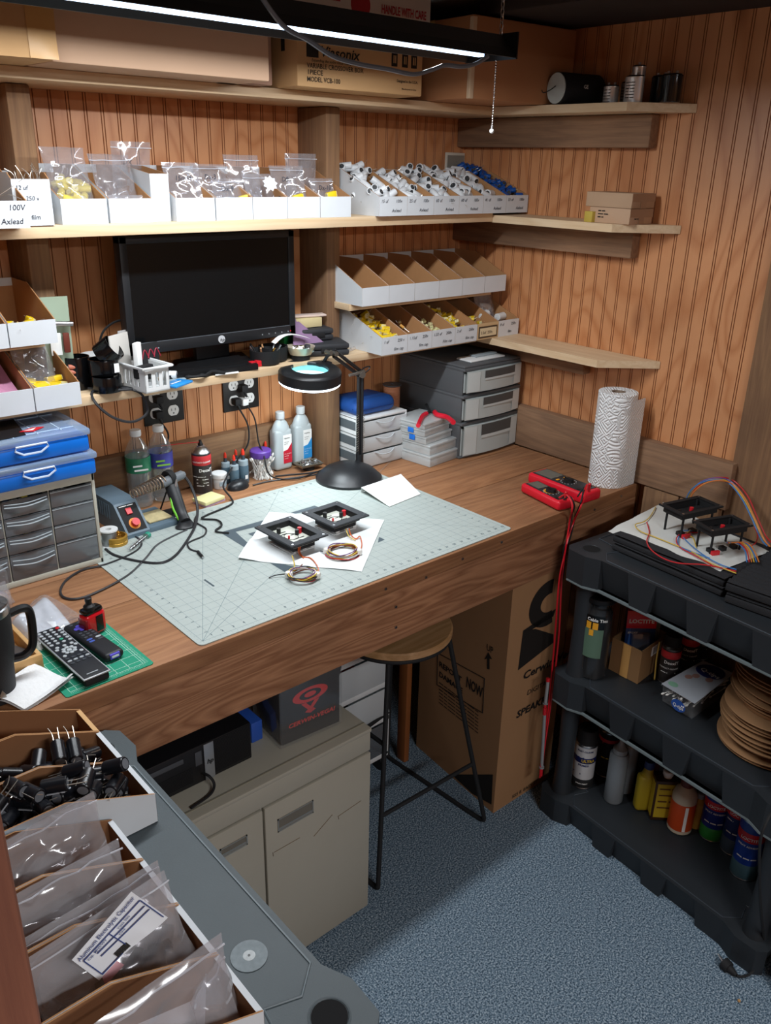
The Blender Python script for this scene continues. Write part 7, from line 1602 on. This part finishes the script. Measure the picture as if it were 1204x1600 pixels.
nv=v.normalized().cross(Vector((0,0,1))); 
if nv.dot(CAM_LOC-A_)<0: nv=-nv
b=MB().use(PAPER); p1=A_+v*.38+nv*.001; p2=A_+v*.78+nv*.001; b.poly([p1+Vector((0,0,.065)),p2+Vector((0,0,.065)),p2+Vector((0,0,.095)),p1+Vector((0,0,.095))]); b.use(INK)
for k in range(9): s_=p1*(1-(k+2)/12)+p2*((k+2)/12)+nv*.0006; s2=s_+(p2-p1).normalized()*.0016; b.poly([s_+Vector((0,0,.07)),s2+Vector((0,0,.07)),s2+Vector((0,0,.09)),s_+Vector((0,0,.09))])
b.build('barcode_label',t)
cc=(A_+A_+u+v)/2; 
def pack(label,off,w_,h_,rz,rx,m,red=True,txt='LOCTITE',lbs=.016):
    p=cc+off; t=thing('glue_pack',label,'pack',p); b=MB().use(m).at(p,rz,rx); b.box(-w_/2,w_/2,-.001,.001,0,h_,.0008); b.use(mat('pack_blue_light','#3a6cb8',.4)); b.prism([(-w_/2+.004,.01),(-w_/2+.018,.01),(-w_/2+.012,h_*.7)],.0012,.0018,(0,0,0),(1,0,0),(0,0,1)); b.build('card',t)
    b=MB().use(CLR).at(p,rz,rx); b.box(-w_*.3,w_*.3,-.016,-.001,.008,h_*.62,.005); b.build('blister',t)
    if red:
        b=MB().use(RED).at(p,rz,rx); b.box(-w_/2,w_/2,-.0022,-.0012,h_*.68,h_,.0003); r_=b.build('red_header',t)
        b=MB().use(PAPER).at(p,rz,rx); b.text(txt,(-w_/2+.006,-.0026,h_*.78),lbs,(1,0,0),(0,0,1),'L',.03,.0003,w_*.85); b.build('lettering',r_)
        b=MB().use(PAPER).at(p,rz,rx); b.text('EPOXY',(-w_/2+.006,-.0016,h_*.58),.009,(1,0,0),(0,0,1)); b.build('lettering',t)
pack('blue and red adhesive blister pack reading LOCTITE in the small carton',Vector((-.015,-.01,.02)),.085,.165,-.72,-.1,mat('pack_blue','#17386e',.4))
pack('second red-topped blister pack behind the first in the small carton',Vector((.02,.02,.02)),.075,.165,-.70,-.05,mat('pack_blue'),True,'LLOC',.012)
pack('plain greenish card standing at the back of the small carton',Vector((.045,-.01,.03)),.04,.135,-.70,0,mat('pack_pale','#8c9690',.5),False)
def dcan(px,py,label,s=1):
    c=P(px,py,z=Z2); return can('spray_can',label,c,.0265*s,.108*s,DKL,mat('dark_steel','#6c6a68',.3,metal=.8),lettering=[(PAPER,'DeoxIT',.066,.013,.2),(PAPER,'CONTACT CLEANER',.05,.006,0),(PAPER,'CLEANS LUBRICATES',.036,.005,0)],bands=[(mat('label_red'),.082,.104)],capm=BLKM,caph=.040,capr=.022)
dcan(1041,1062,'black-capped contact spray can, nearest of three on the middle deck')
dcan(1071,1042,'black-capped contact spray can, middle of three on the middle deck')
dcan(1091,1025,'black-capped contact spray can, farthest of three behind the swab box',.95)
cable('yellow_stick','thin yellow stick leaning on the nearest dark spray can','stick',[P(1022,1062,z=Z2+.004),P(1025,1030,x=P(1022,1062,z=Z2).x+.0),P(1030,1003,x=P(1022,1062,z=Z2).x+.0)],.0022,mat('stick_yellow','#b99a4a',.5))
# swab pack
q=[P(1033,1069,z=Z2+.055),P(1085,1100,z=Z2+.055),P(1146,1053,z=Z2+.062),P(1098,1033,z=Z2+.062)]
t=thing('swab_pack','clear box of cotton swabs with a printed blue and white card lid','swab box',(q[0]+q[1]+q[2]+q[3])/4-Vector((0,0,.058)))
b=MB().use(CLR); lo=[Vector((p.x,p.y,Z2+.001)) for p in q]; ctr=(lo[0]+lo[1]+lo[2]+lo[3])/4; lo=[ctr+(p-ctr)*.9 for p in lo]; up_=[ctr+(Vector((p.x,p.y,0))-Vector((ctr.x,ctr.y,0)))*.96+Vector((0,0,p.z-Z2-.002)) for p in q]
b.add([*lo,*up_],[(3,2,1,0),(0,1,5,4),(1,2,6,5),(2,3,7,6),(3,0,4,7)]); b.build('tub',t,smooth=0)
b=MB().use(mat('lid_white','#aeb4bc',.45)); b.add([*q,*[p+Vector((0,0,.002)) for p in q]],[(3,2,1,0),(4,5,6,7),(0,1,5,4),(1,2,6,5),(2,3,7,6),(3,0,4,7)]); ld_=b.build('card_lid',t,smooth=0)
def ql(u,v,h=.0026): p=(q[0]*(1-u)+q[1]*u)*(1-v)+(q[3]*(1-u)+q[2]*u)*v; return p+Vector((0,0,h))
b=MB().use(mat('qt_blue','#1c2a70',.4)); n=24; b.poly([ql(.5+.42*cos(a),.80+.18*sin(a)) for a in [k*2*pi/n for k in range(n)]]); b.use(mat('skin_print','#a57f74',.6))
for (u_,v_) in ((.25,.45),(.35,.55),(.7,.6)): b.poly([ql(u_+.10*cos(a),v_+.06*sin(a)) for a in [k*2*pi/12 for k in range(12)]])
b.use(mat('green_print','#7fae92',.6)); b.poly([ql(.2+.14*cos(a),.12+.06*sin(a)) for a in [k*2*pi/12 for k in range(12)]])
b.use(PAPER); U_d=(q[1]-q[0]).normalized(); V_d=(q[3]-q[0]).normalized(); b.text('Q-tips',ql(.22,.74,.003),.022,tuple(U_d),tuple(V_d),'L',.02,.0002,(q[1]-q[0]).length*.55); b.build('lid_print',ld_,smooth=0)
fn=(q[1]-q[0]).normalized().cross(Vector((0,0,1))); 
if fn.dot(CAM_LOC-q[0])<0: fn=-fn
b=MB().use(mat('qt_blue2','#2a55a8',.4)); m0=(q[0]*.62+q[1]*.38); m1=(q[0]*.2+q[1]*.8); mm=(m0+m1)/2+Vector((0,0,-.030)); b.poly([mm+(m1-m0)*.5*cos(a)+Vector((0,0,.017*sin(a)))+fn*.004 for a in [k*2*pi/20 for k in range(20)]]); b.use(PAPER); b.text('Q-tips',mm-(m1-m0)*.36+fn*.005-Vector((0,0,.006)),.014,tuple((q[1]-q[0]).normalized()),(0,0,1),'L',.02,.0,(m1-m0).length*.75); b.text('500',mm-(m1-m0)*.1+fn*.005+Vector((0,0,.019)),.010,tuple((q[1]-q[0]).normalized()),(0,0,1)); b.build('side_badge',t)
sw2=None
for k in range(60):
    u_=random.uniform(.1,.9); v_=random.uniform(.08,.9); p=ql(u_,v_); p.z=Z2+.010+random.random()*.035; p=ctr+(Vector((p.x,p.y,0))-Vector((ctr.x,ctr.y,0)))*.86+Vector((0,0,p.z-Z2))
    p.z=Z2+.010+random.random()*.036
    dup(sw,p,Euler((pi/2+jit(.1),0,atan2(V_d.y,V_d.x)-pi/2+jit(.25))),'white cotton swab inside the clear swab box on the black rack','cotton swabs in the clear box')
# stack of cardboard discs
DISC=mat('disc_kraft','#9a7450',.85,var=.06,vscale=10); pc=P(1196,1105,z=Z2+.13); cc2=Vector((P(1210,1200,z=Z2).x+.03,P(1210,1200,z=Z2).y+.03,Z2+.001))
cc2=Vector((-.272,-1.435,Z2+.001)); z=Z2+.001; dproto=None
lab_=['lowest','second','third','fourth','fifth','sixth','seventh','eighth','ninth','tenth','eleventh','twelfth','thirteenth','fourteenth','fifteenth','sixteenth']
for k in range(16):
    rr=.125 if k<9 else .118; ox_=jit(.006)+(.0 if k<9 else .03); oy_=jit(.006); zz_=z+k*.0125+(.012 if k>=2 else 0)
    if dproto is None:
        b=MB().use(DISC); b.lathe([(0,0),(.124,0),(.125,.0008),(.125,.0028),(.124,.0036),(0,.0036)],(cc2.x+ox_,cc2.y+oy_,zz_),56,cap=False); dproto=b.build('cardboard_disc',origin=(cc2.x+ox_,cc2.y+oy_,zz_)); tag(dproto,'round kraft cardboard disc in the stack on the rack middle deck, lowest','disc','cardboard discs'); dproto.rotation_euler=(.02,.02,0)
    else: d=dup(dproto,(cc2.x+ox_,cc2.y+oy_,zz_),(jit(.02)+.02*(k%2),jit(.02)+(.10 if k>12 else 0),0),'round kraft cardboard disc, '+lab_[k]+' from below in the stack of spools')
    if k<15:
        b=MB().use([mat('wire_yel2','#c9a52c',.4),DISC,mat('wire_yel2'),mat('tan_wire','#8f6a48',.6),BLKM][k if k<5 else 3] if k!=1 else mat('clear_bits')); b.cyl((cc2.x+ox_,cc2.y+oy_,zz_+.0042),(cc2.x+ox_,cc2.y+oy_,zz_+.0118),.098 if k in (0,1,2) else .085,n=36); tag(b.build('wound_wire'),'wire wound between the discs, layer '+lab_[k]+' of the stack','wire')
# ---------------- bottom deck
Z3=.0795
def onC(px,py): return P(px,py,z=Z3)
can('spray_paint','white-labelled black-capped spray paint can on the bottom deck',onC(908,1222),.033,.150,mat('can_white_label','#c2c4c6',.35),STEEL,lettering=[(mat('navy','#1c2458',.4),'RUST-OLEUM',.135,.008,0),(mat('navy'),'2X',.098,.026,-.5),(YEL,'ULTRA',.100,.013,.35),(mat('navy'),'PRIMER',.084,.010,0),(mat('navy'),'GREEN',.052,.011,-.6),(PAPER,'SPRAY PAINT',.018,.006,0)],bands=[(mat('navy'),.094,.114),(BLKM,.004,.035)],capm=BLKM,caph=.055,capr=.030)
can('spray_paint','black spray can with red lettering behind the squeeze bottles',onC(945,1205),.032,.160,BLKM,STEEL,lettering=[(RED,'FUSION',.12,.014,0),(YEL,'ALL IN ONE',.07,.008,0)],bands=[(mat('label_red'),.128,.140)],capm=BLKM,caph=.045,capr=.030)
SQ=mat('squeeze_clear','#7d868c',.3)
def squeeze(px,py,label,h=.165):
    c=onC(px,py); t=thing('squeeze_bottle',label,'bottle',c); b=MB().use(SQ); b.lathe([(.026,0),(.028,.003),(.028,h),(.024,h+.008)],c,28); b.build('bottle',t)
    b=MB().use(mat('squeeze_cap','#8f989d',.35)); b.lathe([(.021,h+.006),(.021,h+.022),(.014,h+.028),(.007,h+.040),(.003,h+.068)],c,24); b.build('nozzle_cap',t); return t
squeeze(957,1248,'clear squeeze bottle with pointed nozzle, front one on the bottom deck'); squeeze(973,1232,'clear squeeze bottle with pointed nozzle, behind the front one')
# yellow jug
c=onC(1003,1262); t=thing('chemical_bottle','yellow plastic bottle with a blue cap behind the yellow tin','bottle',c); b=MB().use(mat('bottle_yellow','#a89422',.4)).at(c,-.7); b.box(-.028,.028,-.018,.018,0,.125,.012,3); b.lathe([(.02,.12),(.012,.145),(.012,.152)],n=20); b.build('bottle',t); b=MB().use(mat('cap_navy','#2a3a6c',.4)).at(c,-.7); b.lathe([(.014,.148),(.015,.152),(.014,.172)],n=20); b.build('cap',t)
c=onC(1016,1281); t=thing('solvent_tin','rectangular yellow tin with brown edges and a white cap','tin',c); YT=mat('tin_yellow','#b8a028',.35); BR=mat('tin_brown','#3a2418',.4)
b=MB().use(BR).at(c,-.78); b.box(-.002,.092,-.0,.048,0,.140,.002); b.build('tin_body',t)
b=MB().use(YT).at(c,-.78); b.box(.004,.086,-.0010,.0,.012,.130); b.box(-.0030,-.002,.004,.044,.012,.130); pn=b.build('label_panel',t)
b=MB().use(mat('tin_text','#5a3a1c',.6)).at(c,-.78)
for k,s in enumerate(['Klean Strip','ACETONE','GOO GONE','DANGER']): b.text(s,(.010,-.0016,.110-k*.022),.012,(1,0,0),(0,0,1),'L',.01,.0002,.065)
b.build('label_lettering',pn)
b=MB().use(WHT).at(c,-.78); b.lathe([(.012,.140),(.012,.146),(.015,.148),(.015,.160),(.013,.162)],(.035,.024,0),20); b.build('cap',t)
c=onC(1060,1293); t=thing('chemical_bottle','white bottle with an orange-red label and brown cap','bottle',c); b=MB().use(mat('bottle_cream','#c2b8a4',.4)); b.lathe([(.031,0),(.034,.004),(.034,.118),(.029,.136),(.015,.152),(.015,.158)],c,30); b.build('bottle',t)
b=MB().use(mat('orange_label','#c44a1c',.4)); b.lathe([(.0345,.014),(.0348,.015),(.0348,.104),(.0345,.105)],c,30,cap=False); lb=b.build('label',t)
b=MB().use(mat('cap_brown','#5a2018',.4)); b.lathe([(.018,.154),(.019,.157),(.018,.174),(.015,.177)],c,22); b.build('cap',t)
b=MB().use(PAPER); a0=atan2(CAM_LOC.y-c.y,CAM_LOC.x-c.x); b.grid(lambda u,v:(c.x+.0356*cos(a0+.25+.25*u),c.y+.0356*sin(a0+.25+.25*u),c.z+.016+.086*v),5,2); b.build('label_stripe',lb)
# small bottles behind
for (px,py,r,h,m,l,cm) in ((1085,1288,.022,.115,mat('tan_label','#b08a3a',.5),'small amber labelled bottle with a pale cap between the orange bottle and blue can',mat('cap_pale','#8a93a0',.4)),(1035,1240,.022,.135,mat('milky2','#9da3a8',.4),'white dropper bottle behind the yellow tin',WHT),(1062,1252,.024,.10,mat('milky2'),'short milky bottle behind the yellow tin',mat('milky2')),(1025,1225,.018,.15,mat('pink_b','#a04a6c',.5),'pink bottle at the back of the bottom deck',WHT)):
    c=onC(px,py); t=thing('small_bottle',l,'bottle',c); b=MB().use(m); b.lathe([(r*.95,0),(r,.003),(r,h*.75),(r*.5,h*.85),(r*.45,h*.88)],c,22); b.build('bottle',t); b=MB().use(cm); b.lathe([(r*.55,h*.87),(r*.55,h),(r*.4,h*1.02)],c,18); b.build('cap',t)
def lcan(px,py,r,h,top,bot,label,txt2):
    can('adhesive_can',label,onC(px,py),r,h,top,STEEL,lettering=[(PAPER,'LOCTITE',h*.72,.0125,0),(PAPER,txt2,h*.6,.008,0),(PAPER,'100 200 300',h*.38,.010,0)],bands=[(RED,h*.68,h*.84),(bot,.004,h*.28)],capm=BLKM if h<.19 else mat('cap_navy'),caph=.030,capr=r*.96)
lcan(1110,1303,.034,.160,mat('can_blue','#1a2f8c',.3),mat('can_green','#2f8a3a',.3),'blue and green adhesive spray can on the bottom deck, left of three','SPRAY ADHESIVE')
lcan(1143,1325,.033,.185,mat('can_blue2','#1c2f6c',.3),mat('can_slate','#3c4c5c',.35),'blue adhesive spray can half hidden between two others','HIGH PERFORMANCE')
lcan(1160,1362,.034,.185,mat('can_blue3','#1a3f9c',.3),mat('can_teal','#3f5c66',.35),'blue adhesive spray can, front right of three','SPRAY ADHESIVE')
c=onC(1192,1403)+Vector((.01,.0,0)); alc((c.x,c.y,Z3),'frosted rubbing alcohol bottle with white and red label at the right frame edge',mat('label_red2'),None,.20)
# plug and cord
t=thing('power_plug','black power plug lying on the carpet by the rack','plug',P(1140,1512,z=0)); b=MB().use(BLKM); a=P(1130,1504,z=.013); e=P(1150,1524,z=.010); b.cyl(a,a+(e-a)*.45,.016,.015,n=16); b.cyl(a+(e-a)*.45,e,.011,.005,n=14); b.build('plug_body',t)
b=MB().use(STEEL); d=(a-e).normalized(); b.cyl(a,a+d*.016+Vector((.004,0,0)),.0024,n=6); b.cyl(a+Vector((.006,.006,0)),a+d*.016+Vector((.008,.006,0)),.0024,n=6); b.build('prongs',t)
cable('electric_cable','black cord rising from the plug up the rack leg at the right edge','cord',[e,P(1160,1526,z=.006),P(1175,1518,z=.01),P(1188,1490,z=.05),P(1192,1465,z=.09),P(1188,1420,y=-1.60),P(1186,1370,y=-1.60),P(1188,1310,y=-1.60),P(1204,1270,y=-1.60)],.0032,BLKM)
b=MB().use(mat('crumb','#b08a5a',.8)); q=P(1154,1564,z=.003); b.sphere((q.x,q.y,.004),.004,8); tag(b.build('crumb'),'tiny tan crumb on the blue carpet at the lower right','crumb')

# ------------------------------------------------------------------ bins on the grey rack
# fronts face +x; local front (y=0) facing -y is turned by +90 deg
far_=[('kraft-fronted bin with bare tan inside, farthest of the bins on the grey rack',-.812,KRAFT,mat('front_tan','#d2a874',.7)),('white bin of black capacitors on the grey rack, second from the bench',-.905,None,None),('white bin of black capacitors on the grey rack, third from the bench',-1.005,None,None)]
ys=[-.812,-.907,-1.007,-1.107]
def sbin(label,y_hi,y_lo,xf,**k): return bin_(label,xf,y_lo,ZK+.0005,w_=(y_hi-y_lo)-.001,d_=.29,hf=.052,hb=.108,rz=pi/2,flat=.55,ft=3.2,**k)
BRN=mat('bin_inner','#8a5f3e',.85)
sbin(far_[0][0],ys[0]-.014,ys[1],-1.756,out=KRAFT,fout=far_[0][3],inn=BRN)
sbin(far_[1][0],ys[1],ys[2],-1.756,inn=BRN); sbin(far_[2][0],ys[2],ys[3],-1.756,inn=BRN)
yn=[-1.114,-1.214,-1.313,-1.411,-1.511,-1.61]
for k in range(4): sbin(['white bin of clear bags on the grey rack, first of the near group','white bin of clear bags on the grey rack, second of the near group','white bin holding the paper-labelled bag on the grey rack','white bin nearest the camera on the grey rack, with large clear bags'][k],yn[k],yn[k+1],-1.829,inn=BRN)
def blackcap(): 
    b=cap_mesh(.011,.036,CAPK,mat('cap_top','#6c7076',.4),.028,False,16,mat('cap_print','#b9bcc2',.5)); b.use(mat('cap_print','#c9ccd0',.5)); 
    for k in range(3): b.text(['220uF','350V','CAP'][k],(.0,-.0114,.010-k*.009),.008,(0,0,1),(1,0,0),'C',.0,.0002)
    return b
for (ya,yb,l,cnt) in ((ys[1],ys[2],'black electrolytic capacitor in the second bin from the bench on the grey rack',24),(ys[2],ys[3],'black electrolytic capacitor in the third bin from the bench on the grey rack',40)):
    pr=None; placed=[]; tries=0; n_=0
    while n_<cnt and tries<4000:
        tries+=1; xx=random.uniform(-1.985,-1.785); yy=random.uniform(yb+.030,ya-.026); lay=n_//11; zz_=ZK+.028+lay*.021+.006*random.random()+.02*min(1,(-1.785-xx)/.1)
        if any((Vector((xx,yy,zz_))-q_).length<.021 for q_ in placed): continue
        placed.append(Vector((xx,yy,zz_))); rot=Euler((pi/2+jit(.45),jit(.4),random.uniform(0,6.28)))
        if pr is None: b=blackcap(); b.v=[v_+Vector((xx,yy,zz_)) for v_ in b.v]; pr=b.build('electrolytic_capacitor',origin=(xx,yy,zz_)); tag(pr,l,'capacitor','black capacitors, '+l[-48:]); pr.rotation_euler=rot
        else: dup(pr,(xx,yy,zz_),rot)
        n_+=1
# big bags
BAG2=clear('bag_film_big','#f2f1f3',.45,.12,'#dcdadd',.22)
bag('zip_bag','large crumpled clear zip bag in the first near bin of the grey rack',(-1.93,-1.185,ZK+.012),.16,.125,.04,.12,-.35,31,BAG2,amp=.014)
bag('zip_bag','clear zip bag lying across the second near bin of the grey rack',(-1.94,-1.275,ZK+.01),.16,.115,.04,.05,-.45,32,BAG2,amp=.014)
bag('zip_bag','long clear bag stretched over the second and third near bins',(-1.925,-1.335,ZK+.02),.18,.10,.04,.05,-.5,33,BAG2,amp=.012)
bag('zip_bag','clear zip bag with dark parts and a printed label in the third near bin',(-1.93,-1.40,ZK+.008),.19,.135,.04,.10,-.62,34,BAG2,amp=.008)
bag('zip_bag','large smooth clear bag in the nearest bin, lower left of the picture',(-1.935,-1.50,ZK+.008),.185,.135,.035,.08,-.28,35,BAG2,amp=.006)
bag('zip_bag','narrow clear bag of dark parts at the front of the nearest bin',(-1.862,-1.475,ZK+.010),.07,.085,.035,.5,-.2,36,BAG2,amp=.010)
b=MB().use(CAPK)
for k in range(10): p=Vector((-2.015+.016*k,-1.36+jit(.02),ZK+.03+jit(.008))); b.cyl(p,p+Vector((jit(.02),.02,.012)),.011,n=14)
tag(b.build('dark_capacitors'),'dark capacitors inside the labelled clear bag','capacitors',kind='stuff')
def pl(px,py):
    n_=Vector((.06,-cos(.62),sin(.62))).normalized(); o_=Vector((-1.93,-1.428,ZK+.012)); d_=ray(px,py); return CAM_LOC+d_*((o_-CAM_LOC).dot(n_)/d_.dot(n_))
q=[pl(112,1500),pl(155,1532),pl(262,1430),pl(205,1393)]
t=thing('bag_label','white printed paper reading Aluminum Electrolytic Capacitor in a clear bag','label',(q[0]+q[2])/2); U_d=(q[3]-q[0]).normalized(); V_d=(q[0]-q[1]).normalized(); Ls=(q[3]-q[0]).length; Ws=(q[1]-q[0]).length
b=MB().use(mat('label_paper','#e2e4e8',.6)); 
def lq(u,v): p=(q[0]*(1-v)+q[1]*v)*(1-u)+(q[3]*(1-v)+q[2]*v)*u; return p+Vector((0,0,.004*sin(u*5)*v))
b.grid(lq,14,6); pp=b.build('paper',t,smooth=70)
b=MB().use(mat('label_ink','#2a3f7a',.6)); N_=U_d.cross(V_d).normalized(); 
if N_.z<0: N_=-N_
def lt(s,u,v,size,wide): p=lq(u,v)+N_*.003; b.text(s,p,size,tuple(U_d),tuple(V_d),'L',.015,.0,wide)
lt('Aluminum Electrolytic Capacitor',.03,.20,Ws*.16,Ls*.93); 
for (a_,c_) in (((.06,.26),(.97,.26)),((.97,.26),(.97,.9)),((.06,.26),(.06,.93)),((.06,.93),(.35,.93)),((.2,.42),(.95,.42)),((.2,.55),(.95,.55)),((.45,.26),(.45,.8))): b.cyl(lq(*a_)+N_*.003,lq(*c_)+N_*.003,.0007,n=5)
lt('Cap. MFD/WV',.09,.38,Ws*.09,Ls*.3); lt('Case Size',.55,.38,Ws*.08,Ls*.2); lt('Date',.5,.52,Ws*.08,Ls*.1)
b.use(INK)
for k in range(16): p=lq(.30+.011*k,.78)+N_*.003; b.cyl(p,p-V_d*Ws*.16,.0006 if k%3 else .001,n=4)
b.build('printing',pp,smooth=0)
b=MB().use(mat('pink_label','#c9969c',.6)); b.prism([(0,0),(.03,0),(.026,.012),(.004,.012)],0,.0008,pl(165,1540),(.9,.3,.1),(-.3,.8,.5)); tag(b.build('pink_tag'),'small pink tag peeking between two clear bags','tag')
b=MB().use(mat('bag_card','#c9ccd0',.7)); q3=[P(215,1600,z=ZK+.06),P(308,1560,z=ZK+.06),P(322,1520,z=ZK+.075),P(320,1600,z=ZK+.05)]; b.poly(q3); tag(b.build('white_insert'),'plain white card inside the nearest large clear bag','card')
